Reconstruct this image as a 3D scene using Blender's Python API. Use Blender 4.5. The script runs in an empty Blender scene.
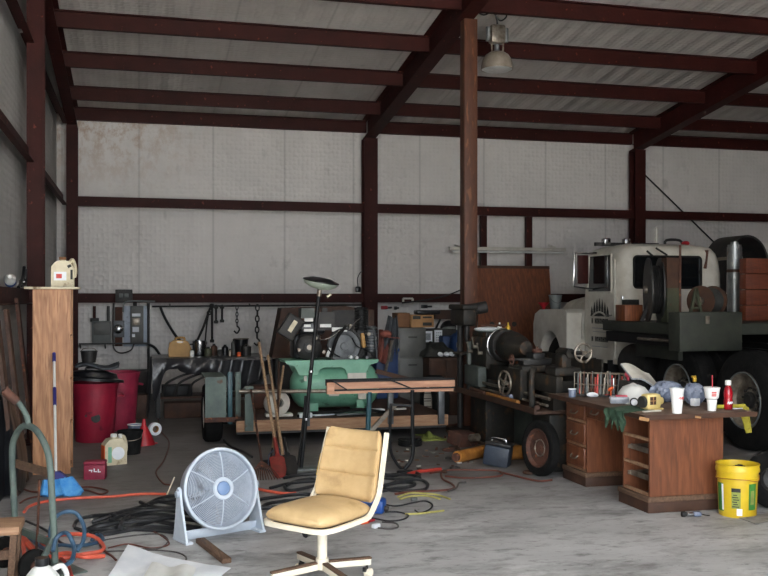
import bpy, bmesh, math, random
from mathutils import Vector, Matrix, Euler
random.seed(7)
R = math.radians
SC = bpy.context.scene
COL = SC.collection
# ------------------------------------------------------------------ camera model
FPX, HOR, CX, CAMZ, YAW = 950.0, 298.0, 384.0, 1.6, R(14.46)
SY, CY = math.sin(YAW), math.cos(YAW)
def ray(px, py):
    u = (px - CX) / FPX
    return Vector((SY + u * CY, CY - u * SY, -(py - HOR) / FPX))
def G(px, py, z=0.0):                       # point of a horizontal plane seen at a pixel
    r = ray(px, py); d = (z - CAMZ) / r.z
    return Vector((r.x * d, r.y * d, z))
def A(px, py, Y):                           # point of the plane y = Y seen at a pixel
    r = ray(px, py); d = Y / r.y
    return Vector((r.x * d, Y, CAMZ + r.z * d))
def AX(px, py, X):                          # point of the plane x = X
    r = ray(px, py); d = X / r.x
    return Vector((X, r.y * d, CAMZ + r.z * d))
cd = bpy.data.cameras.new('camera'); cam = bpy.data.objects.new('camera', cd); COL.objects.link(cam)
cam.location = (0, 0, CAMZ); cam.rotation_euler = (R(90), 0, -YAW)
cd.sensor_width = 36; cd.lens = FPX / 768 * 36; cd.shift_y = (HOR - 288) / 768; cd.clip_end = 200
SC.camera = cam
# ------------------------------------------------------------------ materials
def lin(c):
    return tuple(((v / 255) / 12.92 if v <= 10.3 else ((v / 255 + .055) / 1.055) ** 2.4) for v in c) + (1,)
MATS = {}
def mk(name, c1, c2=None, scale=6, rough=.6, metal=0, bump=0, bscale=60, stretch=(1, 1, 1), detail=6, lo=.35, hi=.65,
       spec=.5, c3=None, s3=20, lo3=.6, hi3=.7, world=False, trans=0, alpha=1, coat=0):
    m = bpy.data.materials.new(name); m.use_nodes = True
    nt = m.node_tree; N = nt.nodes; L = nt.links
    b = N['Principled BSDF']
    b.inputs['Roughness'].default_value = rough; b.inputs['Metallic'].default_value = metal
    b.inputs['Specular IOR Level'].default_value = spec; b.inputs['Coat Weight'].default_value = coat
    b.inputs['Transmission Weight'].default_value = trans; b.inputs['Alpha'].default_value = alpha
    b.inputs['Base Color'].default_value = lin(c1)
    tc = N.new('ShaderNodeTexCoord')
    if world:
        src = N.new('ShaderNodeNewGeometry').outputs['Position']
    else: src = tc.outputs['Object']
    mp = N.new('ShaderNodeMapping'); mp.inputs['Scale'].default_value = stretch
    L.new(src, mp.inputs['Vector'])
    out = None
    if c2:
        n = N.new('ShaderNodeTexNoise'); n.inputs['Scale'].default_value = scale; n.inputs['Detail'].default_value = detail
        n.inputs['Roughness'].default_value = .65
        L.new(mp.outputs[0], n.inputs['Vector'])
        r = N.new('ShaderNodeValToRGB'); r.color_ramp.elements[0].position = lo; r.color_ramp.elements[1].position = hi
        r.color_ramp.elements[0].color = lin(c1); r.color_ramp.elements[1].color = lin(c2)
        L.new(n.outputs['Fac'], r.inputs['Fac']); out = r.outputs['Color']
        if c3:
            n3 = N.new('ShaderNodeTexNoise'); n3.inputs['Scale'].default_value = s3; n3.inputs['Detail'].default_value = 8
            L.new(mp.outputs[0], n3.inputs['Vector'])
            mr = N.new('ShaderNodeMapRange'); mr.inputs['From Min'].default_value = lo3; mr.inputs['From Max'].default_value = hi3
            L.new(n3.outputs['Fac'], mr.inputs['Value'])
            mx = N.new('ShaderNodeMix'); mx.data_type = 'RGBA'
            L.new(mr.outputs[0], mx.inputs['Factor']); L.new(out, mx.inputs[6]); mx.inputs[7].default_value = lin(c3)
            out = mx.outputs[2]
        L.new(out, b.inputs['Base Color'])
    if bump:
        nb = N.new('ShaderNodeTexNoise'); nb.inputs['Scale'].default_value = bscale; nb.inputs['Detail'].default_value = 4
        L.new(mp.outputs[0], nb.inputs['Vector'])
        bp = N.new('ShaderNodeBump'); bp.inputs['Strength'].default_value = bump; bp.inputs['Distance'].default_value = .02
        L.new(nb.outputs['Fac'], bp.inputs['Height']); L.new(bp.outputs[0], b.inputs['Normal'])
    MATS[name] = m
    return m
M = MATS
def nodes(m): return m.node_tree.nodes, m.node_tree.links, m.node_tree.nodes['Principled BSDF']
mk('steel', (60, 22, 18), (46, 17, 14), 3, .6, spec=.2, bump=.12, bscale=30, c3=(112, 56, 44), s3=14, lo3=.66, hi3=.72)
mk('post', (88, 48, 28), (66, 36, 22), 4, .6, bump=.15, bscale=30, stretch=(3, 3, .6), c3=(116, 72, 44), s3=9, lo3=.58, hi3=.68)
mk('black', (14, 14, 15), (24, 24, 25), 8, .55, spec=.3)
mk('rubber', (16, 16, 16), (32, 31, 30), 14, .85, spec=.25, bump=.3, bscale=50)
mk('tyre', (13, 13, 13), (26, 25, 24), 10, .9, spec=.2, bump=.25, bscale=40)
mk('plastic_black', (18, 19, 22), (30, 31, 34), 6, .3)
mk('cable', (26, 27, 30), (42, 42, 44), 20, .5)
mk('hose_orange', (230, 106, 82), (204, 86, 64), 12, .45)
mk('hose_red', (186, 58, 46), (140, 50, 40), 12, .5)
mk('hose_blue', (62, 92, 116), (48, 74, 98), 12, .45)
mk('cord_brown', (110, 58, 44), (84, 48, 40), 16, .6)
mk('cord_grey', (86, 80, 78), (62, 58, 56), 16, .6)
mk('cord_yellow', (186, 178, 104), (160, 150, 84), 16, .6)
mk('chrome', (200, 200, 202), (150, 150, 150), 10, .25, metal=1)
mk('grey_metal', (104, 106, 108), (78, 80, 82), 8, .5, metal=.4, bump=.08)
mk('dark_metal', (40, 40, 41), (58, 55, 52), 9, .55, metal=.3, bump=.1)
mk('machine', (36, 36, 34), (54, 49, 43), 7, .6, metal=.1, spec=.3, bump=.15, c3=(92, 66, 44), s3=9, lo3=.58, hi3=.7)
mk('machine_light', (86, 92, 86), (68, 74, 70), 7, .55, bump=.1)
mk('rust', (92, 56, 42), (66, 44, 36), 12, .8, bump=.3, c3=(140, 84, 52), s3=20)
mk('worn_steel', (150, 142, 130), (104, 92, 80), 12, .4, metal=.6)
mk('paper', (240, 242, 246), (222, 226, 232), 5, .8)
mk('white_paint', (206, 202, 192), (182, 176, 164), 4, .5, bump=.05)
mk('white_plastic', (226, 226, 222), (208, 208, 204), 5, .45)
mk('cream_plastic', (222, 212, 184), (188, 176, 146), 5, .5, c3=(120, 92, 60), s3=8, lo3=.62, hi3=.7)
mk('cup_white', (236, 236, 234), None, rough=.5)
mk('ink_red', (196, 62, 56), (214, 92, 84), 30, .6)
mk('ink_dark', (34, 36, 34), (54, 54, 50), 30, .7)
mk('ink_grey', (120, 124, 130), (160, 164, 170), 60, .7)
mk('can_red', (160, 28, 54), (132, 24, 48), 4, .5, bump=.06, c3=(76, 22, 36), s3=6, lo3=.64, hi3=.72)
mk('can_red_faded', (162, 44, 70), (132, 32, 58), 5, .55, bump=.06)
mk('box_red', (158, 48, 72), (128, 36, 60), 8, .6)
mk('red_plastic', (184, 36, 46), (150, 28, 38), 8, .45)
mk('bottle_red', (176, 22, 36), (120, 16, 26), 12, .25, coat=.4)
mk('broom_blue', (54, 138, 214), (96, 168, 222), 16, .7)
mk('navy', (38, 38, 104), (50, 50, 124), 10, .5)
mk('blue_plastic', (34, 88, 168), (26, 68, 140), 6, .45)
mk('blue_dark', (26, 58, 104), (20, 42, 80), 6, .55)
mk('teal', (40, 84, 92), (30, 62, 70), 6, .45)
mk('mint', (124, 180, 152), (104, 158, 132), 5, .4, c3=(70, 108, 90), s3=12, lo3=.62, hi3=.72)
mk('mint_light', (152, 200, 174), (128, 178, 152), 6, .4)
mk('grey_green', (98, 112, 104), (76, 88, 84), 6, .6, bump=.1, c3=(92, 64, 46), s3=10, lo3=.62, hi3=.72)
mk('olive', (70, 72, 52), (54, 58, 44), 7, .65, bump=.1, c3=(84, 56, 36), s3=9, lo3=.6, hi3=.7)
mk('deck_green', (52, 55, 46), (38, 41, 36), 6, .65, bump=.1)
mk('yellow', (222, 190, 44), (204, 168, 34), 4, .4, bump=.03)
mk('green_label', (72, 138, 52), (46, 110, 48), 12, .5)
mk('lime', (152, 162, 80), (128, 138, 66), 12, .8, bump=.2)
mk('glove', (172, 160, 46), (140, 130, 36), 12, .8, bump=.2)
mk('vinyl', (204, 174, 128), (182, 150, 104), 3, .42, bump=.22, bscale=22, c3=(146, 118, 78), s3=6, lo3=.58, hi3=.8)
mk('ivory', (240, 230, 210), (226, 214, 190), 6, .4)
mk('fan_blade', (120, 130, 144), (96, 104, 116), 6, .5, c3=(150, 150, 150), s3=9)
mk('lens', (238, 238, 236), (220, 220, 218), 8, .35, metal=.4)
mk('fan_white', (208, 216, 226), (186, 196, 208), 5, .5)
mk('fan_grey', (182, 190, 202), (160, 170, 184), 6, .5, c3=(112, 116, 122), s3=9, lo3=.6, hi3=.75)
mk('fan_hub', (132, 158, 196), (116, 142, 182), 6, .4)
mk('bag', (134, 142, 160), (84, 94, 116), 9, .25, bump=.9, bscale=22, spec=.6)
mk('tarp', (38, 38, 41), (56, 56, 59), 6, .3, bump=.7, bscale=9, spec=.7)
mk('cloth_grey', (78, 82, 86), (56, 58, 62), 10, .9, bump=.3)
mk('cloth_red', (140, 76, 62), (100, 60, 56), 10, .9, bump=.3)
mk('cardboard', (176, 134, 90), (154, 114, 74), 6, .8, bump=.05)
mk('cardboard_dark', (120, 82, 52), (98, 66, 42), 6, .8, bump=.05)
mk('brown', (78, 50, 34), (58, 38, 28), 6, .7, bump=.1)
mk('tan', (176, 136, 78), (150, 112, 62), 6, .6, bump=.05)
mk('amber', (180, 122, 54), (140, 88, 40), 10, .5, bump=.2)
mk('lamp_gold', (212, 172, 60), None, rough=.3, metal=.4)
mk('orange', (226, 84, 34), (240, 110, 50), 14, .5)
mk('pink', (206, 62, 84), (220, 92, 110), 14, .5)
mk('cabinet', (92, 92, 88), (78, 78, 76), 5, .5, metal=.1, bump=.04)
mk('panel_grey', (110, 114, 112), (94, 98, 96), 5, .55)
mk('glass_dark', (16, 20, 22), None, rough=.08, spec=.8)
mk('clear', (214, 218, 226), (190, 196, 206), 10, .2, trans=.6)
mk('silver_paint', (160, 162, 162), (128, 130, 130), 6, .4, metal=.7, c3=(120, 92, 70), s3=7, lo3=.62, hi3=.74)
mk('lamp_reflector', (168, 156, 142), (140, 128, 114), 8, .4, metal=.35)
mk('moss', (44, 70, 54), (60, 84, 64), 20, .85, bump=.2)
mk('plank', (170, 134, 104), (140, 104, 78), 5, .75, stretch=(1, 8, 8), bump=.15)
mk('plank_pink', (196, 150, 122), (170, 122, 96), 4, .7, stretch=(1, 8, 8), bump=.1)
mk('stick', (112, 86, 66), (84, 62, 48), 7, .85, stretch=(8, 1, 8), bump=.2)
mk('handle_wood', (170, 142, 112), (132, 102, 76), 6, .6, stretch=(8, 8, 1))
mk('concrete_block', (150, 146, 140), (110, 106, 100), 10, .9, bump=.2)
def woodmat(name, a, b, c, sc=(14, 14, 1.2), rough=.5, grain=(22, 22, 1.0), dist=2.0):
    m = mk(name, a, b, 2.2, rough, stretch=sc, bump=.06, bscale=8, c3=c, s3=5, lo3=.5, hi3=.72)
    Nn, Ll, bs = nodes(m)
    w = Nn.new('ShaderNodeTexWave'); w.wave_type = 'BANDS'; w.bands_direction = 'DIAGONAL'
    w.inputs['Scale'].default_value = 1.1; w.inputs['Distortion'].default_value = 9; w.inputs['Detail'].default_value = 3
    w.inputs['Detail Scale'].default_value = dist
    mp = Nn.new('ShaderNodeMapping'); mp.inputs['Scale'].default_value = (6, 6, .9)
    tc = Nn.new('ShaderNodeTexCoord'); Ll.new(tc.outputs['Object'], mp.inputs[0]); Ll.new(mp.outputs[0], w.inputs[0])
    old = bs.inputs['Base Color'].links[0].from_socket
    mx = Nn.new('ShaderNodeMix'); mx.data_type = 'RGBA'
    mr = Nn.new('ShaderNodeMapRange'); mr.inputs['To Max'].default_value = .55; Ll.new(w.outputs['Fac'], mr.inputs[0])
    Ll.new(mr.outputs[0], mx.inputs['Factor']); Ll.new(old, mx.inputs[6]); mx.inputs[7].default_value = lin(c)
    Ll.new(mx.outputs[2], bs.inputs['Base Color'])
    return m
mk('lamp_bowl', (178, 188, 172), (150, 162, 148), 6, .45)
mk('lantern_yellow', (232, 212, 148), (214, 190, 120), 6, .5)
mk('red_dirty', (140, 44, 38), (104, 44, 36), 12, .7)
mk('blue_grey', (54, 62, 74), (42, 48, 58), 7, .5, bump=.08)
mk('dusty_wood', (124, 104, 90), (92, 72, 60), 5, .75, bump=.1, c3=(70, 52, 44), s3=7, lo3=.58, hi3=.72)
woodmat('oak', (194, 144, 102), (176, 124, 84), (142, 94, 60))
woodmat('walnut', (134, 82, 54), (118, 70, 46), (98, 58, 40), rough=.42)
woodmat('ply', (138, 78, 44), (112, 62, 36), (88, 48, 30))
woodmat('board_red', (112, 54, 30), (92, 44, 26), (82, 40, 28), sc=(1.2, 1.2, 10))
# ------------------------------------------------------------------ mesh builder
def catmull(pts, n, closed=False):
    P = [Vector(p) for p in pts]
    if n <= 1 or len(P) < 3: return P
    out = []; k = len(P)
    rng = range(k) if closed else range(k - 1)
    for i in rng:
        if closed: a, b, c, d = P[(i - 1) % k], P[i], P[(i + 1) % k], P[(i + 2) % k]
        else:
            b, c = P[i], P[i + 1]; a = P[i - 1] if i > 0 else b * 2 - c; d = P[i + 2] if i + 2 < k else c * 2 - b
        for j in range(n):
            t = j / n; t2, t3 = t * t, t * t * t
            out.append(.5 * ((2 * b) + (c - a) * t + (2 * a - 5 * b + 4 * c - d) * t2 + (3 * b - a - 3 * c + d) * t3))
    if not closed: out.append(P[-1])
    return out
class MB:
    def __init__(s): s.bm = bmesh.new()
    def raw(s, vs, fs):
        v = [s.bm.verts.new(p) for p in vs]
        for f in fs:
            try: s.bm.faces.new([v[i] for i in f])
            except ValueError: pass
        return v
    def box(s, c, size, rot=(0, 0, 0), bev=0, seg=2):
        mat = Matrix.Translation(c) @ Euler(rot).to_matrix().to_4x4() @ Matrix.Diagonal((size[0], size[1], size[2], 1))
        r = bmesh.ops.create_cube(s.bm, size=1, matrix=mat)
        if bev:
            es = list({e for v in r['verts'] for e in v.link_edges})
            bmesh.ops.bevel(s.bm, geom=es, offset=bev, segments=seg, affect='EDGES', profile=.5)
        return s
    def bar(s, p0, p1, w, h, up=(0, 0, 1), bev=0):                   # rectangular bar between two points
        p0, p1 = Vector(p0), Vector(p1); d = p1 - p0; L = d.length; y = d / L; u = Vector(up)
        if abs(y.dot(u)) > .98: u = Vector((1, 0, 0))
        x = y.cross(u).normalized(); z = x.cross(y)
        mat = Matrix((x, y, z)).transposed().to_4x4(); mat.translation = (p0 + p1) / 2
        r = bmesh.ops.create_cube(s.bm, size=1, matrix=mat @ Matrix.Diagonal((w, L, h, 1)))
        if bev:
            es = list({e for v in r['verts'] for e in v.link_edges})
            bmesh.ops.bevel(s.bm, geom=es, offset=bev, segments=2, affect='EDGES', profile=.5)
        return s
    def ring(s, c, x, y, r, n):
        return [s.bm.verts.new(c + x * (r * math.cos(2 * math.pi * i / n)) + y * (r * math.sin(2 * math.pi * i / n))) for i in range(n)]
    def tube(s, pts, r, n=8, sm=1, closed=False, caps=True):
        P = catmull(pts, sm, closed); k = len(P)
        rr = r if callable(r) else (lambda t: r)
        rings = []; px = None
        for i, p in enumerate(P):
            a = P[(i - 1) % k] if (closed or i > 0) else p; b = P[(i + 1) % k] if (closed or i < k - 1) else p
            t = (b - a)
            if t.length < 1e-9: t = Vector((0, 0, 1))
            t.normalize()
            if px is None:
                u = Vector((0, 0, 1)) if abs(t.z) < .9 else Vector((1, 0, 0)); px = t.cross(u).normalized()
            else:
                px = (px - t * px.dot(t))
                if px.length < 1e-6: px = t.orthogonal()
                px.normalize()
            rings.append(s.ring(p, px, t.cross(px), rr(i / max(1, k - 1)), n))
        m = k if closed else k - 1
        for i in range(m):
            a, b = rings[i], rings[(i + 1) % k]
            for j in range(n): s.bm.faces.new((a[j], a[(j + 1) % n], b[(j + 1) % n], b[j]))
        if caps and not closed:
            s.bm.faces.new(rings[0]); s.bm.faces.new(list(reversed(rings[-1])))
        return s
    def cyl(s, p0, p1, r0, r1=None, n=16, caps=True):
        r1 = r0 if r1 is None else r1
        return s.tube([p0, p1], lambda t: r0 + (r1 - r0) * t, n, caps=caps)
    def lathe(s, prof, c=(0, 0, 0), axis=(0, 0, 1), n=24, closed=False):
        ax = Vector(axis).normalized(); c = Vector(c)
        x = ax.orthogonal().normalized() if abs(ax.z) < .999 else Vector((1, 0, 0)); y = ax.cross(x)
        rings = [s.ring(c + ax * z, x, y, max(r, 1e-6), n) for r, z in prof]
        k = len(rings)
        for i in range(k if closed else k - 1):
            a, b = rings[i], rings[(i + 1) % k]
            for j in range(n): s.bm.faces.new((a[j], a[(j + 1) % n], b[(j + 1) % n], b[j]))
        return s
    def torus(s, c, axis, R_, r, n=32, m=8):
        return s.lathe([(R_ + r * math.cos(2 * math.pi * i / m), r * math.sin(2 * math.pi * i / m)) for i in range(m)], c, axis, n, True)
    def sph(s, c, r, n=16, rot=(0, 0, 0)):
        r = (r, r, r) if not hasattr(r, '__len__') else r
        mat = Matrix.Translation(c) @ Euler(rot).to_matrix().to_4x4() @ Matrix.Diagonal((*r, 1))
        bmesh.ops.create_uvsphere(s.bm, u_segments=n, v_segments=max(6, n // 2), radius=1, matrix=mat); return s
    def prism(s, poly, h, mat=Matrix()):                              # 2D polygon extruded from 0 to h along local z
        n = len(poly)
        vs = [mat @ Vector((x, y, 0)) for x, y in poly] + [mat @ Vector((x, y, h)) for x, y in poly]
        s.raw(vs, [tuple(range(n))[::-1], tuple(range(n, 2 * n))] + [(i, (i + 1) % n, n + (i + 1) % n, n + i) for i in range(n)]); return s
    def sheet(s, fn, nu, nv, th=.004):                                # fn(u, v) -> point; given a thickness downwards
        top = [[Vector(fn(i / nu, j / nv)) for j in range(nv + 1)] for i in range(nu + 1)]
        nor = [[None] * (nv + 1) for _ in range(nu + 1)]
        for i in range(nu + 1):
            for j in range(nv + 1):
                a = top[min(i + 1, nu)][j] - top[max(i - 1, 0)][j]; b = top[i][min(j + 1, nv)] - top[i][max(j - 1, 0)]
                q = a.cross(b); nor[i][j] = q.normalized() if q.length > 1e-12 else Vector((0, 0, 1))
        W = nv + 1
        vs = [top[i][j] for i in range(nu + 1) for j in range(W)] + [top[i][j] - nor[i][j] * th for i in range(nu + 1) for j in range(W)]
        o = (nu + 1) * W; fs = []
        for i in range(nu):
            for j in range(nv):
                q = (i * W + j, (i + 1) * W + j, (i + 1) * W + j + 1, i * W + j + 1); fs.append(q); fs.append(tuple(o + k for k in reversed(q)))
        for i in range(nu):
            fs.append((i * W, o + i * W, o + (i + 1) * W, (i + 1) * W)); fs.append((i * W + nv, (i + 1) * W + nv, o + (i + 1) * W + nv, o + i * W + nv))
        for j in range(nv):
            fs.append((j, j + 1, o + j + 1, o + j)); k = nu * W; fs.append((k + j, o + k + j, o + k + j + 1, k + j + 1))
        s.raw(vs, fs); return s
    def xf(s, mat): bmesh.ops.transform(s.bm, matrix=mat, verts=s.bm.verts[:]); return s
    def mesh(s, name, m, ang=38):
        bmesh.ops.remove_doubles(s.bm, verts=s.bm.verts[:], dist=1e-5)
        bmesh.ops.recalc_face_normals(s.bm, faces=s.bm.faces[:])
        me = bpy.data.meshes.new(name); s.bm.to_mesh(me); s.bm.free()
        me.polygons.foreach_set('use_smooth', [True] * len(me.polygons)); me.set_sharp_from_angle(angle=R(ang))
        me.materials.append(M[m] if isinstance(m, str) else m); me.update()
        return me
def tag(o, label=None, cat=None, group=None, kind=None):
    if label: o['label'] = label
    if cat: o['category'] = cat
    if group: o['group'] = group
    if kind: o['kind'] = kind
    return o
def thing(name, label, cat, loc=(0, 0, 0), rz=0, group=None, rot=None):
    o = bpy.data.objects.new(name, None); o.empty_display_size = .05; COL.objects.link(o)
    o.location = loc; o.rotation_euler = rot if rot else (0, 0, rz)
    return tag(o, label, cat, group)
def part(par, name, mb, m, label=None, world=False, kind=None, ang=38):
    if world:
        mw = Matrix(); p = par
        while p: mw = p.matrix_basis @ mw; p = p.parent
        mb.xf(mw.inverted())
    o = bpy.data.objects.new(name, mb.mesh(name, m, ang)); COL.objects.link(o); o.parent = par
    if label: o['label'] = label
    if kind: o['kind'] = kind
    return o
def solo(name, mb, m, label, cat, group=None, kind=None, ang=38):     # a thing that is one mesh, origin at its base
    vs = [v.co for v in mb.bm.verts]
    b = Vector(((min(v.x for v in vs) + max(v.x for v in vs)) / 2, (min(v.y for v in vs) + max(v.y for v in vs)) / 2, min(v.z for v in vs)))
    mb.xf(Matrix.Translation(-b))
    o = bpy.data.objects.new(name, mb.mesh(name, m, ang)); o.location = b; COL.objects.link(o)
    return tag(o, label, cat, group, kind)
def struct(name, mb, m, ang=38):
    o = bpy.data.objects.new(name, mb.mesh(name, m, ang)); COL.objects.link(o); o['kind'] = 'structure'; return o
def dup(root, loc, rz=None, label=None):
    c = root.copy(); COL.objects.link(c); c.location = loc
    if rz is not None: c.rotation_euler = (0, 0, rz)
    if label: c['label'] = label
    for ch in list(root.children):
        d = ch.copy(); COL.objects.link(d); d.parent = c
        for g in list(ch.children):
            e = g.copy(); COL.objects.link(e); e.parent = d
    return c
def hose(name, pix, r, m, label, cat='hose', z=None, group=None, n=7, sm=6):   # a hose lying along floor pixels; (px, py) or (px, py, height)
    pts = []
    for q in pix:
        h = r + (q[2] if len(q) > 2 else 0) + .001
        pts.append(G(q[0], q[1], h))
    return solo(name, MB().tube(pts, r, n, sm), m, label, cat, group)
# ------------------------------------------------------------------ setting
YW, XL, XR, YF = 16.35, -1.3, 13.5, -0.6
def zr(y): return 4.72 + .13 * (16.3 - y)
def mat_concrete():
    m = mk('concrete', (192, 192, 192), (164, 164, 164), 1.6, .6, stretch=(.8, 1.3, 1), world=True, bump=.12, bscale=26, lo=.3, hi=.7)
    N, L, b = nodes(m)
    g = N.new('ShaderNodeNewGeometry')
    def layer(old, scale, stretch, lo, hi, col, fac, rot=-14, detail=9, rough=.72):
        mp = N.new('ShaderNodeMapping'); L.new(g.outputs['Position'], mp.inputs[0]); mp.inputs['Scale'].default_value = stretch; mp.inputs['Rotation'].default_value = (0, 0, R(rot))
        n = N.new('ShaderNodeTexNoise'); n.inputs['Scale'].default_value = scale; n.inputs['Detail'].default_value = detail; n.inputs['Roughness'].default_value = rough; L.new(mp.outputs[0], n.inputs[0])
        mr = N.new('ShaderNodeMapRange'); mr.inputs['From Min'].default_value = lo; mr.inputs['From Max'].default_value = hi; mr.inputs['To Max'].default_value = fac; L.new(n.outputs['Fac'], mr.inputs[0])
        mx = N.new('ShaderNodeMix'); mx.data_type = 'RGBA'; L.new(mr.outputs[0], mx.inputs['Factor']); L.new(old, mx.inputs[6]); mx.inputs[7].default_value = lin(col)
        return mx.outputs[2]
    c = b.inputs['Base Color'].links[0].from_socket
    c = layer(c, 1.1, (.7, 1.5, 1), .5, .66, (112, 110, 108), .85)          # broad grimy patches
    c = layer(c, 5.5, (.7, 1.4, 1), .52, .68, (96, 93, 90), .75, 8)        # scuffs
    c = layer(c, 16, (.8, 1.2, 1), .58, .7, (78, 75, 72), .75, 20)           # specks
    c = layer(c, 2.0, (.8, 1.3, 1), .57, .7, (214, 214, 214), .7, 30)       # worn pale areas
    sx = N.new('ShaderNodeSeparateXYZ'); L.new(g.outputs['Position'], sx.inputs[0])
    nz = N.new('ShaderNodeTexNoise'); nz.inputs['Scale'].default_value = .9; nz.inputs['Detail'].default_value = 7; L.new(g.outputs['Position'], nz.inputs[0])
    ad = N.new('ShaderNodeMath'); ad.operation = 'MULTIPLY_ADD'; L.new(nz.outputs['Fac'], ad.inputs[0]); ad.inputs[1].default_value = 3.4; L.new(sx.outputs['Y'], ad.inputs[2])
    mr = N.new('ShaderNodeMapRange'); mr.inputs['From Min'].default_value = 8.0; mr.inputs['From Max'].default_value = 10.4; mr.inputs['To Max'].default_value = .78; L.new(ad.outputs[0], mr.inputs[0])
    m2 = N.new('ShaderNodeMix'); m2.data_type = 'RGBA'; L.new(mr.outputs[0], m2.inputs['Factor']); L.new(c, m2.inputs[6]); m2.inputs[7].default_value = lin((82, 75, 71))  # darker towards the back wall: dirt, plus shade deepened in the colour
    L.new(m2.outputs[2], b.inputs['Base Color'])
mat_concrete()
def mat_foil(name, a, b_, seam_axis, rough, rust=False, wave=False, stripes=None):
    m = mk(name, a, b_, 1.3, rough, world=True, bump=0, stretch=(1, 1, .5), lo=.3, hi=.7, c3=tuple(int(v * .8) for v in b_), s3=5, lo3=.64, hi3=.9)
    N, L, b = nodes(m)
    g = N.new('ShaderNodeNewGeometry'); sx = N.new('ShaderNodeSeparateXYZ'); L.new(g.outputs['Position'], sx.inputs[0])
    old = b.inputs['Base Color'].links[0].from_socket
    # seams of the facing every 1.22 m
    dv = N.new('ShaderNodeMath'); dv.operation = 'MULTIPLY'; dv.inputs[1].default_value = 1 / 1.22; L.new(sx.outputs[seam_axis], dv.inputs[0])
    fr = N.new('ShaderNodeMath'); fr.operation = 'FRACT'; L.new(dv.outputs[0], fr.inputs[0])
    pp = N.new('ShaderNodeMath'); pp.operation = 'PINGPONG'; pp.inputs[1].default_value = .5; L.new(fr.outputs[0], pp.inputs[0])
    mr = N.new('ShaderNodeMapRange'); mr.inputs['From Min'].default_value = .004; mr.inputs['From Max'].default_value = .02; mr.inputs['To Min'].default_value = .35; mr.inputs['To Max'].default_value = 0
    L.new(pp.outputs[0], mr.inputs[0])
    mx = N.new('ShaderNodeMix'); mx.data_type = 'RGBA'; L.new(mr.outputs[0], mx.inputs['Factor']); L.new(old, mx.inputs[6]); mx.inputs[7].default_value = lin(tuple(int(v * .62) for v in a))
    out = mx.outputs[2]
    if rust:   # rusty drips under the eave at the left end
        mp = N.new('ShaderNodeMapping'); mp.inputs['Scale'].default_value = (3.2, 1, 2.2); L.new(g.outputs['Position'], mp.inputs[0])
        n = N.new('ShaderNodeTexNoise'); n.inputs['Scale'].default_value = 1.6; n.inputs['Detail'].default_value = 10; n.inputs['Roughness'].default_value = .75; L.new(mp.outputs[0], n.inputs[0])
        a1 = N.new('ShaderNodeMapRange'); a1.inputs['From Min'].default_value = .46; a1.inputs['From Max'].default_value = .58; L.new(n.outputs['Fac'], a1.inputs[0])
        xm = N.new('ShaderNodeMapRange'); xm.inputs['From Min'].default_value = 1.2; xm.inputs['From Max'].default_value = -.2; L.new(sx.outputs['X'], xm.inputs[0])
        zm = N.new('ShaderNodeMapRange'); zm.inputs['From Min'].default_value = 3.3; zm.inputs['From Max'].default_value = 4.4; L.new(sx.outputs['Z'], zm.inputs[0])
        p1 = N.new('ShaderNodeMath'); p1.operation = 'MULTIPLY'; L.new(xm.outputs[0], p1.inputs[0]); L.new(zm.outputs[0], p1.inputs[1])
        p2 = N.new('ShaderNodeMath'); p2.operation = 'MULTIPLY'; L.new(p1.outputs[0], p2.inputs[0]); L.new(a1.outputs[0], p2.inputs[1])
        m3 = N.new('ShaderNodeMix'); m3.data_type = 'RGBA'; p3 = N.new('ShaderNodeMath'); p3.operation = 'MULTIPLY'; p3.inputs[1].default_value = .6; L.new(p2.outputs[0], p3.inputs[0]); L.new(p3.outputs[0], m3.inputs['Factor']); L.new(out, m3.inputs[6]); m3.inputs[7].default_value = lin((164, 124, 84)); out = m3.outputs[2]
    L.new(out, b.inputs['Base Color'])
    # quilted dimples + slack wrinkles
    mpq = N.new('ShaderNodeMapping'); L.new(g.outputs['Position'], mpq.inputs[0])
    v = N.new('ShaderNodeTexVoronoi'); v.inputs['Scale'].default_value = 13; v.inputs['Randomness'].default_value = .35; L.new(mpq.outputs[0], v.inputs[0])
    n2 = N.new('ShaderNodeTexNoise'); n2.inputs['Scale'].default_value = 2.2; n2.inputs['Detail'].default_value = 6; L.new(g.outputs['Position'], n2.inputs[0])
    ad = N.new('ShaderNodeMath'); ad.operation = 'MULTIPLY_ADD'; L.new(n2.outputs['Fac'], ad.inputs[0]); ad.inputs[1].default_value = 1.6; L.new(v.outputs['Distance'], ad.inputs[2])
    h = ad.outputs[0]
    if wave:
        w = N.new('ShaderNodeTexWave'); w.bands_direction = 'X' if wave == 'X' else 'Y'; w.inputs['Scale'].default_value = 1.05; w.inputs['Distortion'].default_value = .5; L.new(g.outputs['Position'], w.inputs[0])
        a2 = N.new('ShaderNodeMath'); a2.operation = 'MULTIPLY_ADD'; L.new(w.outputs['Fac'], a2.inputs[0]); a2.inputs[1].default_value = 1.6 if wave == 'X' else .3; L.new(h, a2.inputs[2]); h = a2.outputs[0]
    bp = N.new('ShaderNodeBump'); bp.inputs['Strength'].default_value = .55; bp.inputs['Distance'].default_value = .03; L.new(h, bp.inputs['Height']); L.new(bp.outputs[0], b.inputs['Normal'])
mat_foil('foil_back', (220, 215, 211), (204, 199, 195), 'X', .5, rust=True)
mat_foil('foil_left', (196, 195, 192), (170, 169, 166), 'Y', .5, wave='Y')
mat_foil('foil_roof', (210, 205, 201), (190, 185, 181), 'X', .45, wave='X')
mk('siding', (190, 190, 186), (176, 176, 172), 3, .6)
mk('apron', (176, 174, 168), (156, 152, 146), 2, .8, world=True)
struct('floor', MB().box(((XL + XR) / 2, (YW + YF) / 2, -.1), (XR - XL + .4, YW - YF + .4, .2)), 'concrete')
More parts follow.
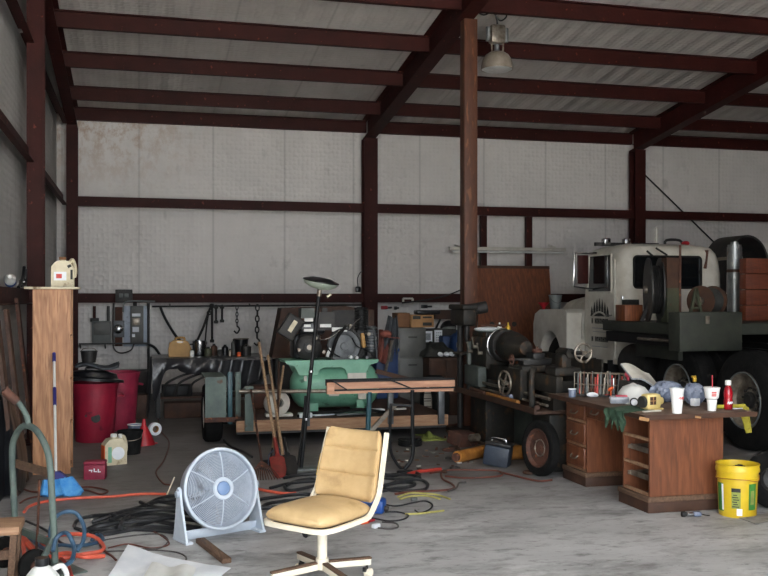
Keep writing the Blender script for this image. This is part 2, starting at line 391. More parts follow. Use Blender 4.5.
struct('ground', MB().box((4, -15.8, -.13), (60, 30, .2)), 'apron')
struct('wall_back', MB().box(((XL + XR) / 2, YW + .06, 2.5), (XR - XL + .3, .12, 5.0)), 'foil_back')
mb = MB(); mb.prism([(YF, 0), (YW, 0), (YW, zr(YW) + .02), (YF, zr(YF) + .02)], .12, Matrix(((0, 0, 1, XL - .12), (1, 0, 0, 0), (0, 1, 0, 0), (0, 0, 0, 1))))
struct('wall_left', mb, 'foil_left')
mb = MB(); mb.prism([(YF, 0), (YW, 0), (YW, zr(YW) + .02), (YF, zr(YF) + .02)], .12, Matrix(((0, 0, 1, XR), (1, 0, 0, 0), (0, 1, 0, 0), (0, 0, 0, 1))))
struct('wall_right', mb, 'brown')
mb = MB(); mb.prism([(YF - .2, zr(YF - .2)), (YW + .15, zr(YW + .15)), (YW + .15, zr(YW + .15) + .15), (YF - .2, zr(YF - .2) + .15)], XR - XL + .3, Matrix(((0, 0, 1, XL - .15), (1, 0, 0, 0), (0, 1, 0, 0), (0, 0, 0, 1))))
struct('ceiling', mb, 'foil_roof')
OX0, OX1, OZ = -1.2, 4.5, 4.7            # the open roll-up doorway the daylight comes through
mb = MB(); mb.box(((XL + OX0) / 2, YF - .06, 3.4), (OX0 - XL, .12, 6.8)); mb.box(((OX1 + XR) / 2, YF - .06, 3.4), (XR - OX1, .12, 6.8))
mb.box(((OX0 + OX1) / 2, YF - .06, (OZ + 6.86) / 2), (OX1 - OX0, .12, 6.86 - OZ)); struct('wall_front', mb, 'siding')
# ------------------------------------------------------------------ steel frame
XC = [-1.04, 3.88, 9.04]
BAY = ['left', 'middle', 'right']
def hsec(p0, z1, w=.2, dp=.24, fl=.014):
    x, y = p0; mb = MB()
    for s in (-1, 1): mb.box((x, y + s * (dp / 2 - fl / 2), z1 / 2), (w, fl, z1))
    mb.box((x, y, z1 / 2), (.012, dp - 2 * fl, z1)); return mb
def column(x, y, z1, label, w=.2, m='steel', group=None):
    t = thing('steel_column', label, 'column', (x, y, 0), 0, group)
    part(t, 'shaft', MB().box((x, y, z1 / 2), (w, w, z1), bev=.008) if m == 'post' else hsec((x, y), z1, w), m, world=True)
    part(t, 'base_plate', MB().box((x, y, .01), (w + .1, .34, .02)), m, world=True)
    return t
yc = YW - .30
column(XC[0], yc, zr(yc) - .39, 'red oxide steel column in the back left corner of the shed', .17)
column(XC[1], yc, zr(yc) - .39, 'red oxide steel column on the back wall behind the air compressor', .235)
column(XC[2], yc, zr(yc) - .39, 'red oxide steel column on the back wall behind the white truck cab', .215)
column(-1.1, 11.1, zr(11.1) - .39, 'near red oxide steel column on the left wall behind the oak bookcase', .17)
column(3.925, 11.05, zr(11.05) - .39, 'brown rusty steel post standing free beside the lathe', .17, 'post')
RL = ['sloping steel roof rafter along the left wall', 'long sloping steel rafter above the brown free-standing post', 'sloping steel rafter at the upper right above the truck']
for i, x in enumerate(XC):
    t = thing('roof_rafter', RL[i], 'rafter', (x, yc, zr(yc) - .39))
    w = .2 if i else .16
    y0, y1 = 3.0, yc + .12
    def slab(a, b, wd):
        return MB().prism([(y0, zr(y0) + a), (y1, zr(y1) + a), (y1, zr(y1) + b), (y0, zr(y0) + b)], wd, Matrix(((0, 0, 1, x - wd / 2), (1, 0, 0, 0), (0, 1, 0, 0), (0, 0, 0, 1))))
    part(t, 'bottom_flange', slab(-.385, -.365, w), 'steel', world=True)
    part(t, 'web', slab(-.365, -.03, .016), 'steel', world=True)
    part(t, 'top_flange', slab(-.03, -.012, w), 'steel', world=True)
PY = [16.2, 15.2, 13.83, 12.48, 11.12, 9.76, 8.4]
PN = ['eave purlin over the back wall', 'first roof purlin in from the eave', 'second roof purlin in from the eave', 'third roof purlin in from the eave', 'fourth roof purlin in from the eave', 'fifth roof purlin in from the eave', 'sixth roof purlin in from the eave']
XE = [XL + .01] + XC[1:] + [XR - .01]
for k, y in enumerate(PY):
    for b in range(3):
        xa, xb = XE[b] + (.02 if b else (.24 if k < 99 else 0)), XE[b + 1] - .02
        z1 = zr(y) - .035; mb = MB()
        mb.box(((xa + xb) / 2, y, z1 - .1), (xb - xa, .012, .2)); mb.box(((xa + xb) / 2, y - .035, z1 - .006), (xb - xa, .07, .012)); mb.box(((xa + xb) / 2, y + .035, z1 - .194), (xb - xa, .07, .012))
        solo('roof_purlin', mb, 'steel', 'dark red ' + PN[k] + ', ' + BAY[b] + ' bay', 'purlin', 'red steel roof purlins')
XE2 = [XC[0] + .01, XC[1], XC[2], XR]
for zi, (z, wn, zz) in enumerate([(3.16, 'upper', .15), (1.6, 'lower', .14)]):
    for b in range(3):
        xa, xb = XE2[b] + .02, XE2[b + 1] - .02; mb = MB(); y = yc
        mb.box(((xa + xb) / 2, y, z), (xb - xa, .012, zz)); mb.box(((xa + xb) / 2, y + .05, z + zz / 2), (xb - xa, .11, .012)); mb.box(((xa + xb) / 2, y - .04, z - zz / 2), (xb - xa, .09, .012))
        solo('wall_girt', mb, 'steel', wn + ' red steel girt on the back wall, ' + BAY[b] + ' bay', 'girt', 'red steel girts on the back wall')
for z, wn in [(4.46, 'top'), (3.16, 'middle'), (1.62, 'bottom')]:
    for y0, y1, wh in [(11.2, YW - .45, 'behind the near column'), (3.0, 11.0, 'in front of the near column')]:
        mb = MB(); x = XL + .13
        mb.box((x, (y0 + y1) / 2, z), (.012, y1 - y0, .15)); mb.box((x - .05, (y0 + y1) / 2, z + .075), (.11, y1 - y0, .012)); mb.box((x + .03, (y0 + y1) / 2, z - .075), (.07, y1 - y0, .012))
        solo('wall_girt', mb, 'steel', wn + ' steel girt along the left wall ' + wh, 'girt', 'steel girts along the left wall')
for px, wn in [(485, 'left'), (530.5, 'right')]:
    p = A(px, 215, yc); mb = MB()
    mb.box((p.x, yc + .05, 2.38), (.11, .012, 1.4)); mb.box((p.x - .05, yc + .09, 2.38), (.012, .09, 1.4)); mb.box((p.x + .05, yc + .09, 2.38), (.012, .09, 1.4))
    solo('framed_opening_jamb', mb, 'steel', wn + ' vertical steel jamb below the upper girt over the plywood', 'jamb', 'steel jambs behind the plywood')
p0, p1 = A(644, 174, YW - .1), A(719, 247, YW - .1)
solo('brace_cable', MB().cyl(p0, p1, .014, n=6), 'black', 'black diagonal brace cable high on the back wall at right', 'cable')
# fluorescent strip hung on the wall
p0, p1 = A(449, 250, YW - .3), A(565, 250, YW - .3); t = thing('fluorescent_tube_light', 'long white unlit fluorescent strip light on the back wall', 'light', ((p0.x + p1.x) / 2, YW - .3, p0.z))
part(t, 'tray', MB().box(((p0.x + p1.x) / 2, YW - .3, p0.z + .03), (p1.x - p0.x, .1, .06), bev=.01), 'white_paint', world=True)
part(t, 'tube', MB().cyl((p0.x + .05, YW - .33, p0.z - .025), (p1.x - .05, YW - .33, p0.z - .025), .019, n=10), 'white_plastic', world=True)
for px in (460, 555):
    q = A(px, 250, YW - .3); part(t, 'bracket', MB().bar((q.x, YW - .3, q.z + .05), (q.x, YW - .03, q.z + .1), .03, .02), 'white_paint', world=True)
# ------------------------------------------------------------------ hanging high-bay lamp
c = A(497, 60, 11.6); z0 = zr(11.9)
t = thing('high_bay_lamp', 'silver bell-shaped high bay lamp hanging beside the brown post', 'lamp', (c.x, c.y, c.z))
sc = 11.6 / .947 / 950      # metres per pixel
zc = c.z
part(t, 'reflector', MB().lathe([(.055, .10), (.10, .095), (.15, .06), (.19, .0), (.205, -.07), (.21, -.125), (.2, -.125), (.195, -.07), (.18, -.0), (.14, .05), (.05, .085)], n=32), 'lamp_reflector')
part(t, 'glass_lens', MB().lathe([(0, -.15), (.1, -.147), (.17, -.137), (.2, -.122), (0, -.118)], n=32), 'lens')
part(t, 'bulb', MB().lathe([(0, -.1), (.03, -.085), (.05, -.04), (.03, .02), (.02, .06), (0, .06)], n=16), 'white_plastic')
part(t, 'neck', MB().cyl((0, 0, .09), (0, 0, .2), .035, n=12), 'grey_metal')
part(t, 'ballast_housing', MB().box((0, 0, .33), (.2, .15, .24), bev=.03), 'worn_steel', 'weathered silver ballast housing')
for s in (-1, 1): part(t, 'strut', MB().cyl((s * .075, -.02, .08), (s * .085, -.02, .3), .011, n=8), 'worn_steel')
for s in (-1, 1): part(t, 'capacitor', MB().cyl((s * .12, 0, .24), (s * .12, 0, .42), .035, n=12), 'silver_paint')
part(t, 'hanger', MB().cyl((0, 0, .45), (0, 0, z0 - zc + .03 - .06), .013, n=8), 'worn_steel')
part(t, 'power_cord', MB().tube([(0, -.02, .46), (-.03, -.05, .6), (.08, -.05, .66), (.11, -.05, .56), (.02, -.05, .5), (-.08, -.05, .6), (-.2, -.04, .56), (-.32, -.02, .62)], .01, 6, 6), 'cable')
# ------------------------------------------------------------------ left side
# oak bookcase, its side to the camera, shelves facing right
x0, x1, y0, y1, H = -.93, -.605, 9.1, 9.45, 1.68
t = thing('bookcase', 'tall oak veneer bookcase standing sideways by the near left column', 'bookcase', ((x0 + x1) / 2, (y0 + y1) / 2, 0))
for y in (y0 + .01, y1 - .01): part(t, 'side_panel', MB().box(((x0 + x1) / 2, y, H / 2), (x1 - x0, .02, H)), 'oak', world=True)
part(t, 'back_panel', MB().box((x0 + .006, (y0 + y1) / 2, H / 2), (.012, y1 - y0 - .042, H - .01)), 'brown', world=True)
for z in (.06, .45, .85, 1.25): part(t, 'shelf', MB().box(((x0 + x1) / 2 + .005, (y0 + y1) / 2, z), (x1 - x0 - .02, y1 - y0 - .044, .02)), 'oak', world=True)
part(t, 'top_board', MB().box(((x0 + x1) / 2 - .0, (y0 + y1) / 2, H + .011), (x1 - x0 + .14, y1 - y0 + .06, .02), bev=.004), 'cream_plastic', 'pale overhanging top board', world=True)
for i, (y, z, s, m, lb, ct) in enumerate([(9.18, 1.26, (.16, .12, .16), 'white_plastic', 'white carton at the front of the top bookcase shelf', 'carton'), (9.2, .86, (.2, .1, .22), 'brown', 'brown box at the front of a bookcase shelf below the white carton', 'box'),
        (9.18, .46, (.2, .1, .26), 'white_paint', 'off-white box on a low bookcase shelf', 'box'), (9.33, 1.26, (.16, .1, .24), 'dark_metal', 'dark tin behind the white carton on the top bookcase shelf', 'tin')]):
    mb = MB().box((-.72, y, z + s[2] / 2 + .002), s, bev=.012); solo(['carton', 'storage_box', 'storage_box', 'metal_tin'][i], mb, m, lb, ct)
def jug(t, w, d, h, m, capm, lab=None, hole=True):
    # a rectangular jug with a sloped shoulder, a grip opening and a cap; local, base at z = 0
    body = [(-w / 2, 0), (w / 2, 0), (w / 2, h * .62), (w * .34, h * .8), (w * .3, h * .86), (-w * .12, h * .86), (-w * .3, h * .84), (-w / 2, h * .68)]
    part(t, 'body', MB().prism(body, d, Matrix(((1, 0, 0, 0), (0, 0, -1, d / 2), (0, 1, 0, 0), (0, 0, 0, 1)))), m)
    part(t, 'handle', MB().tube([(w * .28, 0, h * .8), (w * .42, 0, h * .9), (w * .52, 0, h * .72), (w * .55, 0, h * .5), (w * .5, 0, h * .32)], d * .13, 8, 5), m)
    part(t, 'neck', MB().cyl((-w * .02, 0, h * .84), (-w * .02, 0, h * .91), d * .2, n=14), m)
    part(t, 'cap', MB().cyl((-w * .02, 0, h * .9), (-w * .02, 0, h), d * .24, n=14), capm)
p = A(63, 288, 9.3)
t = thing('plastic_jug', 'stained cream plastic jug with brown cap on the bookcase top', 'jug', (p.x, 9.3, H + .022))
jug(t, .2, .13, .28, 'cream_plastic', 'cardboard_dark')
part(t, 'label_sticker', MB().box((-.02, -.067, .1), (.11, .003, .08)), 'paper'); part(t, 'label_print', MB().box((-.03, -.069, .1), (.05, .003, .04)), 'ink_red')
part(t, 'grip_opening', MB().bar((.045, -.066, .185), (.075, -.066, .2), .004, .025).bar((.08, -.066, .16), (.08, -.066, .07), .004, .02), 'ink_dark')
# things on the left-wall girt
q = AX(3, 285, XL + .08)
t = thing('spray_bottle', 'blue and white bottle lying on the left-wall girt', 'bottle', (XL + .14, q.y + .02, 1.71))
part(t, 'body', MB().lathe([(0, -.1), (.045, -.1), (.05, -.08), (.05, .05), (.02, .1), (.018, .13), (0, .13)], (0, 0, .055), (.1, -1, .25), 18), 'white_plastic')
part(t, 'label_band', MB().lathe([(.051, -.07), (.052, -.065), (.052, .0), (.051, .005)], (0, 0, .055), (.1, -1, .25), 18), 'blue_plastic')
q = AX(18, 285, XL + .08)
t = thing('spring_clamp', 'black spring clamp resting on the left-wall girt', 'clamp', (XL + .13, q.y - .1, 1.705))
part(t, 'jaw', MB().tube([(0, -.3, .0), (0, -.1, .05), (0, .1, .12), (0, .2, .22)], .018, 8, 4), 'plastic_black'); part(t, 'handle', MB().tube([(0, -.1, .02), (.0, .1, .03), (0, .3, .06), (.0, .34, .2)], .016, 8, 4), 'plastic_black'); part(t, 'pivot', MB().cyl((-.03, 0, .06), (.03, 0, .06), .02, n=10), 'chrome')
# boards leaning on the left wall
for i, (px, tilt, m, lb, w, h) in enumerate([(14, .1, 'brown', 'weathered brown board leaning on the left wall', .16, 1.5), (24, .12, 'rust', 'rust-streaked board leaning nearest the left column', .13, 1.6), (5, .08, 'brown', 'dark board leaning on the left wall near the picture edge', .2, 1.42)]):
    q = AX(px, 420, XL + .25); mb = MB().bar((XL + .35, q.y, 0.01), (XL + .18, q.y + .05, h), .03, w, up=(0, 1, 0)); solo('leaning_board', mb, m, lb, 'board', 'boards leaning on the left wall')
q = AX(16, 440, XL + .3)
def bagf(u, v):
    a = 2 * math.pi * u; r = (.27 + .05 * math.sin(3 * a + 2) + .03 * math.sin(7 * a)) * (1 - .55 * v ** 2.2) * (.85 + .3 * math.sin(math.pi * min(1, v + .15)))
    return (XL + .22 + .5 * r * math.cos(a), 8.35 + 1.5 * r * math.sin(a), .01 + .78 * v + .02 * math.sin(5 * a))
mb = MB(); mb.sheet(bagf, 40, 14, .01); solo('black_tarp', mb, 'plastic_black', 'crumpled black plastic tarp slumped against the left wall', 'tarp')
# green hand truck
a, b = G(17, 562), G(56, 580); dv = (b - a); dv.z = 0; W = dv.length; ex = dv.normalized(); ey = Vector((ex.y, -ex.x, 0)); ey = ey if ey.y < 0 else -ey
t = thing('hand_truck', 'green steel hand truck with a curved loop handle and rusty grip', 'hand truck', (a.x + dv.x / 2, a.y + dv.y / 2, 0))
O = a + dv / 2
def hp(x, y, z): return O + ex * x + ey * y + Vector((0, 0, z))
def hl(z): return .05 * z           # the frame leans back
L = [hp(-W / 2, hl(.1), .1), hp(-W / 2, hl(.45), .45), hp(-W / 2 + .01, hl(.68), .68), hp(-W * .36, hl(.78), .78), hp(-W * .14, hl(.84), .845), hp(W * .14, hl(.84), .845), hp(W * .36, hl(.78), .78), hp(W / 2 - .01, hl(.68), .68), hp(W / 2, hl(.45), .45), hp(W / 2, hl(.1), .1)]
part(t, 'frame_loop', MB().tube(L, .019, 12, 6), 'grey_green', 'green steel tube loop', world=True)
part(t, 'handle', MB().tube([hp(-.0, .042, .84), hp(-.01, .05, .91), hp(-.01, .09, .98), hp(-.02, .12, 1.02)], .016, 10, 5), 'grey_green', world=True)
part(t, 'grip', MB().tube([hp(-.02, .105, .995), hp(-.04, .17, 1.07)], .026, 12, 1), 'rust', 'rust-red grip', world=True)
part(t, 'cross_bar', MB().bar(hp(-W / 2, hl(.62) - .02, .6), hp(W / 2, hl(.62) - .02, .6), .01, .05), 'stick', 'brown flat cross bar', world=True)
part(t, 'cross_bar', MB().bar(hp(-W / 2, 0, .2), hp(W / 2, 0, .2), .02, .04), 'grey_green', world=True)
part(t, 'toe_plate', MB().box((0, 0, 0), (W * .95, .2, .008)).xf(Matrix.Translation(hp(0, -.1, .006)) @ Matrix.Rotation(math.atan2(ex.y, ex.x), 4, 'Z')), 'grey_green', world=True)
for s in (-1, 1):
    w = part(t, 'wheel', MB().lathe([(.03, -.025), (.075, -.025), (.09, -.015), (.09, .015), (.075, .025), (.03, .025)], hp(s * (W / 2 - .06), .1, .091), ex, 24, True), 'tyre', world=True)
    part(w, 'hub', MB().cyl(hp(s * (W / 2 - .06) - .04, .1, .091), hp(s * (W / 2 - .06) + .04, .1, .091), .034, n=12), 'rust', world=True)
    part(t, 'wheel_bracket', MB().bar(hp(s * (W / 2), hl(.25), .25), hp(s * (W / 2 - .0), .1, .091), .02, .03), 'grey_green', world=True)
part(t, 'stay_rod', MB().tube([hp(.1, hl(.5), .0 + .55), hp(.06, hl(.3), .3), hp(.0, 0.0, .08)], .008, 6, 3), 'rust', world=True)
# small wooden stool in the corner
t = thing('wooden_stool', 'low rough wooden stool at the bottom left corner', 'stool', (-.93, 5.62, 0))
part(t, 'seat_plank', MB().box((-.93, 5.62, .335), (.6, .26, .045), bev=.006), 'plank', world=True)
for sx in (-1, 1):
    for sy in (-1, 1): part(t, 'leg', MB().bar((-.93 + sx * .27, 5.62 + sy * .1, .312), (-.93 + sx * .25, 5.62 + sy * .1, 0.002), .05, .035), 'stick', world=True)
part(t, 'rail', MB().box((-.93, 5.53, .2), (.5, .02, .05)), 'stick', world=True)
# white jug at the bottom edge
t = thing('plastic_jug', 'white plastic jug with black cap at the bottom left edge', 'jug', (-.475, 5.08, 0), R(20))
part(t, 'body', MB().lathe([(0, 0), (.085, 0), (.095, .02), (.095, .16), (.085, .19), (.05, .235), (.035, .245), (.03, .25), (0, .25)], n=20), 'white_plastic')
part(t, 'cap', MB().cyl((0, 0, .25), (0, 0, .288), .034, n=18), 'plastic_black'); part(t, 'handle', MB().tube([(.05, 0, .22), (.1, 0, .23), (.125, 0, .17), (.1, 0, .1)], .014, 8, 5), 'white_plastic')
# broom leaning on the bookcase
b0 = G(56.5, 495); top = Vector((-.745, 9.07, 1.1)); base = Vector((b0.x, b0.y - .0, .0)); h0 = Vector((-.655, 8.16, .135))
t = thing('push_broom', 'angle broom with bright blue bristles and white handle leaning on the bookcase', 'broom', (base.x, base.y, 0))
ang = math.atan2((top - h0).y, (top - h0).z)
def brf(sx, z): return h0 + Vector((sx, -.03, z))
mb = MB(); n = 16
def bristle(u, v):
    w0, w1 = .085, .15
    return Vector((h0.x + .02 + (u - .5) * 2 * (w0 + (w1 - w0) * v) + .035 * v, h0.y - .02 - .05 * v + .012 * math.sin(u * 60), h0.z - .02 - .113 * v + .004 * math.sin(u * 90)))
mb.sheet(bristle, 40, 4, .05); part(t, 'bristles', mb, 'broom_blue', world=True)
mb = MB().prism([(-.095, -.02), (.105, -.02), (.06, .015), (.022, .05), (-.022, .05), (-.055, .012)], .07, Matrix(((1, 0, 0, h0.x + .01), (0, 0, -1, h0.y + .05), (0, 1, 0, h0.z), (0, 0, 0, 1)))); part(t, 'head', mb, 'navy', world=True)
def bl(k): return h0.lerp(top, k)
part(t, 'handle', MB().cyl(bl(.02), bl(.93), .0115, n=10), 'white_plastic', world=True)
part(t, 'grip', MB().cyl(bl(.925), bl(1), .0155, n=10), 'navy', 'navy end cap', world=True); part(t, 'collar', MB().cyl(bl(.555), bl(.7), .0155, n=10), 'navy', 'navy twist collar', world=True)
# trash cans
def trash(t, rb, rt, h, m, spot):
    part(t, 'body', MB().lathe([(0, .0), (rb, 0), (rb + .005, .01), (rt * .96, h * .86), (rt * .97, h * .9), (rt, h * .9), (rt + .006, h * .95), (rt + .012, h), (rt - .004, h), (rt - .02, h * .9), (rb - .015, .015), (0, .015)], n=40), m)
    for s in (-1, 1):
        part(t, 'handle', MB().tube([(s * (rt - .01), -.07, h * .78), (s * (rt + .05), -.06, h * .76), (s * (rt + .05), .06, h * .76), (s * (rt - .01), .07, h * .78)], .014, 8, 5), m)
    if spot: part(t, 'logo_mark', MB().lathe([(0, 0), (.045, .0), (.05, .004), (0, .01)], (.02, -(rb + (rt - rb) * .45) + .004, h * .42), (0, -1, .09), 20).box((-.05, -(rb + (rt - rb) * .47) + .018, h * .46), (.09, .012, .02)), 'ink_dark')
g = G(94, 443); t = thing('trash_can', 'front maroon plastic trash can with a black lid leaning on its rim', 'trash can', (g.x, g.y + .2, 0), 0, 'maroon trash cans'); trash(t, .205, .255, .655, 'can_red', True); front_can = t
fc = Vector((g.x, g.y + .2, 0))
g = G(125, 430); t = thing('trash_can', 'rear maroon plastic trash can standing open behind the front one', 'trash can', (g.x - .1, g.y + .1, 0), R(30), 'maroon trash cans'); trash(t, .215, .27, .70, 'can_red_faded', False)
LM = Matrix.Translation((-.02, 0, .662)) @ Euler((R(-5), R(4), 0)).to_matrix().to_4x4(); t = front_can
lid = part(t, 'lid', MB().lathe([(.325, 0), (.34, .0), (.335, .03), (.27, .045), (.25, .1), (.14, .125), (0, .13), (0, .115), (.24, .085), (.26, .03), (.325, .012)], n=40).xf(LM), 'plastic_black', 'black lid tilted on the rim')
part(lid, 'lid_handle', MB().tube([(-.09, 0, .12), (-.07, 0, .15), (.07, 0, .15), (.09, 0, .12)], .012, 8, 4).xf(LM), 'plastic_black')
def sheetf(u, v): return (fc.x + .03 + (u - .5) * .46, fc.y - .05 + (v - .5) * .36, .85 + .02 * math.sin(u * 7) + .014 * math.sin(v * 9 + u * 5))
solo('folded_feed_sack', MB().sheet(sheetf, 24, 16, .02), 'cloth_grey', 'folded grey sack lying flat on the black can lid', 'sack')
q = A(89, 367, fc.y + .08)
t = thing('plastic_bucket', 'small dark bucket standing on the sack on the trash can lid', 'bucket', (q.x, fc.y + .06, .872))
part(t, 'body', MB().lathe([(0, 0), (.075, 0), (.09, .12), (.095, .12), (.095, .13), (.084, .13), (.07, .01), (0, .01)], n=24), 'dark_metal'); part(t, 'bail', MB().tube([(-.09, 0, .12), (-.05, -.02, .16), (.05, -.02, .16), (.09, 0, .12)], .005, 6, 5), 'worn_steel')
# small things in front of the cans
g = G(95, 480); t = thing('tool_tin', 'small maroon box with white marks on the floor before the cans', 'box', (g.x, g.y + .07, 0), R(-6))
part(t, 'body', MB().box((0, 0, .065), (.185, .13, .13), bev=.01), 'box_red'); part(t, 'lid', MB().box((0, 0, .146), (.19, .135, .03), bev=.012), 'box_red')
mb = MB()
for x, z, w, h in [(-.03, .085, .03, .008), (-.022, .075, .008, .014), (.0, .085, .01, .03), (.012, .073, .025, .008), (.035, .08, .01, .03), (.045, .07, .02, .008)]: mb.box((x, -.0665, z), (w, .003, h))
part(t, 'markings', mb, 'paper')
g = G(114, 465); t = thing('oil_jug', 'pale green and orange oil jug with a round white label', 'jug', (g.x, g.y + .06, 0), R(18))
jug(t, .21, .13, .29, 'cream_plastic', 'white_plastic'); part(t, 'side_panel', MB().box((-.107, 0, .1), (.006, .11, .17)), 'orange', 'orange side'); part(t, 'label_sticker', MB().lathe([(0, 0), (.062, 0), (.062, .004), (0, .004)], (.02, -.063, .11), (0, -1, 0), 24), 'paper')
part(t, 'green_panel', MB().box((-.06, -.066, .1), (.035, .003, .15)), 'mint', 'green stripe'); part(t, 'second_cap', MB().cyl((.06, 0, .24), (.06, 0, .285), .02, n=12), 'white_plastic')
g = G(128, 456); t = thing('bucket', 'small black bucket behind the oil jug', 'bucket', (g.x + .02, g.y + .15, 0))
part(t, 'body', MB().lathe([(0, 0), (.1, 0), (.125, .22), (.13, .22), (.13, .24), (.118, .24), (.095, .01), (0, .01)], n=28), 'rubber'); part(t, 'bail', MB().tube([(-.125, 0, .22), (-.1, -.1, .17), (0, -.14, .15), (.1, -.1, .17), (.125, 0, .22)], .004, 6, 5), 'worn_steel')
g = G(144, 446); t = thing('funnel', 'red plastic funnel standing mouth down near the maroon cans', 'funnel', (g.x, g.y + .1, 0))
part(t, 'cone', MB().lathe([(.115, 0), (.12, 0), (.12, .015), (.04, .19), (.034, .19), (.105, .012)], n=28), 'red_plastic'); part(t, 'spout', MB().lathe([(.038, .185), (.026, .21), (.016, .28), (.012, .28), (.02, .21), (.034, .185)], n=16), 'red_plastic'); part(t, 'rim_tab', MB().box((.125, 0, .012), (.04, .03, .012), bev=.004), 'red_plastic')
g = G(148, 440); t = thing('tape_roll', 'white roll standing on edge behind the red funnel', 'roll', (g.x + .08, g.y + .35, 0)); part(t, 'roll', MB().lathe([(.04, -.025), (.075, -.025), (.075, .025), (.04, .025)], (0, 0, .075), (.5, -1, 0), 24, True), 'paper'); part(t, 'core', MB().lathe([(.034, -.024), (.04, -.024), (.04, .024), (.034, .024)], (0, 0, .075), (.5, -1, 0), 24, True), 'cardboard')
g = G(131, 440); t = thing('plastic_tub', 'pale blue plastic tub just left of the red funnel', 'tub', (g.x + .05, g.y + .28, 0)); part(t, 'body', MB().lathe([(0, 0), (.07, 0), (.09, .13), (.095, .13), (.09, .14), (.082, .13), (.065, .01), (0, .01)], n=20), 'bag'); part(t, 'rim', MB().torus((0, 0, .137), (0, 0, 1), .09, .006, 20, 6), 'white_plastic')
solo('wooden_crate', MB().box((-.06, 13.1, .16), (.34, .3, .32), bev=.01), 'brown', 'dark wooden box on the floor left of the tarp-covered bench', 'box')
solo('dark_crate', MB().box((-.35, 15.8, .22), (1.0, .4, .44), bev=.02), 'dark_metal', 'long dark crate against the back wall behind the maroon cans', 'crate')
# ------------------------------------------------------------------ electrics on the back wall
YE = YW - .02
def wbox(t, n, px0, py0, px1, py1, dep, m, y=None, lab=None, bev=.006):
    y = YE if y is None else y
    a, b = A(px0, py0, y), A(px1, py1, y)
    return part(t, n, MB().box(((a.x + b.x) / 2, y - dep / 2, (a.z + b.z) / 2), (abs(b.x - a.x), dep, abs(a.z - b.z)), bev=bev), m, lab, world=True)
q = A(101, 345, YE); t = thing('breaker_box', 'grey electrical breaker box on the back wall left of the meter', 'electrical box', (q.x, YE, q.z))
bx = wbox(t, 'enclosure', 92.5, 321, 111, 343, .15, 'panel_grey'); wbox(t, 'cover_door', 93.5, 322, 110, 335, .012, 'cabinet', YE - .15); wbox(t, 'hasp', 90.5, 318, 99, 321.5, .12, 'dark_metal'); wbox(t, 'conduit', 93, 306, 96, 320, .06, 'steel'); wbox(t, 'conduit', 107, 306, 110, 321, .06, 'dark_metal')
q = A(118, 345, YE); t = thing('meter_box', 'small silver meter box on a rusty backing board', 'electrical box', (q.x, YE, q.z))
wbox(t, 'backing_board', 115, 307, 122.5, 346, .03, 'rust'); wbox(t, 'enclosure', 112.5, 320.5, 124.5, 337, .1, 'grey_metal')
a = A(118.5, 329, YE - .1); part(t, 'meter_dial', MB().lathe([(0, 0), (.07, 0), (.075, .03), (.05, .05), (0, .055)], a, (0, -1, 0), 20), 'chrome', world=True)
wbox(t, 'conduit', 113.5, 303, 115, 344, .04, 'panel_grey')
q = A(137, 345, YE); t = thing('control_panel', 'tall dark control panel with white labels on the back wall', 'electrical box', (q.x, YE, q.z))
wbox(t, 'mounting_board', 123.5, 306, 147.5, 346, .03, 'fan_grey'); wbox(t, 'enclosure', 130.5, 306, 143.5, 343.5, .12, 'cabinet'); wbox(t, 'label_sticker', 132, 313.5, 140.5, 316.5, .01, 'paper', YE - .12, bev=0); wbox(t, 'label_sticker', 132.5, 327, 139, 332, .01, 'paper', YE - .12, bev=0); wbox(t, 'label_sticker', 132, 334, 135, 337, .01, 'paper', YE - .12, bev=0); wbox(t, 'switch', 132, 318, 140, 325, .05, 'worn_steel', YE - .12); wbox(t, 'conduit_fitting', 133, 302, 137, 306, .08, 'dark_metal')
q = A(124, 303, YE); t = thing('junction_box', 'black twin socket box on the lower back girt', 'electrical box', (q.x, yc - .05, q.z)); wbox(t, 'enclosure', 115.5, 289.5, 132.5, 302.5, .09, 'dark_metal', yc - .02); wbox(t, 'socket', 119, 293.5, 123.3, 297.5, .02, 'panel_grey', yc - .11); wbox(t, 'socket', 124.3, 293.5, 128.6, 297.5, .02, 'panel_grey', yc - .11)
a, b = A(79, 344, YE - .2), A(149, 344, YE - .2); t = thing('wall_rail', 'thin dark steel rail below the electrical boxes', 'rail', ((a.x + b.x) / 2, YE - .2, a.z)); part(t, 'bar', MB().box(((a.x + b.x) / 2, YE - .2, a.z), (b.x - a.x, .03, .025)), 'dark_metal', world=True)
for px in (80, 105, 148): q = A(px, 345, YE - .2); part(t, 'bracket', MB().bar((q.x, YE, q.z - .06), (q.x, YE - .2, q.z), .02, .02), 'dark_metal', world=True)
a = A(148.5, 303, YE - .05); solo('steel_conduit', MB().cyl((a.x, YE - .05, 0), (a.x, YE - .05, a.z), .022, n=10), 'dark_metal', 'dark vertical conduit pipe right of the control panel', 'pipe')
def wcable(name, pix, r, lb, m='cable', y=None, cat='cable'):
    y = YE - .1 if y is None else y
    return solo(name, MB().tube([A(px, py, y) for px, py in pix], r, 7, 6), m, lb, cat)
wcable('electric_cable', [(113.5, 303), (113, 340), (115, 350), (122, 353), (131, 350), (134, 344)], .012, 'grey cable looping under the meter box', 'cord_grey')
wcable('electric_cable', [(123, 312), (124, 304), (128, 301.5), (140, 301), (155, 301.5)], .014, 'pale cable running over the control panel along the girt', 'panel_grey', y=yc - .14)
wcable('air_hose', [(160, 306), (164, 316), (170, 327), (176, 336), (182, 343)], .022, 'black hose hanging from the wall rail behind the tan case', y=yc - .1)
wcable('electric_cable', [(148, 344), (154, 347), (158, 352), (161, 357)], .022, 'short black cable sagging right of the conduit')
a, b = A(152, 306.5, yc - .12), A(362, 305, yc - .12)
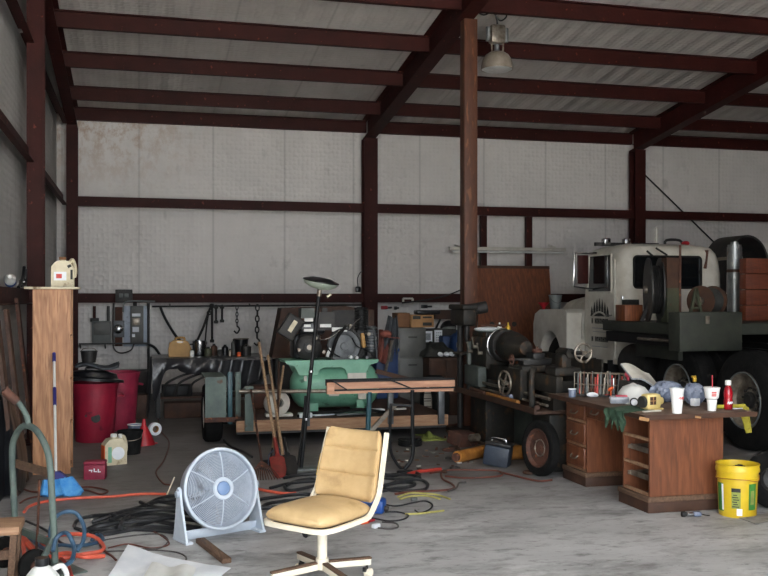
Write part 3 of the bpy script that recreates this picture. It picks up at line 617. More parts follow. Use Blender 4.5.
t = thing('hanging_rail', 'thin round rail for hanging tools along the back wall', 'rail', ((a.x + b.x) / 2, a.y, a.z)); part(t, 'rod', MB().cyl(a, b, .015, n=8), 'dark_metal', world=True)
for px in (170, 250, 320): q = A(px, 306, yc - .12); part(t, 'bracket', MB().bar((q.x, yc - .02, q.z + .03), (q.x, yc - .13, q.z), .02, .02), 'dark_metal', world=True)
yh = yc - .15
for nm, pts, r, lb, ct in [('pry_bar', [(211.5, 305), (208, 314), (203, 328), (197, 341)], .022, 'long pry bar hanging slanted from the tool rail', 'pry bar'), ('steel_rod', [(212, 305), (212, 341)], .02, 'straight dark steel rod hanging beside the pry bar', 'rod'),
        ('bar_clamp', [(209, 312), (207, 322), (205, 343)], .014, 'thin clamp bar hanging under the pry bar', 'clamp'), ('wrench', [(216, 306), (216, 322)], .02, 'left short wrench hanging on the tool rail', 'wrench'), ('wrench', [(222, 306), (222, 321)], .02, 'right short wrench hanging on the tool rail', 'wrench')]:
    t = thing(nm, lb, ct, A(pts[-1][0], pts[-1][1], yh)); part(t, 'shaft', MB().tube([A(x, y, yh) for x, y in pts], r, 6, 3), 'dark_metal', world=True)
    e = A(pts[0][0], pts[0][1] + 1, yh); part(t, 'hook', MB().torus(e, (0, 1, 0), .03, .01, 14, 6), 'dark_metal', world=True)
    e = A(pts[-1][0], pts[-1][1], yh); part(t, 'head', MB().box(e, (.07, .03, .05), bev=.008), 'dark_metal', world=True)
def chain(px0, py0, px1, py1, lb, s, y):
    a, b = A(px0, py0, y), A(px1, py1, y); n = int((a - b).length / (s * 1.5)); t = thing('hanging_chain', lb, 'chain', b)
    mb = MB()
    for i in range(n):
        c_ = a.lerp(b, (i + .5) / n); ax = (0, 1, 0) if i % 2 else (1, 0, 0)
        pr = [Vector((math.cos(k / 10 * 2 * math.pi) * s * .55, 0, math.sin(k / 10 * 2 * math.pi) * s)) for k in range(10)]
        if i % 2: pr = [Vector((0, v.x, v.z)) for v in pr]
        mb.tube([c_ + v for v in pr], s * .22, 5, 1, True)
    part(t, 'links', mb, 'dark_metal', world=True)
    part(t, 'hook', MB().tube([b, b + Vector((.04, 0, -.05)), b + Vector((0, 0, -.12)), b + Vector((-.05, 0, -.08))], .014, 6, 4), 'dark_metal', world=True); return t
chain(237, 306, 237, 326, 'thin chain with hook hanging over the black pots', .035, yh)
chain(257.5, 305, 257, 338, 'heavy dark chain with hook hanging left of the air compressor', .055, yh)
# ------------------------------------------------------------------ bench under a black tarp
BX0, BX1, BY0, BY1, BZ = .2, 1.62, 12.9, 13.75, .79
t = thing('workbench', 'steel legged workbench mostly hidden under a black tarp', 'workbench', ((BX0 + BX1) / 2, (BY0 + BY1) / 2, 0))
part(t, 'bench_top', MB().box(((BX0 + BX1) / 2, (BY0 + BY1) / 2, BZ - .03), (BX1 - BX0, BY1 - BY0, .05), bev=.006), 'dark_metal', world=True)
for x in (BX0 + .05, BX1 - .05):
    for y in (BY0 + .05, BY1 - .05): part(t, 'leg', MB().box((x, y, (BZ - .055) / 2), (.05, .05, BZ - .055)), 'dark_metal', world=True)
part(t, 'lower_shelf', MB().box(((BX0 + BX1) / 2, (BY0 + BY1) / 2 + .1, .25), (BX1 - BX0 - .1, BY1 - BY0 - .3, .03)), 'brown', world=True)
def tarpf(u, v):                   # u along the bench, v from the back over the top and down the front
    x = BX0 - .03 + u * (BX1 - BX0 + .08)
    drop = .13 + .34 * max(0, (u - .22)) ** .6 * (.75 + .3 * math.sin(u * 9)) + .42 * math.exp(-((u - .02) / .06) ** 2)
    if v < .5: y = BY1 - (BY1 - BY0) * v * 2; z = BZ + .008 + .006 * math.sin(u * 23) * math.sin(v * 20)
    else:
        k = (v - .5) * 2; y = BY0 - .02 - .05 * math.sin(k * 2.5) - .03 * math.sin(u * 31 + k * 3) * k; z = BZ + .006 - drop * k
    return (x, y, z)
solo('black_tarp', MB().sheet(tarpf, 60, 26, .006), 'tarp', 'shiny black plastic tarp draped over the back workbench', 'tarp')
def tend(u, v):
    y = BY0 - .04 + u * .6; return (BX0 - .04 - .02 * math.sin(u * 14) - .05 * v, y + .03 * math.sin(v * 5), BZ + .004 - .76 * v * (1 - .25 * u))
solo('tarp_fold', MB().sheet(tend, 20, 12, .006), 'tarp', 'black tarp fold hanging to the floor at the bench left end', 'tarp')
def tend2(u, v):
    x = 1.0 + u * .75; return (x, BY0 - .12 - .05 * math.sin(u * 17 + v * 2) - .05 * v, BZ - .02 - (.30 + .1 * math.sin(u * 5)) * v)
solo('tarp_fold', MB().sheet(tend2, 30, 10, .006), 'tarp', 'bunched black tarp hanging from the bench right front', 'tarp')
for k, (x, r_) in enumerate([(.55, .17), (.72, .2), (.9, .18)]):
    solo('curved_pipe', MB().tube([(x - .25, 13.05, .285), (x - .2, 13.02, .45), (x - .02, 13.0, .55), (x + .16, 13.02, .6)], .016, 8, 6), 'dark_metal', ['leftmost', 'middle', 'rightmost'][k] + ' of the three bent black pipes under the workbench', 'pipe', 'bent pipes under the workbench')
solo('storage_box', MB().box((.5, 13.3, .34), (.4, .3, .145), bev=.01), 'black', 'black box on the shelf under the tarp-covered bench', 'box')
solo('storage_box', MB().box((.62, 13.0, .11), (.6, .3, .2), bev=.01), 'brown', 'dark brown box on the floor under the tarp-covered bench', 'box')
q = A(180, 361, 13.15); zb = BZ + .016
t = thing('tool_case', 'tan plastic tool case standing on the tarp-covered bench', 'case', (q.x, 13.15, zb))
part(t, 'body', MB().prism([(-.15, 0), (.15, 0), (.155, .1), (.11, .2), (.06, .225), (-.08, .225), (-.14, .19), (-.155, .1)], .12, Matrix(((1, 0, 0, 0), (0, 0, -1, .06), (0, 1, 0, 0), (0, 0, 0, 1)))), 'tan'); part(t, 'handle', MB().tube([(-.06, 0, .22), (-.05, 0, .255), (.05, 0, .255), (.06, 0, .22)], .014, 8, 4), 'tan'); part(t, 'latch', MB().box((0, -.062, .2), (.08, .008, .025)), 'worn_steel')
q = A(199.5, 354, 13.3); t = thing('steel_pot', 'shiny chrome pot on the tarp-covered bench', 'pot', (q.x, 13.3, zb)); part(t, 'body', MB().lathe([(0, 0), (.085, 0), (.095, .02), (.095, .2), (.1, .205), (.09, .205), (.085, .02), (0, .015)], n=28), 'chrome'); part(t, 'handle', MB().tube([(-.09, 0, .16), (-.13, 0, .15), (-.13, 0, .07), (-.09, 0, .06)], .008, 8, 4), 'dark_metal')
q = A(241, 352, 13.3); t = thing('stock_pot', 'tall black pot on the tarp-covered bench', 'pot', (q.x, 13.3, zb)); part(t, 'body', MB().lathe([(0, 0), (.08, 0), (.1, .22), (.11, .225), (.095, .225), (.075, .01), (0, .01)], n=28), 'plastic_black'); part(t, 'rim', MB().torus((0, 0, .225), (0, 0, 1), .105, .007, 28, 6), 'worn_steel')
q = A(246, 356, 13.1); t = thing('paint_tin', 'short black tin in front of the tall black pot', 'tin', (q.x, 13.08, zb)); part(t, 'body', MB().lathe([(0, 0), (.065, 0), (.07, .13), (.06, .13), (.055, .01), (0, .01)], n=20), 'dark_metal'); part(t, 'bail', MB().tube([(-.068, 0, .11), (0, -.06, .16), (.068, 0, .11)], .004, 6, 5), 'worn_steel')
for px, y, r, h, m, nm, lb, ct in [(192, 13.05, .03, .1, 'white_plastic', 'spray_can', 'small white spray can left of the chrome pot', 'spray can'), (208, 13.1, .05, .13, 'olive', 'oil_can', 'olive oil can right of the chrome pot', 'can'), (214, 13.3, .045, .16, 'brown', 'glass_jar', 'brown jar between olive can and black tins', 'jar'), (220, 13.05, .035, .11, 'dark_metal', 'spray_can', 'dark grey spray can at the middle of the bench front', 'spray can'),
        (225, 13.25, .045, .15, 'plastic_black', 'oil_bottle', 'squat black bottle at the middle of the bench', 'bottle'), (230, 13.05, .03, .1, 'worn_steel', 'steel_cup', 'small bare steel cup left of the tall black pot', 'cup'), (234, 13.35, .04, .22, 'cabinet', 'spray_can', 'tall grey spray can just left of the tall black pot', 'spray can'), (239, 13.0, .028, .07, 'orange', 'grease_cap', 'little orange cap in front of the tall black pot', 'cap')]:
    q = A(px, 358, y); t = thing(nm, lb, ct, (q.x, y, zb)); part(t, 'body', MB().lathe([(0, 0), (r, 0), (r, h * .75), (r * .6, h * .86), (r * .5, h * .88), (0, h * .88)], n=16), m); part(t, 'cap', MB().cyl((0, 0, h * .87), (0, 0, h), r * .45, n=12), 'dark_metal' if m != 'dark_metal' else 'white_plastic')
# ------------------------------------------------------------------ trailer
TY0, TY1 = 10.2, 12.3
a, b = A(237, 421, TY0), A(447, 414, TY0); TX0, TX1, TZ = a.x, b.x, a.z
t = thing('flatbed_trailer', 'low flatbed trailer with worn wooden deck carrying the green compressor', 'trailer', ((TX0 + TX1) / 2, (TY0 + TY1) / 2, 0))
part(t, 'deck', MB().box(((TX0 + TX1) / 2, (TY0 + TY1) / 2 + .02, TZ - .025), (TX1 - TX0, TY1 - TY0 - .04, .045)), 'brown', 'dirty dark deck planks', world=True)
part(t, 'edge_board', MB().box(((TX0 + TX1) / 2, TY0, TZ - .06), (TX1 - TX0 + .02, .035, .12), bev=.005), 'plank', world=True)
part(t, 'frame', MB().box(((TX0 + TX1) / 2, TY0 + .06, TZ - .1), (TX1 - TX0, .05, .1)).box(((TX0 + TX1) / 2, TY1 - .08, TZ - .1), (TX1 - TX0, .05, .1)).box((TX0 + .1, (TY0 + TY1) / 2, TZ - .1), (.05, TY1 - TY0 - .1, .1)).box((TX1 - .1, (TY0 + TY1) / 2, TZ - .1), (.05, TY1 - TY0 - .1, .1)), 'dark_metal', world=True)
def post(px, y0, y1, w=.08, m='grey_green', Y=None):
    Y = TY0 - .03 if Y is None else Y
    a, b = A(px, y0, Y), A(px, y1, Y); part(t, 'stake_post', MB().box((a.x, Y, (a.z + b.z) / 2), (w, .05, a.z - b.z), bev=.004), m, world=True)
post(249, 386, 431, .09); post(390.5, 388, 424, .06, 'grey_metal'); post(441, 388, 424, .07, 'grey_metal'); post(307, 396, 426, .06, 'grey_metal')
a, b = A(239, 391.5, TY0 - .08), A(375, 391, TY0 - .08); part(t, 'pipe_rail', MB().cyl(a, b, .022, n=10), 'worn_steel', world=True)
post(230, 372, 424, .05, 'teal', TY0 + .25); post(238, 372, 424, .06, 'grey_green', TY0 + .3)
def wheel(par, c, axis, ro, ri, w, rim='worn_steel', tyre='tyre', lugs=6):
    ax = Vector(axis).normalized(); c = Vector(c); h = w / 2
    wt = part(par, 'tyre', MB().lathe([(ri, -h * .8), (ri + .02, -h), (ro * .9, -h), (ro * .98, -h * .8), (ro, -h * .5), (ro, h * .5), (ro * .98, h * .8), (ro * .9, h), (ri + .02, h), (ri, h * .8)], c, ax, 48, True), tyre, world=True)
    wr = part(par, 'rim', MB().lathe([(ri, -h * .8), (ri, h * .85), (ri * .95, h * .9), (ri * .9, h * .6), (ri * .85, h * .2), (ri * .5, h * .05), (ri * .3, h * .25), (0, h * .3), (0, h * .1), (ri * .4, -h * .1), (ri * .8, 0)], c, ax, 36, False), rim, world=True)
    px_ = ax.orthogonal().normalized(); py_ = ax.cross(px_); mb = MB()
    for k in range(lugs):
        q = c + (px_ * math.cos(k * 2 * math.pi / lugs) + py_ * math.sin(k * 2 * math.pi / lugs)) * ri * .42; mb.cyl(q, q + ax * h * .35, ri * .05, n=6)
    mb.torus(c + ax * h * .16, ax, ri * .42, ri * .03, 24, 6); part(wr, 'lug_nuts', mb, 'chrome' if rim != 'rust' else 'worn_steel', world=True)
wc = A(213, 415, 10.6); wr_ = .325
wheel(t, (wc.x, 10.75, wr_), (-1, 0, 0), wr_, .19, .2, 'white_paint')
wheel(t, (TX1 + .17, 11.2, wr_), (1, 0, 0), wr_, .19, .2, 'white_paint')
part(t, 'axle', MB().cyl((wc.x + .05, 11.15, wr_ - .16), (TX1 + .12, 11.15, wr_ - .16), .03, n=10), 'dark_metal', world=True)
a0, a1 = A(206, 378, 10.42), A(225, 421, 10.42)
part(t, 'fender', MB().box(((a0.x + a1.x) / 2, 10.75, a0.z), (a1.x - a0.x + .02, .72, .02)).box(((a0.x + a1.x) / 2, 10.4, (a0.z + a1.z) / 2), (a1.x - a0.x + .02, .02, a0.z - a1.z)), 'grey_green', 'grey box fender', world=True)
part(t, 'mud_strip', MB().box(((a0.x + a1.x) / 2 + .08, 10.385, a1.z + .02), (a1.x - a0.x + .2, .02, .05)), 'rust', world=True)
# ------------------------------------------------------------------ air compressor
CYY = 10.85; a, b = A(290, 385, CYY), A(378, 385, CYY); zc = a.z; TR = .255; cx = (a.x + b.x) / 2; hl_ = (b.x - a.x) / 2
zc = TZ + .045 + TR
t = thing('air_compressor', 'big mint green horizontal air compressor with black twin engine on the trailer', 'air compressor', (cx, CYY, TZ))
prof = [(0, -hl_), (TR * .4, -hl_ + .012), (TR * .72, -hl_ + .05), (TR * .92, -hl_ + .1), (TR, -hl_ + .16), (TR, hl_ - .16), (TR * .92, hl_ - .1), (TR * .72, hl_ - .05), (TR * .4, hl_ - .012), (0, hl_)]
part(t, 'tank', MB().lathe(prof, (cx, CYY, zc), (1, 0, 0), 48), 'mint', world=True)
for s in (-1, 1):
    for q in (-.14, .14): part(t, 'foot', MB().box((cx + s * (hl_ - .25), CYY + q, (TZ + zc - .12) / 2), (.1, .06, zc - .12 - TZ - .004), bev=.005), 'mint', world=True)
ptop = A(330, 360.5, CYY - .2).z
a, b = A(285, 361, CYY - .25), A(379, 361, CYY - .25)
W2 = (b.x - a.x) / 2; pcx = (a.x + b.x) / 2
mb = MB(); mb.box((pcx, CYY, ptop), (2 * W2, .5, .016), bev=.004)
part(t, 'deck_plate', mb, 'mint', world=True)
zb_ = zc + TR * .55
poly = [(-W2, 0), (W2, 0), (W2 - .02, -.03), (W2 * .8, -.055), (W2 * .7, -(ptop - zb_)), (.17, -(ptop - zb_)), (.15, -.1), (.1, -.075), (-.1, -.075), (-.15, -.1), (-.17, -(ptop - zb_)), (-W2 * .7, -(ptop - zb_)), (-W2 * .8, -.055), (-W2 + .02, -.03)]
part(t, 'saddle', MB().prism(poly, .02, Matrix(((1, 0, 0, pcx), (0, 0, -1, CYY - .232), (0, 1, 0, ptop), (0, 0, 0, 1)))), 'mint', world=True)
part(t, 'saddle', MB().prism(poly, .02, Matrix(((1, 0, 0, pcx), (0, 0, -1, CYY + .25), (0, 1, 0, ptop), (0, 0, 0, 1)))), 'mint_light', world=True)
yf = CYY - TR - .006
def dec(n, px0, py0, px1, py1, m, Y, dep=.006, lab=None, par=None):
    a, b = A(px0, py0, Y), A(px1, py1, Y); return part(par or t, n, MB().box(((a.x + b.x) / 2, Y, (a.z + b.z) / 2), (b.x - a.x, dep, a.z - b.z)), m, lab, world=True)
dec('label_sticker', 347.5, 373, 366, 378.5, 'white_paint', CYY - TR * .93, .03); dec('label_sticker', 358, 391.5, 366, 399, 'white_paint', CYY - TR * .97, .02); dec('label_sticker', 304, 376, 306.5, 381, 'white_paint', CYY - TR * .9, .03); dec('label_sticker', 329, 393, 339, 396, 'white_paint', CYY - TR * .995, .02)
dec('belt_strip', 356.5, 400, 362.5, 414, 'mint', CYY - TR - .02, .02, 'mint green strap foot')
# engine and pump on the plate
ez = ptop + .01; ye = CYY - .12
e = A(308, 347, ye)
eng = part(t, 'engine', MB().box((e.x - .01, CYY + .02, ez + .15), (.32, .3, .28), bev=.04).box((e.x + .06, CYY + .04, ez + .36), (.3, .26, .16), bev=.04), 'plastic_black', 'black petrol engine', world=True)
part(eng, 'recoil_cover', MB().lathe([(0, -.03), (.06, -.03), (.065, -.015), (.13, -.0), (.15, .02), (.155, .08), (0, .08)], (e.x, ye - .06, e.z), (0, 1, 0), 32), 'dark_metal', world=True)
part(eng, 'pull_hub', MB().cyl((e.x, ye - .1, e.z), (e.x, ye - .05, e.z), .03, n=14), 'worn_steel', world=True)
m0, m1 = A(284, 337, ye - .1), A(297, 317, ye - .1)
part(eng, 'muffler', MB().bar(m0, m1, .2, .12, up=(0, 1, 0), bev=.02), 'dark_metal', world=True)
mm = m0.lerp(m1, .55); dd = (m1 - m0).normalized(); part(eng, 'muffler_label', MB().bar(mm - dd * .07 + Vector((0, -.105, 0)), mm + dd * .07 + Vector((0, -.105, 0)), .05, .006, up=(0, 1, 0)), 'cream_plastic', world=True)
for px0, py0, px1, py1 in [(304.5, 318, 313, 321.5), (304, 324.5, 310.5, 327), (304, 329, 313, 331.5), (320, 324, 331, 327.2), (332, 327.5, 347, 331.5)]: dec('engine_label', px0, py0, px1, py1, 'white_plastic', CYY - .16 if px0 < 315 else CYY - .2, .02, par=eng)
dec('fuel_tank', 314, 312, 333, 330, 'dark_metal', CYY - .03, .2, par=eng); dec('fuel_cap', 322, 308, 327, 312, 'dark_metal', CYY - .03, .06, par=eng); dec('air_cleaner', 300, 308, 313, 318, 'machine_light', CYY - .05, .2, par=eng)
f = A(343, 346, ye)
pump = part(t, 'compressor_pump', MB().box((f.x + .1, CYY + .05, ez + .12), (.3, .24, .24), bev=.03), 'dark_metal', 'dark cast iron pump', world=True)
part(pump, 'flywheel', MB().lathe([(.0, -.02), (.04, -.02), (.045, 0), (.13, .005), (.15, -.01), (.185, -.01), (.185, .05), (.15, .05), (.13, .03), (0, .03)], (f.x, ye - .06, f.z), (0, 1, 0), 40), 'grey_metal', world=True)
mb = MB(); g_ = A(336, 346, ye)
mb.torus((f.x, ye - .1, f.z), (0, 1, 0), .2, .012, 40, 6); part(pump, 'belt_guard', mb, 'dark_metal', world=True)
part(t, 'drive_belt', MB().tube([A(331, 357, ye - .11), A(337, 338, ye - .11), A(346, 326, ye - .11)], .02, 6, 3), 'rubber', world=True)
for px, lo_, hi_ in [(361, 307, 330), (371, 326, 352)]:
    c0, c1 = A(px, hi_, CYY - .1), A(px, lo_, CYY - .1); pr = []; nz = 9
    for k in range(nz):
        z = k / nz * (c1.z - c0.z); dz = (c1.z - c0.z) / nz; pr += [(.055, z), (.08, z + dz * .2), (.08, z + dz * .55), (.055, z + dz * .75)]
    part(pump, 'finned_cylinder', MB().lathe([(0, 0)] + pr + [(.05, c1.z - c0.z), (0, c1.z - c0.z)], c0, (0, 0, 1), 24), 'black' if px < 365 else 'grey_metal', world=True)
    part(pump, 'cylinder_base', MB().box((c0.x, CYY - .06, (c0.z + ez) / 2), (.1, .1, max(.02, c0.z - ez)), bev=.01), 'dark_metal', world=True)
part(pump, 'air_filter', MB().bar(A(362, 333, CYY - .24), A(364, 348, CYY - .24), .06, .05, bev=.02), 'tan', 'yellowed air filter', world=True)
part(pump, 'copper_tube', MB().tube([A(366, 326, CYY - .2), A(374, 330, CYY - .2), A(376, 345, CYY - .2), A(377, 360, CYY - .2)], .012, 6, 4), 'grey_metal', world=True)
for px, py in [(351, 357), (357, 357.5), (367, 357.5)]: c0 = A(px, py, CYY - .26); part(pump, 'valve_knob', MB().cyl(c0, c0 + Vector((0, .18, 0)), .018, n=10), 'white_plastic' if px < 360 else 'grey_metal', world=True)
part(t, 'white_valve', MB().bar(A(327, 357, ye - .1), A(330, 348, ye - .1), .04, .03, bev=.006), 'white_plastic', 'white valve block', world=True)
for k, pp in enumerate([[(300, 334), (296, 345), (299, 356)], [(317, 331), (321, 340), (333, 336), (340, 330)], [(326, 345), (331, 352), (340, 357)], [(349, 330), (356, 322), (361, 318)], [(352, 338), (357, 346), (369, 352), (374, 358)]]):
    part(t, 'fuel_line', MB().tube([A(x, y, ye - .14) for x, y in pp], .008, 6, 5), 'chrome' if k in (1, 3) else 'black', world=True)
for px, py in [(316, 338), (324, 352), (351, 326), (369, 334), (299, 350)]: c0 = A(px, py, ye - .12); part(t, 'bolt_cap', MB().cyl(c0, c0 + Vector((0, .12, 0)), .02, n=8), 'worn_steel', world=True)
# dark cabinet behind the engine
YB = 12.45; pts = [A(281.5, 308, YB), A(345, 306, YB), A(374, 310, YB), A(375, 358, YB), A(272, 358, YB)]
mb = MB(); mb.prism([(p.x, p.z) for p in pts], .35, Matrix(((1, 0, 0, 0), (0, 0, -1, YB + .35), (0, 1, 0, 0), (0, 0, 0, 1))))
zz = pts[3].z
t2 = thing('welding_machine', 'dark brown machine cabinet with slanted end behind the compressor', 'machine', ((pts[0].x + pts[2].x) / 2, YB + .2, 0))
part(t2, 'housing', mb, 'brown', world=True); part(t2, 'stand', MB().box(((pts[3].x + pts[4].x) / 2, YB + .175, zz / 2), (pts[3].x - pts[4].x - .1, .3, zz)), 'dark_metal', world=True)
part(t2, 'front_panel', MB().box((A(350, 330, YB).x, YB - .01, A(350, 325, YB).z), (.5, .02, .4), bev=.005), 'dark_metal', world=True)
# small things on the trailer deck
q = A(277, 413, 10.45); t = thing('engine_cowl', 'dirty white engine cowl with round hole on the trailer deck', 'cowl', (q.x, 10.45, TZ + .002))
part(t, 'shell', MB().lathe([(.05, -.08), (.13, -.07), (.15, 0), (.13, .06), (.05, .07)], (0, 0, .15), (.3, -1, .15), 24, True), 'white_paint'); part(t, 'inner_fan', MB().cyl((.0, .05, .15), (.0, -.04, .155), .05, n=16), 'ink_dark'); part(t, 'flange', MB().box((0.02, .02, .02), (.3, .16, .035), bev=.01), 'white_paint')
for px, py, w, dpt, h, rz, m, nm, lb, ct in [(270, 401, .1, .1, .1, 0, 'bag', 'plastic_bottle', 'bluish clear bottle left of the white cowl', 'bottle'), (325, 414, .3, .12, .012, .25, 'paper', 'metal_strip', 'white metal strip on the trailer deck under the tank', 'strip'), (305, 416, .14, .1, .05, .1, 'paper', 'white_box', 'small white box on the trailer deck behind the lamp pole', 'box'), (376, 409, .18, .1, .02, .2, 'paper', 'white_tray', 'white tray on the trailer deck below the wooden bench board', 'tray'), (400, 408, .14, .06, .02, .3, 'white_paint', 'white_strip', 'short white strip on the right end of the trailer deck', 'strip'), (350, 412, .4, .3, .02, .1, 'grey_metal', 'steel_plate', 'grey steel plate on the trailer deck by the tank foot', 'plate')]:
    q = G(px, py, TZ + h) if px != 270 else G(px, 414, TZ); q.y = min(q.y, TY1 - .2); q.y = max(q.y, TY0 + .12)
    q = A(px, 400, q.y)
    if nm == 'plastic_bottle': mb = MB().lathe([(0, 0), (.05, 0), (.055, .02), (.055, .12), (.02, .17), (.02, .19), (0, .19)], (q.x, q.y, TZ + .002), n=16)
    else: mb = MB().box((q.x, q.y, TZ + h / 2 + .002), (w, dpt, h), (0, 0, rz), bev=.003)
    solo(nm, mb, m, lb, ct)
solo('engine_block', MB().box((A(262, 395, 11.3).x, 11.3, TZ + .14), (.3, .3, .27), bev=.03), 'rust', 'rusty brown engine part on the left of the trailer deck', 'engine part')
solo('rubber_hose', MB().tube([Vector((A(298, 424, 10.3).x, 10.3, TZ + .02)), Vector((A(310, 412, 10.5).x, 10.45, TZ + .03)), Vector((A(330, 405, 10.5).x, 10.4, TZ + .04)), Vector((A(360, 402, 10.4).x, 10.4, TZ + .06)), Vector((A(385, 402, 10.4).x, 10.4, TZ + .02))], .018, 8, 6), 'rubber', 'black hose curving over the trailer deck under the tank', 'hose')
# ------------------------------------------------------------------ folding work stand with boards
WY = 8.5
a, b = A(328, 386, WY), A(455, 386, WY); zt = A(390, 381, WY).z; W = b.x - a.x; cxw = (a.x + b.x) / 2
t = thing('work_stand', 'black steel work stand topped with pinkish wooden boards behind the chair', 'work stand', (cxw, WY + .15, 0))
part(t, 'board', MB().box((cxw, WY + .02, zt - .035), (W, .04, .062), bev=.004), 'plank_pink', world=True)
part(t, 'board', MB().box((cxw, WY + .025, zt - .095), (W - .02, .03, .03), bev=.003), 'plank_pink', world=True)
part(t, 'board', MB().box((cxw + .02, WY + .2, zt - .03), (W - .05, .24, .03), bev=.004), 'brown', 'dark top board', world=True)
part(t, 'end_block', MB().box((a.x + .02, WY - .012, zt - .055), (.07, .03, .105), bev=.004), 'plank_pink', world=True)
for z, y in [(zt + .006, WY + .02), (zt - .074, WY - .006)]: part(t, 'angle_rail', MB().box((cxw + .02, y, z), (W - .04, .05 if z > zt else .012, .012)), 'black', world=True)
part(t, 'angle_rail', MB().box((cxw + .02, WY + .33, zt - .03), (W - .04, .02, .06)), 'black', world=True)
part(t, 'brace', MB().bar(A(333, 381, WY - .02), A(347, 390, WY - .02), .012, .025, up=(0, 1, 0)), 'black', world=True)
part(t, 'brace', MB().bar(A(388, 379, WY - .02), A(413, 389, WY - .02), .012, .025, up=(0, 1, 0)), 'black', world=True)
def legs(pix, r, m, Y, nm='leg'): part(t, nm, MB().tube([A(x, y, Y) if not isinstance(x, Vector) else x for x, y in pix], r, 8, 4), m, world=True)
legs([(412.5, 390), (412.5, 430), (413, 452), (410, 462), (404, 470)], .019, 'black', WY)
legs([(369.5, 392), (368, 430), (367, 462)], .024, 'teal', WY + .02)
legs([(391, 404), (390, 430), (391, 452), (398, 465), (404, 471)], .014, 'black', WY + .05)
part(t, 'foot_bar', MB().bar(G(397, 472, .014), G(412, 471, .014), .03, .022), 'black', world=True); part(t, 'foot_bar', MB().bar(G(358, 468, .014), G(376, 468, .014), .03, .022), 'black', world=True)
part(t, 'cross_bar', MB().bar(A(390, 404.5, WY + .05), A(413, 405.5, WY), .02, .02), 'black', world=True)
part(t, 'diagonal_stay', MB().bar(A(395, 405, WY + .08), A(368, 434, WY + .04), .02, .04), 'worn_steel', 'grey flat diagonal stay', world=True)
# ------------------------------------------------------------------ torchiere lamp
b0 = G(301, 470); LY = b0.y; top = A(319, 293, LY)
t = thing('torchiere_lamp', 'black pole floor lamp with a dark green bowl shade leaning right', 'floor lamp', b0)
part(t, 'base_plate', MB().box((b0.x + .03, b0.y, .012), (.26, .2, .022), bev=.008), 'panel_grey', world=True)
part(t, 'pole', MB().cyl((b0.x, LY, .022), top, .0185, n=12), 'black', world=True)
part(t, 'second_rod', MB().cyl((b0.x - .035, LY - .02, .02), b0.lerp(top, .42) + Vector((-.028, -.02, 0)), .01, n=8), 'black', world=True)
for k in (.28, .55): q = b0.lerp(top, k); q2 = b0.lerp(top, k + .012); part(t, 'joint_collar', MB().cyl(q, q2, .022, n=12), 'chrome', world=True)
ax = Vector((.1, -.14, 1)).normalized()
ax = Vector((.16, -.13, 1)).normalized()
part(t, 'socket', MB().cyl(top - Vector((0, 0, .03)), top + ax * .05, .022, n=12), 'worn_steel', world=True)
part(t, 'bowl_shade', MB().lathe([(.02, .03), (.08, .035), (.13, .055), (.162, .085), (.168, .085), (.14, .05), (.09, .025), (.02, .015)], top + ax * .02, ax, 36), 'lamp_bowl', 'pale grey-green bowl', world=True)
part(t, 'shade_cover', MB().lathe([(0, .075), (.15, .086), (.172, .088), (.172, .096), (.1, .12), (0, .125)], top + ax * .02, ax, 36), 'plastic_black', 'black disc over the bowl', world=True)
part(t, 'pull_switch', MB().cyl(A(327, 297, LY), A(331, 294, LY), .012, n=8), 'cream_plastic', world=True)
# ------------------------------------------------------------------ rakes and shovels in a bunch (leaning on the trailer rail)
def handle_tool(nm, lb, ct, foot, topp, r, m):
    t = thing(nm, lb, ct, foot); part(t, 'handle', MB().cyl(foot + (topp - foot) * .16, topp, r, n=10), m, world=True); return t
RY = TY0 - .16
f0 = G(264, 477, .02); t0 = A(251, 390, RY); t = handle_tool('leaf_rake', 'rusty rake with thin dark handle, leftmost of the leaning tools', 'rake', f0, t0 + Vector((.0, .0, .0)), .011, 'rust')
k0 = f0 + (t0 - f0) * .16; mb = MB()
for i in range(12):
    q = (i - 5.5) / 5.5; mb.tube([k0, k0.lerp(f0, .5) + Vector((q * .07, 0, .01)), f0 + Vector((q * .13, -.02, .0)), f0 + Vector((q * .135, -.05, -.015))], .0045, 5, 2)
part(t, 'tines', mb, 'rust', world=True)
f0 = G(281, 477, .01); t0 = A(259, 343, RY); t = handle_tool('shovel', 'long pale wood handled shovel with red blade in the leaning bunch', 'shovel', f0, t0, .016, 'handle_wood')
dv = (t0 - f0); L_ = dv.length
def shov(t, f0, t0, m, w=.11):
    dv = (t0 - f0).normalized(); sx_ = Vector((1, 0, 0)); sx_ = (sx_ - dv * sx_.dot(dv)).normalized(); nn = dv.cross(sx_)
    def bf(u, v):
        wd = w * (1 if v < .75 else 1) * (math.sin(min(1, .25 + v * 1.6) * math.pi / 2)); c_ = (u - .5) * 2
        return f0 + dv * (.3 * v) + sx_ * (c_ * w * (.55 + .45 * min(1, v * 2.2))) + nn * (.03 * c_ * c_ + .02 * v)
    part(t, 'blade', MB().sheet(bf, 12, 10, .006), m, world=True); part(t, 'socket', MB().cyl(f0 + dv * .28, f0 + dv * .5, .022, .019, n=10), m, world=True)
shov(t, f0, t0, 'red_dirty', .07)
f0 = G(286, 476, .01); t0 = A(268, 356, RY + .02); t = handle_tool('shovel', 'shorter wood handled shovel with dark blade in the leaning bunch', 'shovel', f0, t0, .015, 'handle_wood'); shov(t, f0 + Vector((.06, .05, 0)), t0, 'dark_metal', .08)
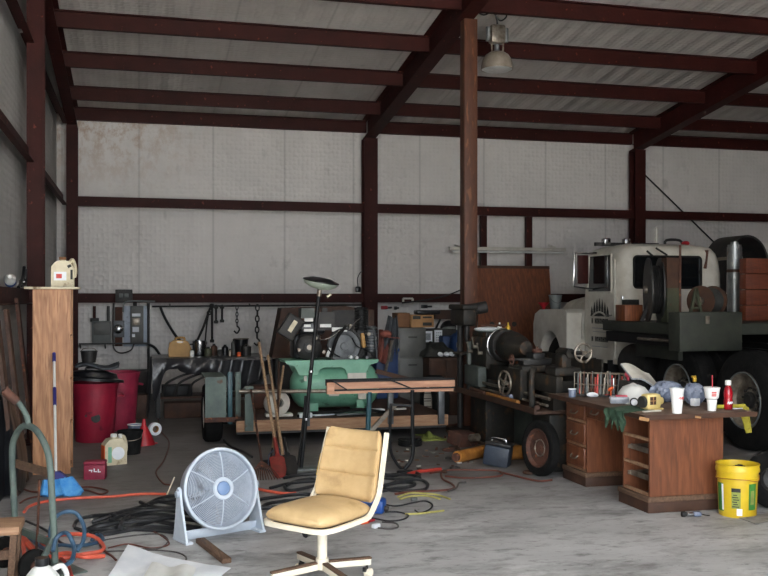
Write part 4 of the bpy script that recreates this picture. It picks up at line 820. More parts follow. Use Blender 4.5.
f0 = G(270, 466, .01); t0 = A(283.5, 366, RY + .05); t = handle_tool('garden_hoe', 'hoe with brown handle slanting to the right among the leaning tools', 'hoe', f0, t0, .013, 'handle_wood'); part(t, 'blade', MB().box(f0 + Vector((-.02, -.03, .02)), (.14, .01, .1), (R(20), 0, .2)), 'dark_metal', world=True); part(t, 'neck', MB().cyl(f0 + Vector((0, 0, .03)), f0 + (t0 - f0) * .18, .009, n=8), 'dark_metal', world=True)
f0 = G(277, 470, .01); t0 = A(275, 330, RY + .1); t = handle_tool('pitch_fork', 'thin fork with blue-grey tines behind the red shovel', 'fork', f0, A(279, 362, RY + .08), .012, 'brown'); mb = MB(); t0 = A(279, 362, RY + .08); k0 = f0 + (t0 - f0) * .18
for i in range(4): q = (i - 1.5) / 1.5; mb.tube([k0, k0 + (f0 - k0) * .3 + Vector((q * .08, 0, 0)), f0 + Vector((q * .08, -.03, 0))], .006, 6, 2)
part(t, 'tines', mb, 'bag', world=True)
# ------------------------------------------------------------------ cabinets, boxes and clutter behind the stand
def cbox(nm, lb, ct, px0, py0, px1, py1, Y, dep, m, zb=None, bev=.01, group=None, parts=None):
    a, b = A(px0, py0, Y), A(px1, py1, Y); z0 = b.z if zb is None else zb
    t = thing(nm, lb, ct, ((a.x + b.x) / 2, Y + dep / 2, z0), 0, group)
    part(t, 'body', MB().box(((a.x + b.x) / 2, Y + dep / 2, (a.z + z0) / 2), (b.x - a.x, dep, a.z - z0), bev=bev), m, world=True)
    return t, a, b
CZ = A(410, 328, 12.6).z
t, a, b = cbox('filing_cabinet', 'grey steel filing cabinet with cardboard boxes on top', 'cabinet', 398, 328, 426, 400, 12.6, .7, 'cabinet', 0)
for k in range(3): dr = part(t, 'drawer', MB().box(((a.x + b.x) / 2, 12.59, .2 + k * .38), (b.x - a.x - .04, .02, .35), bev=.005), 'cabinet', world=True); part(dr, 'drawer_handle', MB().box(((a.x + b.x) / 2, 12.57, .3 + k * .38), (.12, .025, .02), bev=.004), 'dark_metal', world=True)
def carton(lb, px0, py0, px1, py1, Y, dep, m, zb, mark):
    t, a, b = cbox('cardboard_box', lb, 'box', px0, py0, px1, py1, Y, dep, m, zb, .006)
    part(t, 'flap_seam', MB().box(((a.x + b.x) / 2, Y + dep / 2, a.z + .002), (b.x - a.x - .02, .05, .004)), 'cardboard_dark', world=True)
    if mark:
        for (u0, v0, u1, v1) in mark:
            part(t, 'printed_mark', MB().box((a.x + (b.x - a.x) * (u0 + u1) / 2, Y - .002, a.z + (zb - a.z) * (v0 + v1) / 2), ((b.x - a.x) * (u1 - u0), .004, abs(zb - a.z) * (v1 - v0)), bev=0), 'ink_dark', world=True)
carton('plain brown cardboard box on the left of the grey filing cabinet', 397.5, 313, 410, 327, 12.75, .3, 'cardboard_dark', CZ + .003, None)
a2 = A(420, 329, 12.65)
t, a, b = cbox('steel_shelf', 'dark shelf unit right of the grey filing cabinet', 'shelf', 426.5, 329, 462, 400, 13.1, .35, 'dark_metal', 0)
carton('tan printed cardboard box right of the plain brown one', 411.5, 315, 434, 328.5, 12.7, .32, 'cardboard', CZ + .003, [(.06, .08, .4, .34), (.5, .12, .9, .26), (.5, .6, .9, .86)])
solo('black_case', MB().box((A(427, 312.5, 12.85).x, 12.85, A(427, 315, 12.85).z + .04), (.34, .2, .06), (0, 0, .05), bev=.015), 'plastic_black', 'flat black case lying on the tan printed cardboard box', 'case')
c1 = A(440, 358, 12.3); t, a, b = cbox('brown_cabinet', 'low brown wooden cabinet with clothes heaped on top', 'cabinet', 429, 358, 462, 420, 12.3, .6, 'brown', 0); HZ = a.z
for k in (0, 1): dr = part(t, 'door', MB().box((a.x + (b.x - a.x) * (.26 + .48 * k), 12.29, HZ / 2), ((b.x - a.x) * .46, .02, HZ - .06), bev=.005), 'brown', world=True); part(dr, 'knob', MB().sph((a.x + (b.x - a.x) * (.45 + .1 * k), 12.27, HZ / 2 + .1), .016, 10), 'worn_steel', world=True)
hc = A(436, 355, 12.5)
def heap(u, v):
    x = hc.x + .03 + (u - .5) * .5; y = 12.58 + (v - .5) * .5
    h = .17 * (math.sin(math.pi * u) ** .6) * (math.sin(math.pi * v) ** .5) * (1 + .3 * math.sin(u * 17 + v * 4) * math.cos(v * 11))
    return (x, y, HZ + .012 + max(0, h))
solo('work_jacket', MB().sheet(heap, 36, 26, .008), 'ink_dark', 'dark work jacket heaped on the low brown cabinet', 'jacket')
for px, py, lb in [(441, 354, 'left white rag on the dark jacket'), (447, 353, 'middle white rag on the dark jacket'), (452, 352.5, 'right white rag on the dark jacket')]:
    q = A(px, py, 12.32); solo('white_rag', MB().sph((q.x, 12.34, HZ + .035 + .01), (.045, .03, .032), 12, (0, .3, 0)), 'paper', lb, 'rag', 'white rags on the jacket')
q0, q1 = A(421, 331.5, 12.95), A(435, 342.5, 12.95); t = thing('paper_notice', 'white paper notice with a grey table, left of two on the dark shelf', 'paper', ((q0.x + q1.x) / 2, 13.08, q1.z))
mb = MB().box(((q0.x + q1.x) / 2, 13.0885, (q0.z + q1.z) / 2), (q1.x - q0.x, .022, q0.z - q1.z)); part(t, 'sheet', mb, 'paper', world=True); part(t, 'print', MB().box(((q0.x + q1.x) / 2, 13.073, (q0.z + q1.z) / 2), ((q1.x - q0.x) * .75, .004, (q0.z - q1.z) * .6)), 'ink_grey', world=True)
q0, q1 = A(437.5, 330.5, 12.95), A(445, 342.5, 12.95); t = thing('calendar', 'narrow white calendar with rows of dots on the dark shelf', 'calendar', ((q0.x + q1.x) / 2, 13.08, q1.z)); part(t, 'sheet', MB().box(((q0.x + q1.x) / 2, 13.0885, (q0.z + q1.z) / 2), (q1.x - q0.x, .022, q0.z - q1.z)), 'paper', world=True)
mb = MB()
for i in range(3):
    for j in range(4): mb.box((q0.x + (q1.x - q0.x) * (.25 + .25 * i), 13.073, q1.z + (q0.z - q1.z) * (.18 + .2 * j)), (.018, .004, .014))
part(t, 'print', mb, 'ink_grey', world=True)
solo('blue_crate', MB().box((A(449, 336, 12.78).x, 12.82, HZ + .14), (.22, .2, .272), bev=.015), 'blue_dark', 'dark blue crate left of the blue water jug', 'crate')
q = A(459, 350, 12.6); t = thing('water_jug', 'blue water jug with pale label on the low brown cabinet', 'jug', (q.x, 12.6, HZ + .003)); part(t, 'body', MB().lathe([(0, 0), (.12, 0), (.13, .03), (.13, .24), (.1, .3), (.04, .33), (.035, .37), (0, .37)], n=28), 'blue_dark'); part(t, 'label_sticker', MB().box((-.02, -.128, .16), (.12, .012, .07)), 'panel_grey'); part(t, 'cap', MB().cyl((0, 0, .365), (0, 0, .395), .04, n=14), 'white_plastic')
q = A(463, 330, 12.6); t = thing('motorcycle_helmet', 'dark helmet with pale visor strip above the blue water jug', 'helmet', (q.x, 13.25, A(463, 336, 13.25).z)); part(t, 'shell', MB().sph((0, 0, .11), (.12, .13, .12), 20), 'black'); part(t, 'visor', MB().torus((0, -.03, .1), (0, .3, 1), .1, .02, 20, 6), 'panel_grey')
a, b = A(436, 310, 14.2), A(476, 318, 14.2); t = thing('wall_shelf', 'brown plank shelf on the back wall above the cabinets', 'shelf', ((a.x + b.x) / 2, YW - .3, b.z)); YS = YW - .25; a, b = A(436, 310, YS - .15), A(476, 319, YS - .15); part(t, 'plank', MB().box(((a.x + b.x) / 2, YS, (a.z + b.z) / 2), (b.x - a.x, .3, a.z - b.z)), 'brown', world=True)
for k in (.15, .85): part(t, 'bracket', MB().bar((a.x + (b.x - a.x) * k, YW - .01, b.z - .2), (a.x + (b.x - a.x) * k, YW - .3, b.z), .03, .02), 'dark_metal', world=True)
q0, q1 = A(438, 321, 14.5), A(457, 328.5, 14.5); cz = q1.z
# hung on the wall above the cabinets
YH = YW - .06
for px0, px1, py, lb, m, nm in [(381, 392, 307.5, 'red-handled pliers hanging left of the wall bracket', 'red_plastic', 'pliers'), (394, 399, 308, 'small black pliers hanging on the back wall', 'plastic_black', 'pliers'), (421, 432, 306.5, 'black handled tool hanging right of the white bracket', 'plastic_black', 'hand_tool')]:
    a, b = A(px0, py, YH), A(px1, py, YH); t = thing(nm, lb, 'tool', (a.x, YH, a.z)); part(t, 'handle', MB().bar(a, a.lerp(b, .6), .03, .06, bev=.01), m, world=True); part(t, 'jaw', MB().bar(a.lerp(b, .6), b, .025, .035, bev=.008), 'dark_metal', world=True)
a, b = A(402.5, 298.5, yc - .02), A(412, 304, yc - .02); t = thing('wall_bracket', 'small white square bracket on the lower back girt', 'bracket', ((a.x + b.x) / 2, yc - .03, b.z)); mb = MB(); x0_, x1_, z0_, z1_ = a.x, b.x, b.z, a.z
mb.box(((x0_ + x1_) / 2, yc - .06, z1_), (x1_ - x0_, .04, .03)).box((x0_, yc - .06, (z0_ + z1_) / 2), (.03, .04, z1_ - z0_)).box((x1_, yc - .06, (z0_ + z1_) / 2), (.03, .04, z1_ - z0_)).box(((x0_ + x1_) / 2, yc - .06, z0_), (x1_ - x0_, .04, .02)); part(t, 'frame', mb, 'white_paint', world=True)
a = A(358, 290, yc - .1); t = thing('extension_reel', 'black plug hanging by a wire on the red column edge', 'plug', A(358, 291, yc - .14)); part(t, 'plug_body', MB().box(A(358, 289.5, yc - .16), (.09, .06, .1), bev=.02), 'plastic_black', world=True); part(t, 'wire', MB().tube([A(358, 287, yc - .16), A(357.5, 279, yc - .16), A(360, 273, yc - .16), A(363, 271, yc - .16)], .008, 6, 5), 'cable', world=True)
wcable('electric_cable', [(402, 303), (425, 300), (445, 296), (463, 289)], .012, 'thin cable sagging between the red columns by the brown post', y=yc - .16)
# coats and bin right of the compressor
hy = 12.0
q = A(385, 400, hy)
t = thing('blue_bin', 'dark blue plastic bin with jackets hung over it', 'bin', (A(386, 372, hy).x, hy + .1, TZ)); a, b = A(375, 350, hy), A(397, 374, hy); part(t, 'body', MB().box(((a.x + b.x) / 2, hy + .1, (a.z + TZ) / 2 + .002), (b.x - a.x, .34, a.z - TZ), bev=.02), 'blue_dark', world=True); part(t, 'rim', MB().box(((a.x + b.x) / 2, hy + .1, a.z), (b.x - a.x + .03, .36, .04), bev=.01), 'blue_dark', world=True); bz = a.z + .022
def coat(px0, py0, px1, py1, Y, ph):
    a, b = A(px0, py0, Y), A(px1, py1, Y)
    def f(u, v):
        w = .45 + .55 * min(1, v * 1.5); x = (a.x + b.x) / 2 + (u - .5) * (b.x - a.x) * w + .04 * math.sin(v * 3 + ph)
        return (x, Y + .04 * math.sin(u * 14 + ph) + .05 * math.sin(v * 5 + ph), a.z + (b.z - a.z) * v + .02 * math.sin(u * 5 + ph))
    return MB().sheet(f, 24, 20, .012)
solo('jacket', coat(375, 331, 388, 362, 11.86, .5), 'cloth_red', 'faded red jacket hung at the right end of the compressor', 'jacket')
solo('jacket', coat(383, 317, 400, 360, 11.93, 2.1), 'cloth_grey', 'dark grey jacket hung behind the faded red one', 'jacket')
solo('cap', MB().sph(A(386, 334, 11.75), (.08, .07, .05), 14).box(A(393, 337.5, 11.68), (.16, .1, .015), (0, .1, 0), bev=.004), 'cloth_red', 'red cap hung on the jackets beside the compressor', 'cap')
p0 = A(384, 373, 11.7); solo('wooden_post', MB().bar(A(385, 374, 11.75), A(392, 340, 11.78), .03, .03), 'worn_steel', 'thin grey rod leaning on the blue bin', 'rod')
solo('steel_bar', MB().bar(A(376, 371, 10.7), A(415, 381, 10.5), .03, .05), 'brown', 'brown bar lying across behind the work stand', 'bar')
# ------------------------------------------------------------------ drill press by the brown post
t = thing('drill_press', 'dark drill press with horizontal motor beside the brown post', 'drill press', (3.70, 10.62, 0))
dx, dy = 3.70, 10.62
part(t, 'base', MB().box((dx, dy, .03), (.3, .42, .06), bev=.01), 'machine', world=True); part(t, 'column', MB().cyl((dx, dy + .1, .06), (dx, dy + .1, 1.28), .035, n=14), 'dark_metal', world=True)
hz = A(470, 312, 10.6).z
part(t, 'head', MB().box((dx, dy, hz - .06), (.17, .5, .2), bev=.04), 'machine', world=True); part(t, 'motor', MB().cyl((dx + .05, dy - .05, hz + .02), (dx + .27, dy - .05, hz + .06), .07, n=20), 'dark_metal', world=True)
part(t, 'belt_cover', MB().box((dx, dy, hz + .06), (.19, .54, .06), bev=.02), 'machine', world=True); part(t, 'chuck', MB().lathe([(0, 0), (.02, 0), (.035, .06), (.03, .1), (.03, .2), (0, .2)], (dx, dy - .14, hz - .35), n=14), 'dark_metal', world=True)
part(t, 'table', MB().box((dx, dy - .06, .95), (.2, .26, .03), bev=.006), 'machine', world=True)
for k in range(3): q = Vector((dx + .1, dy - .1, hz - .1)); an = k * 2.1; part(t, 'feed_handle', MB().cyl(q, q + Vector((.02, .13 * math.cos(an), .13 * math.sin(an))), .007, n=8).sph(q + Vector((.02, .13 * math.cos(an), .13 * math.sin(an))), .016, 10), 'dark_metal', world=True)
# ------------------------------------------------------------------ plywood panel
Y = 15.75; a, b = A(475.5, 265.5, Y), A(549, 330, Y)
t = thing('plywood_panel', 'large brown plywood panel leaning upright behind the lathe', 'panel', ((a.x + b.x) / 2, Y - .1, 0))
LEAN = Matrix.Translation(((a.x + b.x) / 2, Y - .28, 0)) @ Matrix.Rotation(-math.atan2(.28, a.z), 4, 'X'); pw, ph = b.x - a.x, a.z * 1.008
part(t, 'sheet', MB().box((0, 0, ph / 2), (pw, .02, ph)).xf(LEAN), 'ply', world=True)
part(t, 'top_strip', MB().box((0, -.014, ph - .025), (pw, .012, .05)).xf(LEAN), 'brown', world=True)
for px in (489, 511):
    q = A(px, 323.5, Y); part(t, 'hand_hole', MB().lathe([(.001, -.004), (.045, -.004), (.045, .004), (.001, .004)], (q.x - (a.x + b.x) / 2, -.012, q.z), (0, 1, 0), 16).xf(LEAN), 'ink_dark', world=True)
# ------------------------------------------------------------------ metal lathe (runs away from the camera)
LX, LY0, LY1 = 3.82, 8.0, 10.25
t = thing('metal_lathe', 'heavy dark grey metalworking lathe standing beyond the desk', 'lathe', (LX, (LY0 + LY1) / 2, 0))
for y, l in [(8.25, .4), (9.95, .5)]: part(t, 'pedestal', MB().box((LX, y, .265), (.36, l, .53), bev=.02), 'machine', world=True)
part(t, 'back_panel', MB().box((LX + .16, 9.05, .27), (.02, 1.4, .5)), 'machine_light', world=True)
part(t, 'chip_tray', MB().box((LX - .04, (LY0 + LY1) / 2, .555), (.62, LY1 - LY0, .03), bev=.006).box((LX - .345, (LY0 + LY1) / 2, .575), (.015, LY1 - LY0, .05)), 'brown', 'dark brown chip tray', world=True)
mb = MB().box((LX - .1, 9.0, .80), (.07, 2.0, .16), bev=.01).box((LX + .12, 9.0, .80), (.07, 2.0, .16), bev=.01)
for k in range(6): mb.box((LX, 8.1 + k * .34, .78), (.2, .05, .1))
mb.box((LX, 8.15, .645), (.3, .25, .15)).box((LX, 9.85, .645), (.3, .3, .15))
part(t, 'bed', mb, 'machine', world=True)
hs = part(t, 'headstock', MB().box((LX, 9.95, 1.0), (.36, .5, .36), bev=.04).box((LX - .02, 9.95, 1.2), (.3, .44, .06), bev=.02), 'machine', world=True)
part(hs, 'gear_cover', MB().box((LX - .03, 10.22, .82), (.36, .05, .58), bev=.015), 'machine_light', world=True)
part(hs, 'gearbox', MB().box((LX - .21, 9.95, .74), (.1, .46, .22), bev=.015), 'machine_light', 'paler quick-change gearbox', world=True)
for k in range(3): q = Vector((LX - .19, 9.78 + k * .16, 1.0 + .06 * (k % 2))); part(hs, 'speed_lever', MB().cyl(q, q + Vector((-.05, 0, 0)), .02, n=10).cyl(q + Vector((-.04, 0, 0)), q + Vector((-.07, -.03, .1)), .007, n=8).sph(q + Vector((-.07, -.03, .1)), .014, 10), 'worn_steel', world=True)
ch = part(t, 'chuck', MB().lathe([(0, -.02), (.05, -.02), (.055, 0), (.165, .0), (.175, .015), (.175, .12), (.1, .14), (.1, .17), (0, .17)], (LX, 9.53, 1.09), (0, 1, 0), 36), 'dark_metal', world=True)
part(ch, 'face_ring', MB().torus((LX, 9.66, 1.09), (0, 1, 0), .172, .012, 36, 8), 'chrome', 'bright steel ring', world=True)
for k in range(3):
    an = R(90 + 120 * k); q = Vector((LX + .1 * math.cos(an), 9.5, 1.09 + .1 * math.sin(an))); mb = MB().box((0, 0, 0), (.1, .06, .05)).xf(Matrix.Translation(q) @ Matrix.Rotation(-an, 4, 'Y')); part(ch, 'jaw', mb, 'rust', world=True)
part(t, 'work_drum', MB().lathe([(0, 0), (.07, 0), (.155, .02), (.16, .1), (.13, .28), (.07, .48), (0, .49)], (LX - .01, 9.46, 1.09), (0, -1, 0), 32), 'machine', 'dark tapered workpiece', world=True)
cg = part(t, 'carriage', MB().box((LX - .02, 8.74, .91), (.42, .34, .06), bev=.012).box((LX - .21, 8.74, .76), (.08, .34, .3), bev=.015), 'machine', world=True)
part(cg, 'cross_slide', MB().box((LX - .02, 8.74, .97), (.3, .14, .07), bev=.01).box((LX - .02, 8.74, 1.03), (.12, .2, .06), bev=.01), 'dark_metal', world=True)
part(cg, 'tool_post', MB().box((LX, 8.74, 1.075), (.08, .08, .05), bev=.008).cyl((LX, 8.74, 1.09), (LX, 8.74, 1.12), .015, n=10), 'rust', world=True)
def hwheel(par, c, ax, r, m, spokes=4, tr=.012):
    c = Vector(c); ax = Vector(ax).normalized(); u = ax.orthogonal().normalized(); v = ax.cross(u); mb = MB().torus(c, ax, r, tr, 32, 8).cyl(c - ax * .02, c + ax * .025, r * .24, n=14)
    for k in range(spokes): d_ = u * math.cos(2 * math.pi * k / spokes + .4) + v * math.sin(2 * math.pi * k / spokes + .4); mb.cyl(c, c + d_ * r, tr * .8, n=8)
    d_ = u * .7 + v * .7; mb.cyl(c + d_ * r, c + d_ * r + ax * .06, tr * .9, n=8)
    return part(par, 'hand_wheel', mb, m, world=True)
hwheel(cg, (LX - .31, 8.82, .76), (-1, -.15, 0), .115, 'worn_steel'); part(cg, 'wheel_shaft', MB().cyl((LX - .2, 8.82, .76), (LX - .32, 8.82, .76), .016, n=8), 'dark_metal', world=True)
hwheel(cg, (LX - .3, 8.66, 1.0), (-1, 0, 0), .05, 'rust', 3, .008); part(cg, 'wheel_shaft', MB().cyl((LX - .15, 8.66, 1.0), (LX - .31, 8.66, 1.0), .012, n=8), 'dark_metal', world=True)
part(t, 'lead_screw', MB().cyl((LX - .2, 8.0, .68), (LX - .2, 9.75, .68), .016, n=10).cyl((LX - .22, 8.0, .62), (LX - .22, 9.75, .62), .013, n=8), 'worn_steel', world=True)
ts = part(t, 'tailstock', MB().box((LX, 8.15, .92), (.26, .24, .08), bev=.02).box((LX, 8.14, 1.01), (.1, .16, .14), bev=.02).cyl((LX + .03, 8.04, 1.09), (LX + .03, 8.26, 1.09), .045, n=20).cyl((LX + .03, 8.24, 1.09), (LX + .03, 8.34, 1.09), .02, n=14), 'machine', world=True)
w = A(585.3, 352, 7.95)
hwheel(ts, (LX + .1, 7.93, 1.1), (0, -1, 0), .082, 'worn_steel', 3, .011); part(ts, 'wheel_shaft', MB().cyl((LX + .1, 7.92, 1.1), (LX + .04, 8.08, 1.09), .02, n=10), 'dark_metal', world=True)
part(t, 'splash_back', MB().box((LX + .33, 9.0, .8), (.02, 2.0, .46)), 'machine', world=True)
part(t, 'coolant_arm', MB().tube([(LX - .26, 8.25, .575), (LX - .27, 8.25, .75), (LX - .26, 8.26, .9), (LX - .22, 8.3, .93)], .03, 10, 4), 'machine', world=True)
# clutter on and under the lathe
q = G(521, 397, .6); solo('steel_tube', MB().cyl((LX - .3, 8.5, .598), (LX - .29, 9.35, .598), .022, n=12), 'amber', 'yellow-brown tube lying in the chip tray of the lathe', 'tube')
solo('steel_tube', MB().cyl((LX - .265, 8.75, .625), (LX - .265, 9.0, .625), .024, n=12), 'bag', 'pale blue-grey tube piece on the yellow-brown tube in the lathe tray', 'tube')
for px, py, m, lb, nm, ct in [(523, 330, 'lamp_gold', 'brass oiler beside the lathe headstock', 'oiler', 'oiler'), (517, 333, 'white_plastic', 'white bottle beside the brass oiler on the lathe', 'bottle', 'bottle')]:
    t = thing(nm, lb, ct, (LX + (.12 if nm == 'oiler' else .02), 9.8 + (.0 if nm == 'oiler' else -.0), 1.232)); part(t, 'body', MB().lathe([(0, 0), (.028, 0), (.03, .02), (.026, .05), (.01, .07), (.008, .1), (0, .1)], n=14), m); part(t, 'base_ring', MB().cyl((0, 0, 0), (0, 0, .012), .033, n=14), 'worn_steel')
solo('rag', MB().sph((LX - .05, 9.98, 1.25), (.14, .2, .03), 16, (0, 0, .2)), 'paper', 'pale grey rag on the lathe headstock', 'rag')
solo('steel_rod', MB().cyl((LX - .12, 9.4, 1.285), (LX + .16, 8.6, 1.20), .014, n=8), 'worn_steel', 'long pale rod lying over the lathe workpiece', 'rod') if False else None
for p0, p1, r_, m_, lb in [((LX - .12, 9.98, 1.295), (LX + .06, 9.72, 1.30), .012, 'rust', 'short rusty bar on the rag on the lathe headstock'),
        ((LX - .27, 9.5, .592), (LX - .24, 10.0, .592), .02, 'rust', 'rusty pipe stub in the far end of the lathe tray'),
        ((LX - .3, 8.05, .597), (LX - .12, 8.4, .597), .025, 'brown', 'brown wooden dowel in the near end of the lathe tray')]:
    solo('metal_bar', MB().cyl(p0, p1, r_, n=10), m_, lb, 'bar')
# ------------------------------------------------------------------ rusty wheel leaning on the lathe
t = thing('cart_wheel', 'small rust-red disc wheel with cracked black tyre leaning on the lathe', 'wheel', (3.5, 7.93, 0))
wheel(t, (3.5, 7.93, .25), (-1, -.2, .06), .25, .175, .09, 'rust')
# pile between stand and lathe
def flr(px, py): return G(px, py)
q = G(475, 459); q2 = G(457, 457, .06); q3 = G(494, 449, .06)
t = thing('wooden_roller', 'amber varnished wooden roller lying on the floor before the lathe', 'roller', (q.x, q.y, 0)); part(t, 'barrel', MB().cyl(q2, q3, .058, n=20), 'amber', world=True); d_ = (q3 - q2).normalized(); part(t, 'end_cap', MB().cyl(q2 - d_ * .03, q2, .04, n=14), 'rust', world=True); part(t, 'end_cap', MB().cyl(q3, q3 + d_ * .03, .04, n=14), 'rust', world=True)
q2, q3 = G(457, 437, .04), G(476, 438, .04); solo('wood_offcut', MB().bar(q2, q3, .1, .05, bev=.006), 'amber', 'short yellow wood offcut behind the amber roller', 'offcut')
q = G(503, 468); t = thing('tool_box', 'dark blue-grey metal box tipped on the floor beside the rusty wheel', 'box', (q.x, q.y + .13, 0), R(-35)); part(t, 'body', MB().box((0, 0, .1), (.24, .18, .19), (0, R(8), 0), bev=.012), 'blue_grey'); part(t, 'lid', MB().box((.02, 0, .215), (.25, .19, .03), (0, R(8), 0), bev=.01), 'dark_metal'); part(t, 'handle', MB().tube([(-.06, 0, .225), (-.05, 0, .265), (.07, 0, .25), (.08, 0, .21)], .008, 8, 4), 'chrome')
for i, (p0, p1, r, m, lb) in enumerate([((497, 443), (530, 456), .02, 'dark_metal', 'dark pipe lying right behind the blue-grey box'), ((495, 447), (528, 452), .014, 'worn_steel', 'bare steel pipe between the blue-grey box and rusty wheel'), ((440, 424), (484, 436), .016, 'stick', 'brown pipe lying behind the yellow offcut'), ((447, 430), (462, 455), .016, 'stick', 'brown rod pointing at the amber roller end'), ((474, 440), (502, 452), .018, 'stick', 'brown bar ending at the blue-grey box'), ((437, 427), (470, 423), .014, 'rust', 'thin rusty rod farthest back in the scrap heap')]):
    solo('scrap_pipe', MB().cyl(G(p0[0], p0[1], r + .001), G(p1[0], p1[1], r + .001 + (.03 if i < 2 else 0)), r, n=10), m, lb, 'pipe')
q = G(463, 446); t = thing('scrap_housing', 'crumpled rusty sheet housing in the scrap heap before the lathe', 'scrap', (q.x, q.y, 0)); part(t, 'shell', MB().box((0, 0, .08), (.3, .2, .15), (.2, .1, .5), bev=.02), 'rust'); part(t, 'pipe_stub', MB().cyl((.05, -.1, .1), (.1, -.2, .12), .04, n=14), 'worn_steel')
q = G(488, 436); t = thing('steel_cup', 'bright steel funnel lying on the scrap heap', 'funnel', (q.x + .1, q.y + .05, 0)); part(t, 'cone', MB().lathe([(.03, 0), (.09, .12), (.095, .12), (.035, -.01)], (0, 0, .12), (-.5, -.6, .6), 20), 'chrome'); part(t, 'spout', MB().cyl((.0, 0, .12), (.06, .07, .05), .028, n=12), 'worn_steel')
q = G(519, 462); t = thing('gear_motor', 'greasy yellow-brown gear motor on the floor left of the rusty wheel', 'motor', (q.x + .02, q.y + .1, 0)); part(t, 'case', MB().cyl((-.1, 0, .075), (.08, .03, .075), .07, n=18), 'amber'); part(t, 'gearbox', MB().box((.12, .03, .075), (.1, .13, .14), bev=.02), 'dark_metal'); part(t, 'shaft', MB().cyl((-.1, 0, .075), (-.16, -.01, .075), .015, n=8), 'chrome')
random.seed(11)
for i in range(26):
    px, py = random.uniform(435, 530), random.uniform(424, 474); g = G(px, py); s = random.uniform(.03, .09)
    if 457 < px < 500 and py > 444: continue
    mb = MB().box((g.x, g.y, .018), (s, s * random.uniform(.4, 1), .032), (0, 0, random.uniform(0, 3)), bev=.006) if i % 3 else MB().torus((g.x, g.y, .013), (0, 0, 1), s * .7, .012, 16, 6)
    solo('scrap_piece', mb, random.choice(['rust', 'rust', 'brown', 'dark_metal', 'worn_steel']), 'rusty metal scrap lying loose before the lathe stand', 'scrap', 'loose scrap before the lathe')
def clothf(pts_c, w, d, h, ph):
    def f(u, v):
        return (pts_c.x + (u - .5) * w * (.7 + .3 * math.sin(v * 5 + ph)), pts_c.y + (v - .5) * d, .012 + h * abs(math.sin(u * 7 + ph) * math.sin(v * 5 + ph * 2)) * math.sin(math.pi * u) * math.sin(math.pi * v))
    return f
solo('rag', MB().sheet(clothf(G(429, 438), .3, .5, .07, 1.0), 24, 20, .008), 'lime', 'yellow-green rag on the floor right of the work stand', 'rag')
mb = MB()
for k in range(5): mb.torus((G(410, 446).x, G(410, 446).y, .02 + .012 * k), (0, 0, 1), .12 - .008 * (k % 2), .012, 28, 6)
solo('coiled_hose', mb, 'rubber', 'small coil of black hose behind the work stand leg', 'hose')
# ------------------------------------------------------------------ the truck (nose towards the back wall)
TXL, TXR = 6.35, 7.98; CY0, CY1 = 11.7, 12.82
t = thing('truck', 'old white conventional-cab truck parked nose to the back wall', 'truck', ((TXL + TXR) / 2, 11.2, 0))
zroof = A(612, 243, CY0).z; zfl = A(600, 364, CY0 + .3).z; cw = TXR - TXL; tcx = (TXL + TXR) / 2
# cab shell: rounded rear corners in plan, domed roof
def cabring(z, s, dy=0):
    pts = []; r = .22; x0_, x1_, y0_, y1_ = TXL + s, TXR - s, CY0 + s + dy, CY1 - s
    for cx_, cy_, a0 in [(x1_ - r, y0_ + r, -90), (x1_ - .06, y1_ - .06, 0), (x0_ + .06, y1_ - .06, 90), (x0_ + r, y0_ + r, 180)]:
        rr = r if cy_ < y0_ + r + .01 else .06
        for k in range(5): an = R(a0 + 22.5 * k); pts.append(Vector((cx_ + rr * math.cos(an), cy_ + rr * math.sin(an), z)))
    return pts
mb = MB(); lev = [(zfl, 0), (zfl + .5, -.01), (1.95, .0), (zroof - .22, .02), (zroof - .12, .045), (zroof - .05, .09), (zroof - .01, .18), (zroof + .015, .32)]
rings = [[mb.bm.verts.new(p) for p in cabring(z, s)] for z, s in lev]; n_ = len(rings[0])
for i in range(len(rings) - 1):
    for j in range(n_): mb.bm.faces.new((rings[i][j], rings[i][(j + 1) % n_], rings[i + 1][(j + 1) % n_], rings[i + 1][j]))
mb.bm.faces.new(rings[0]); mb.bm.faces.new(rings[-1]); cab = part(t, 'cab', mb, 'white_paint', world=True, ang=50)
def rrect(x0, x1, z0, z1, r):
    P = []
    for cx_, cz_, a0 in [(x1 - r, z0 + r, -90), (x1 - r, z1 - r, 0), (x0 + r, z1 - r, 90), (x0 + r, z0 + r, 180)]:
        for k in range(5): an = R(a0 + 22.5 * k); P.append((cx_ + r * math.cos(an), cz_ + r * math.sin(an)))
    return P
w0, w1 = A(634, 256, CY0 - .01), A(701, 288, CY0 - .01)
def MY(y): return Matrix(((1, 0, 0, 0), (0, 0, -1, y), (0, 1, 0, 0), (0, 0, 0, 1)))
def MX(x): return Matrix(((0, 0, -1, x), (1, 0, 0, 0), (0, 1, 0, 0), (0, 0, 0, 1)))
part(cab, 'rear_window', MB().prism(rrect(w0.x, w1.x, w1.z, w0.z, .05), .02, MY(CY0 + .005)), 'glass_dark', world=True)
part(cab, 'rear_window_seal', MB().tube([Vector((x, CY0 - .012, z)) for x, z in rrect(w0.x, w1.x, w1.z, w0.z, .05)], .016, 6, 1, True), 'rubber', world=True)
v0, v1 = A(623, 299.5, CY0 - .01), A(639, 305, CY0 - .01); part(cab, 'vent_slot', MB().box(((v0.x + v1.x) / 2, CY0 - .0, (v0.z + v1.z) / 2), (v1.x - v0.x, .03, v0.z - v1.z)), 'ink_dark', world=True)
v0, v1 = A(615, 296, CY0), A(618, 318, CY0); part(cab, 'grab_rail', MB().cyl((TXL + .03, CY0 + .02, v0.z), (TXL + .03, CY0 + .02, v1.z), .014, n=8), 'chrome', world=True)
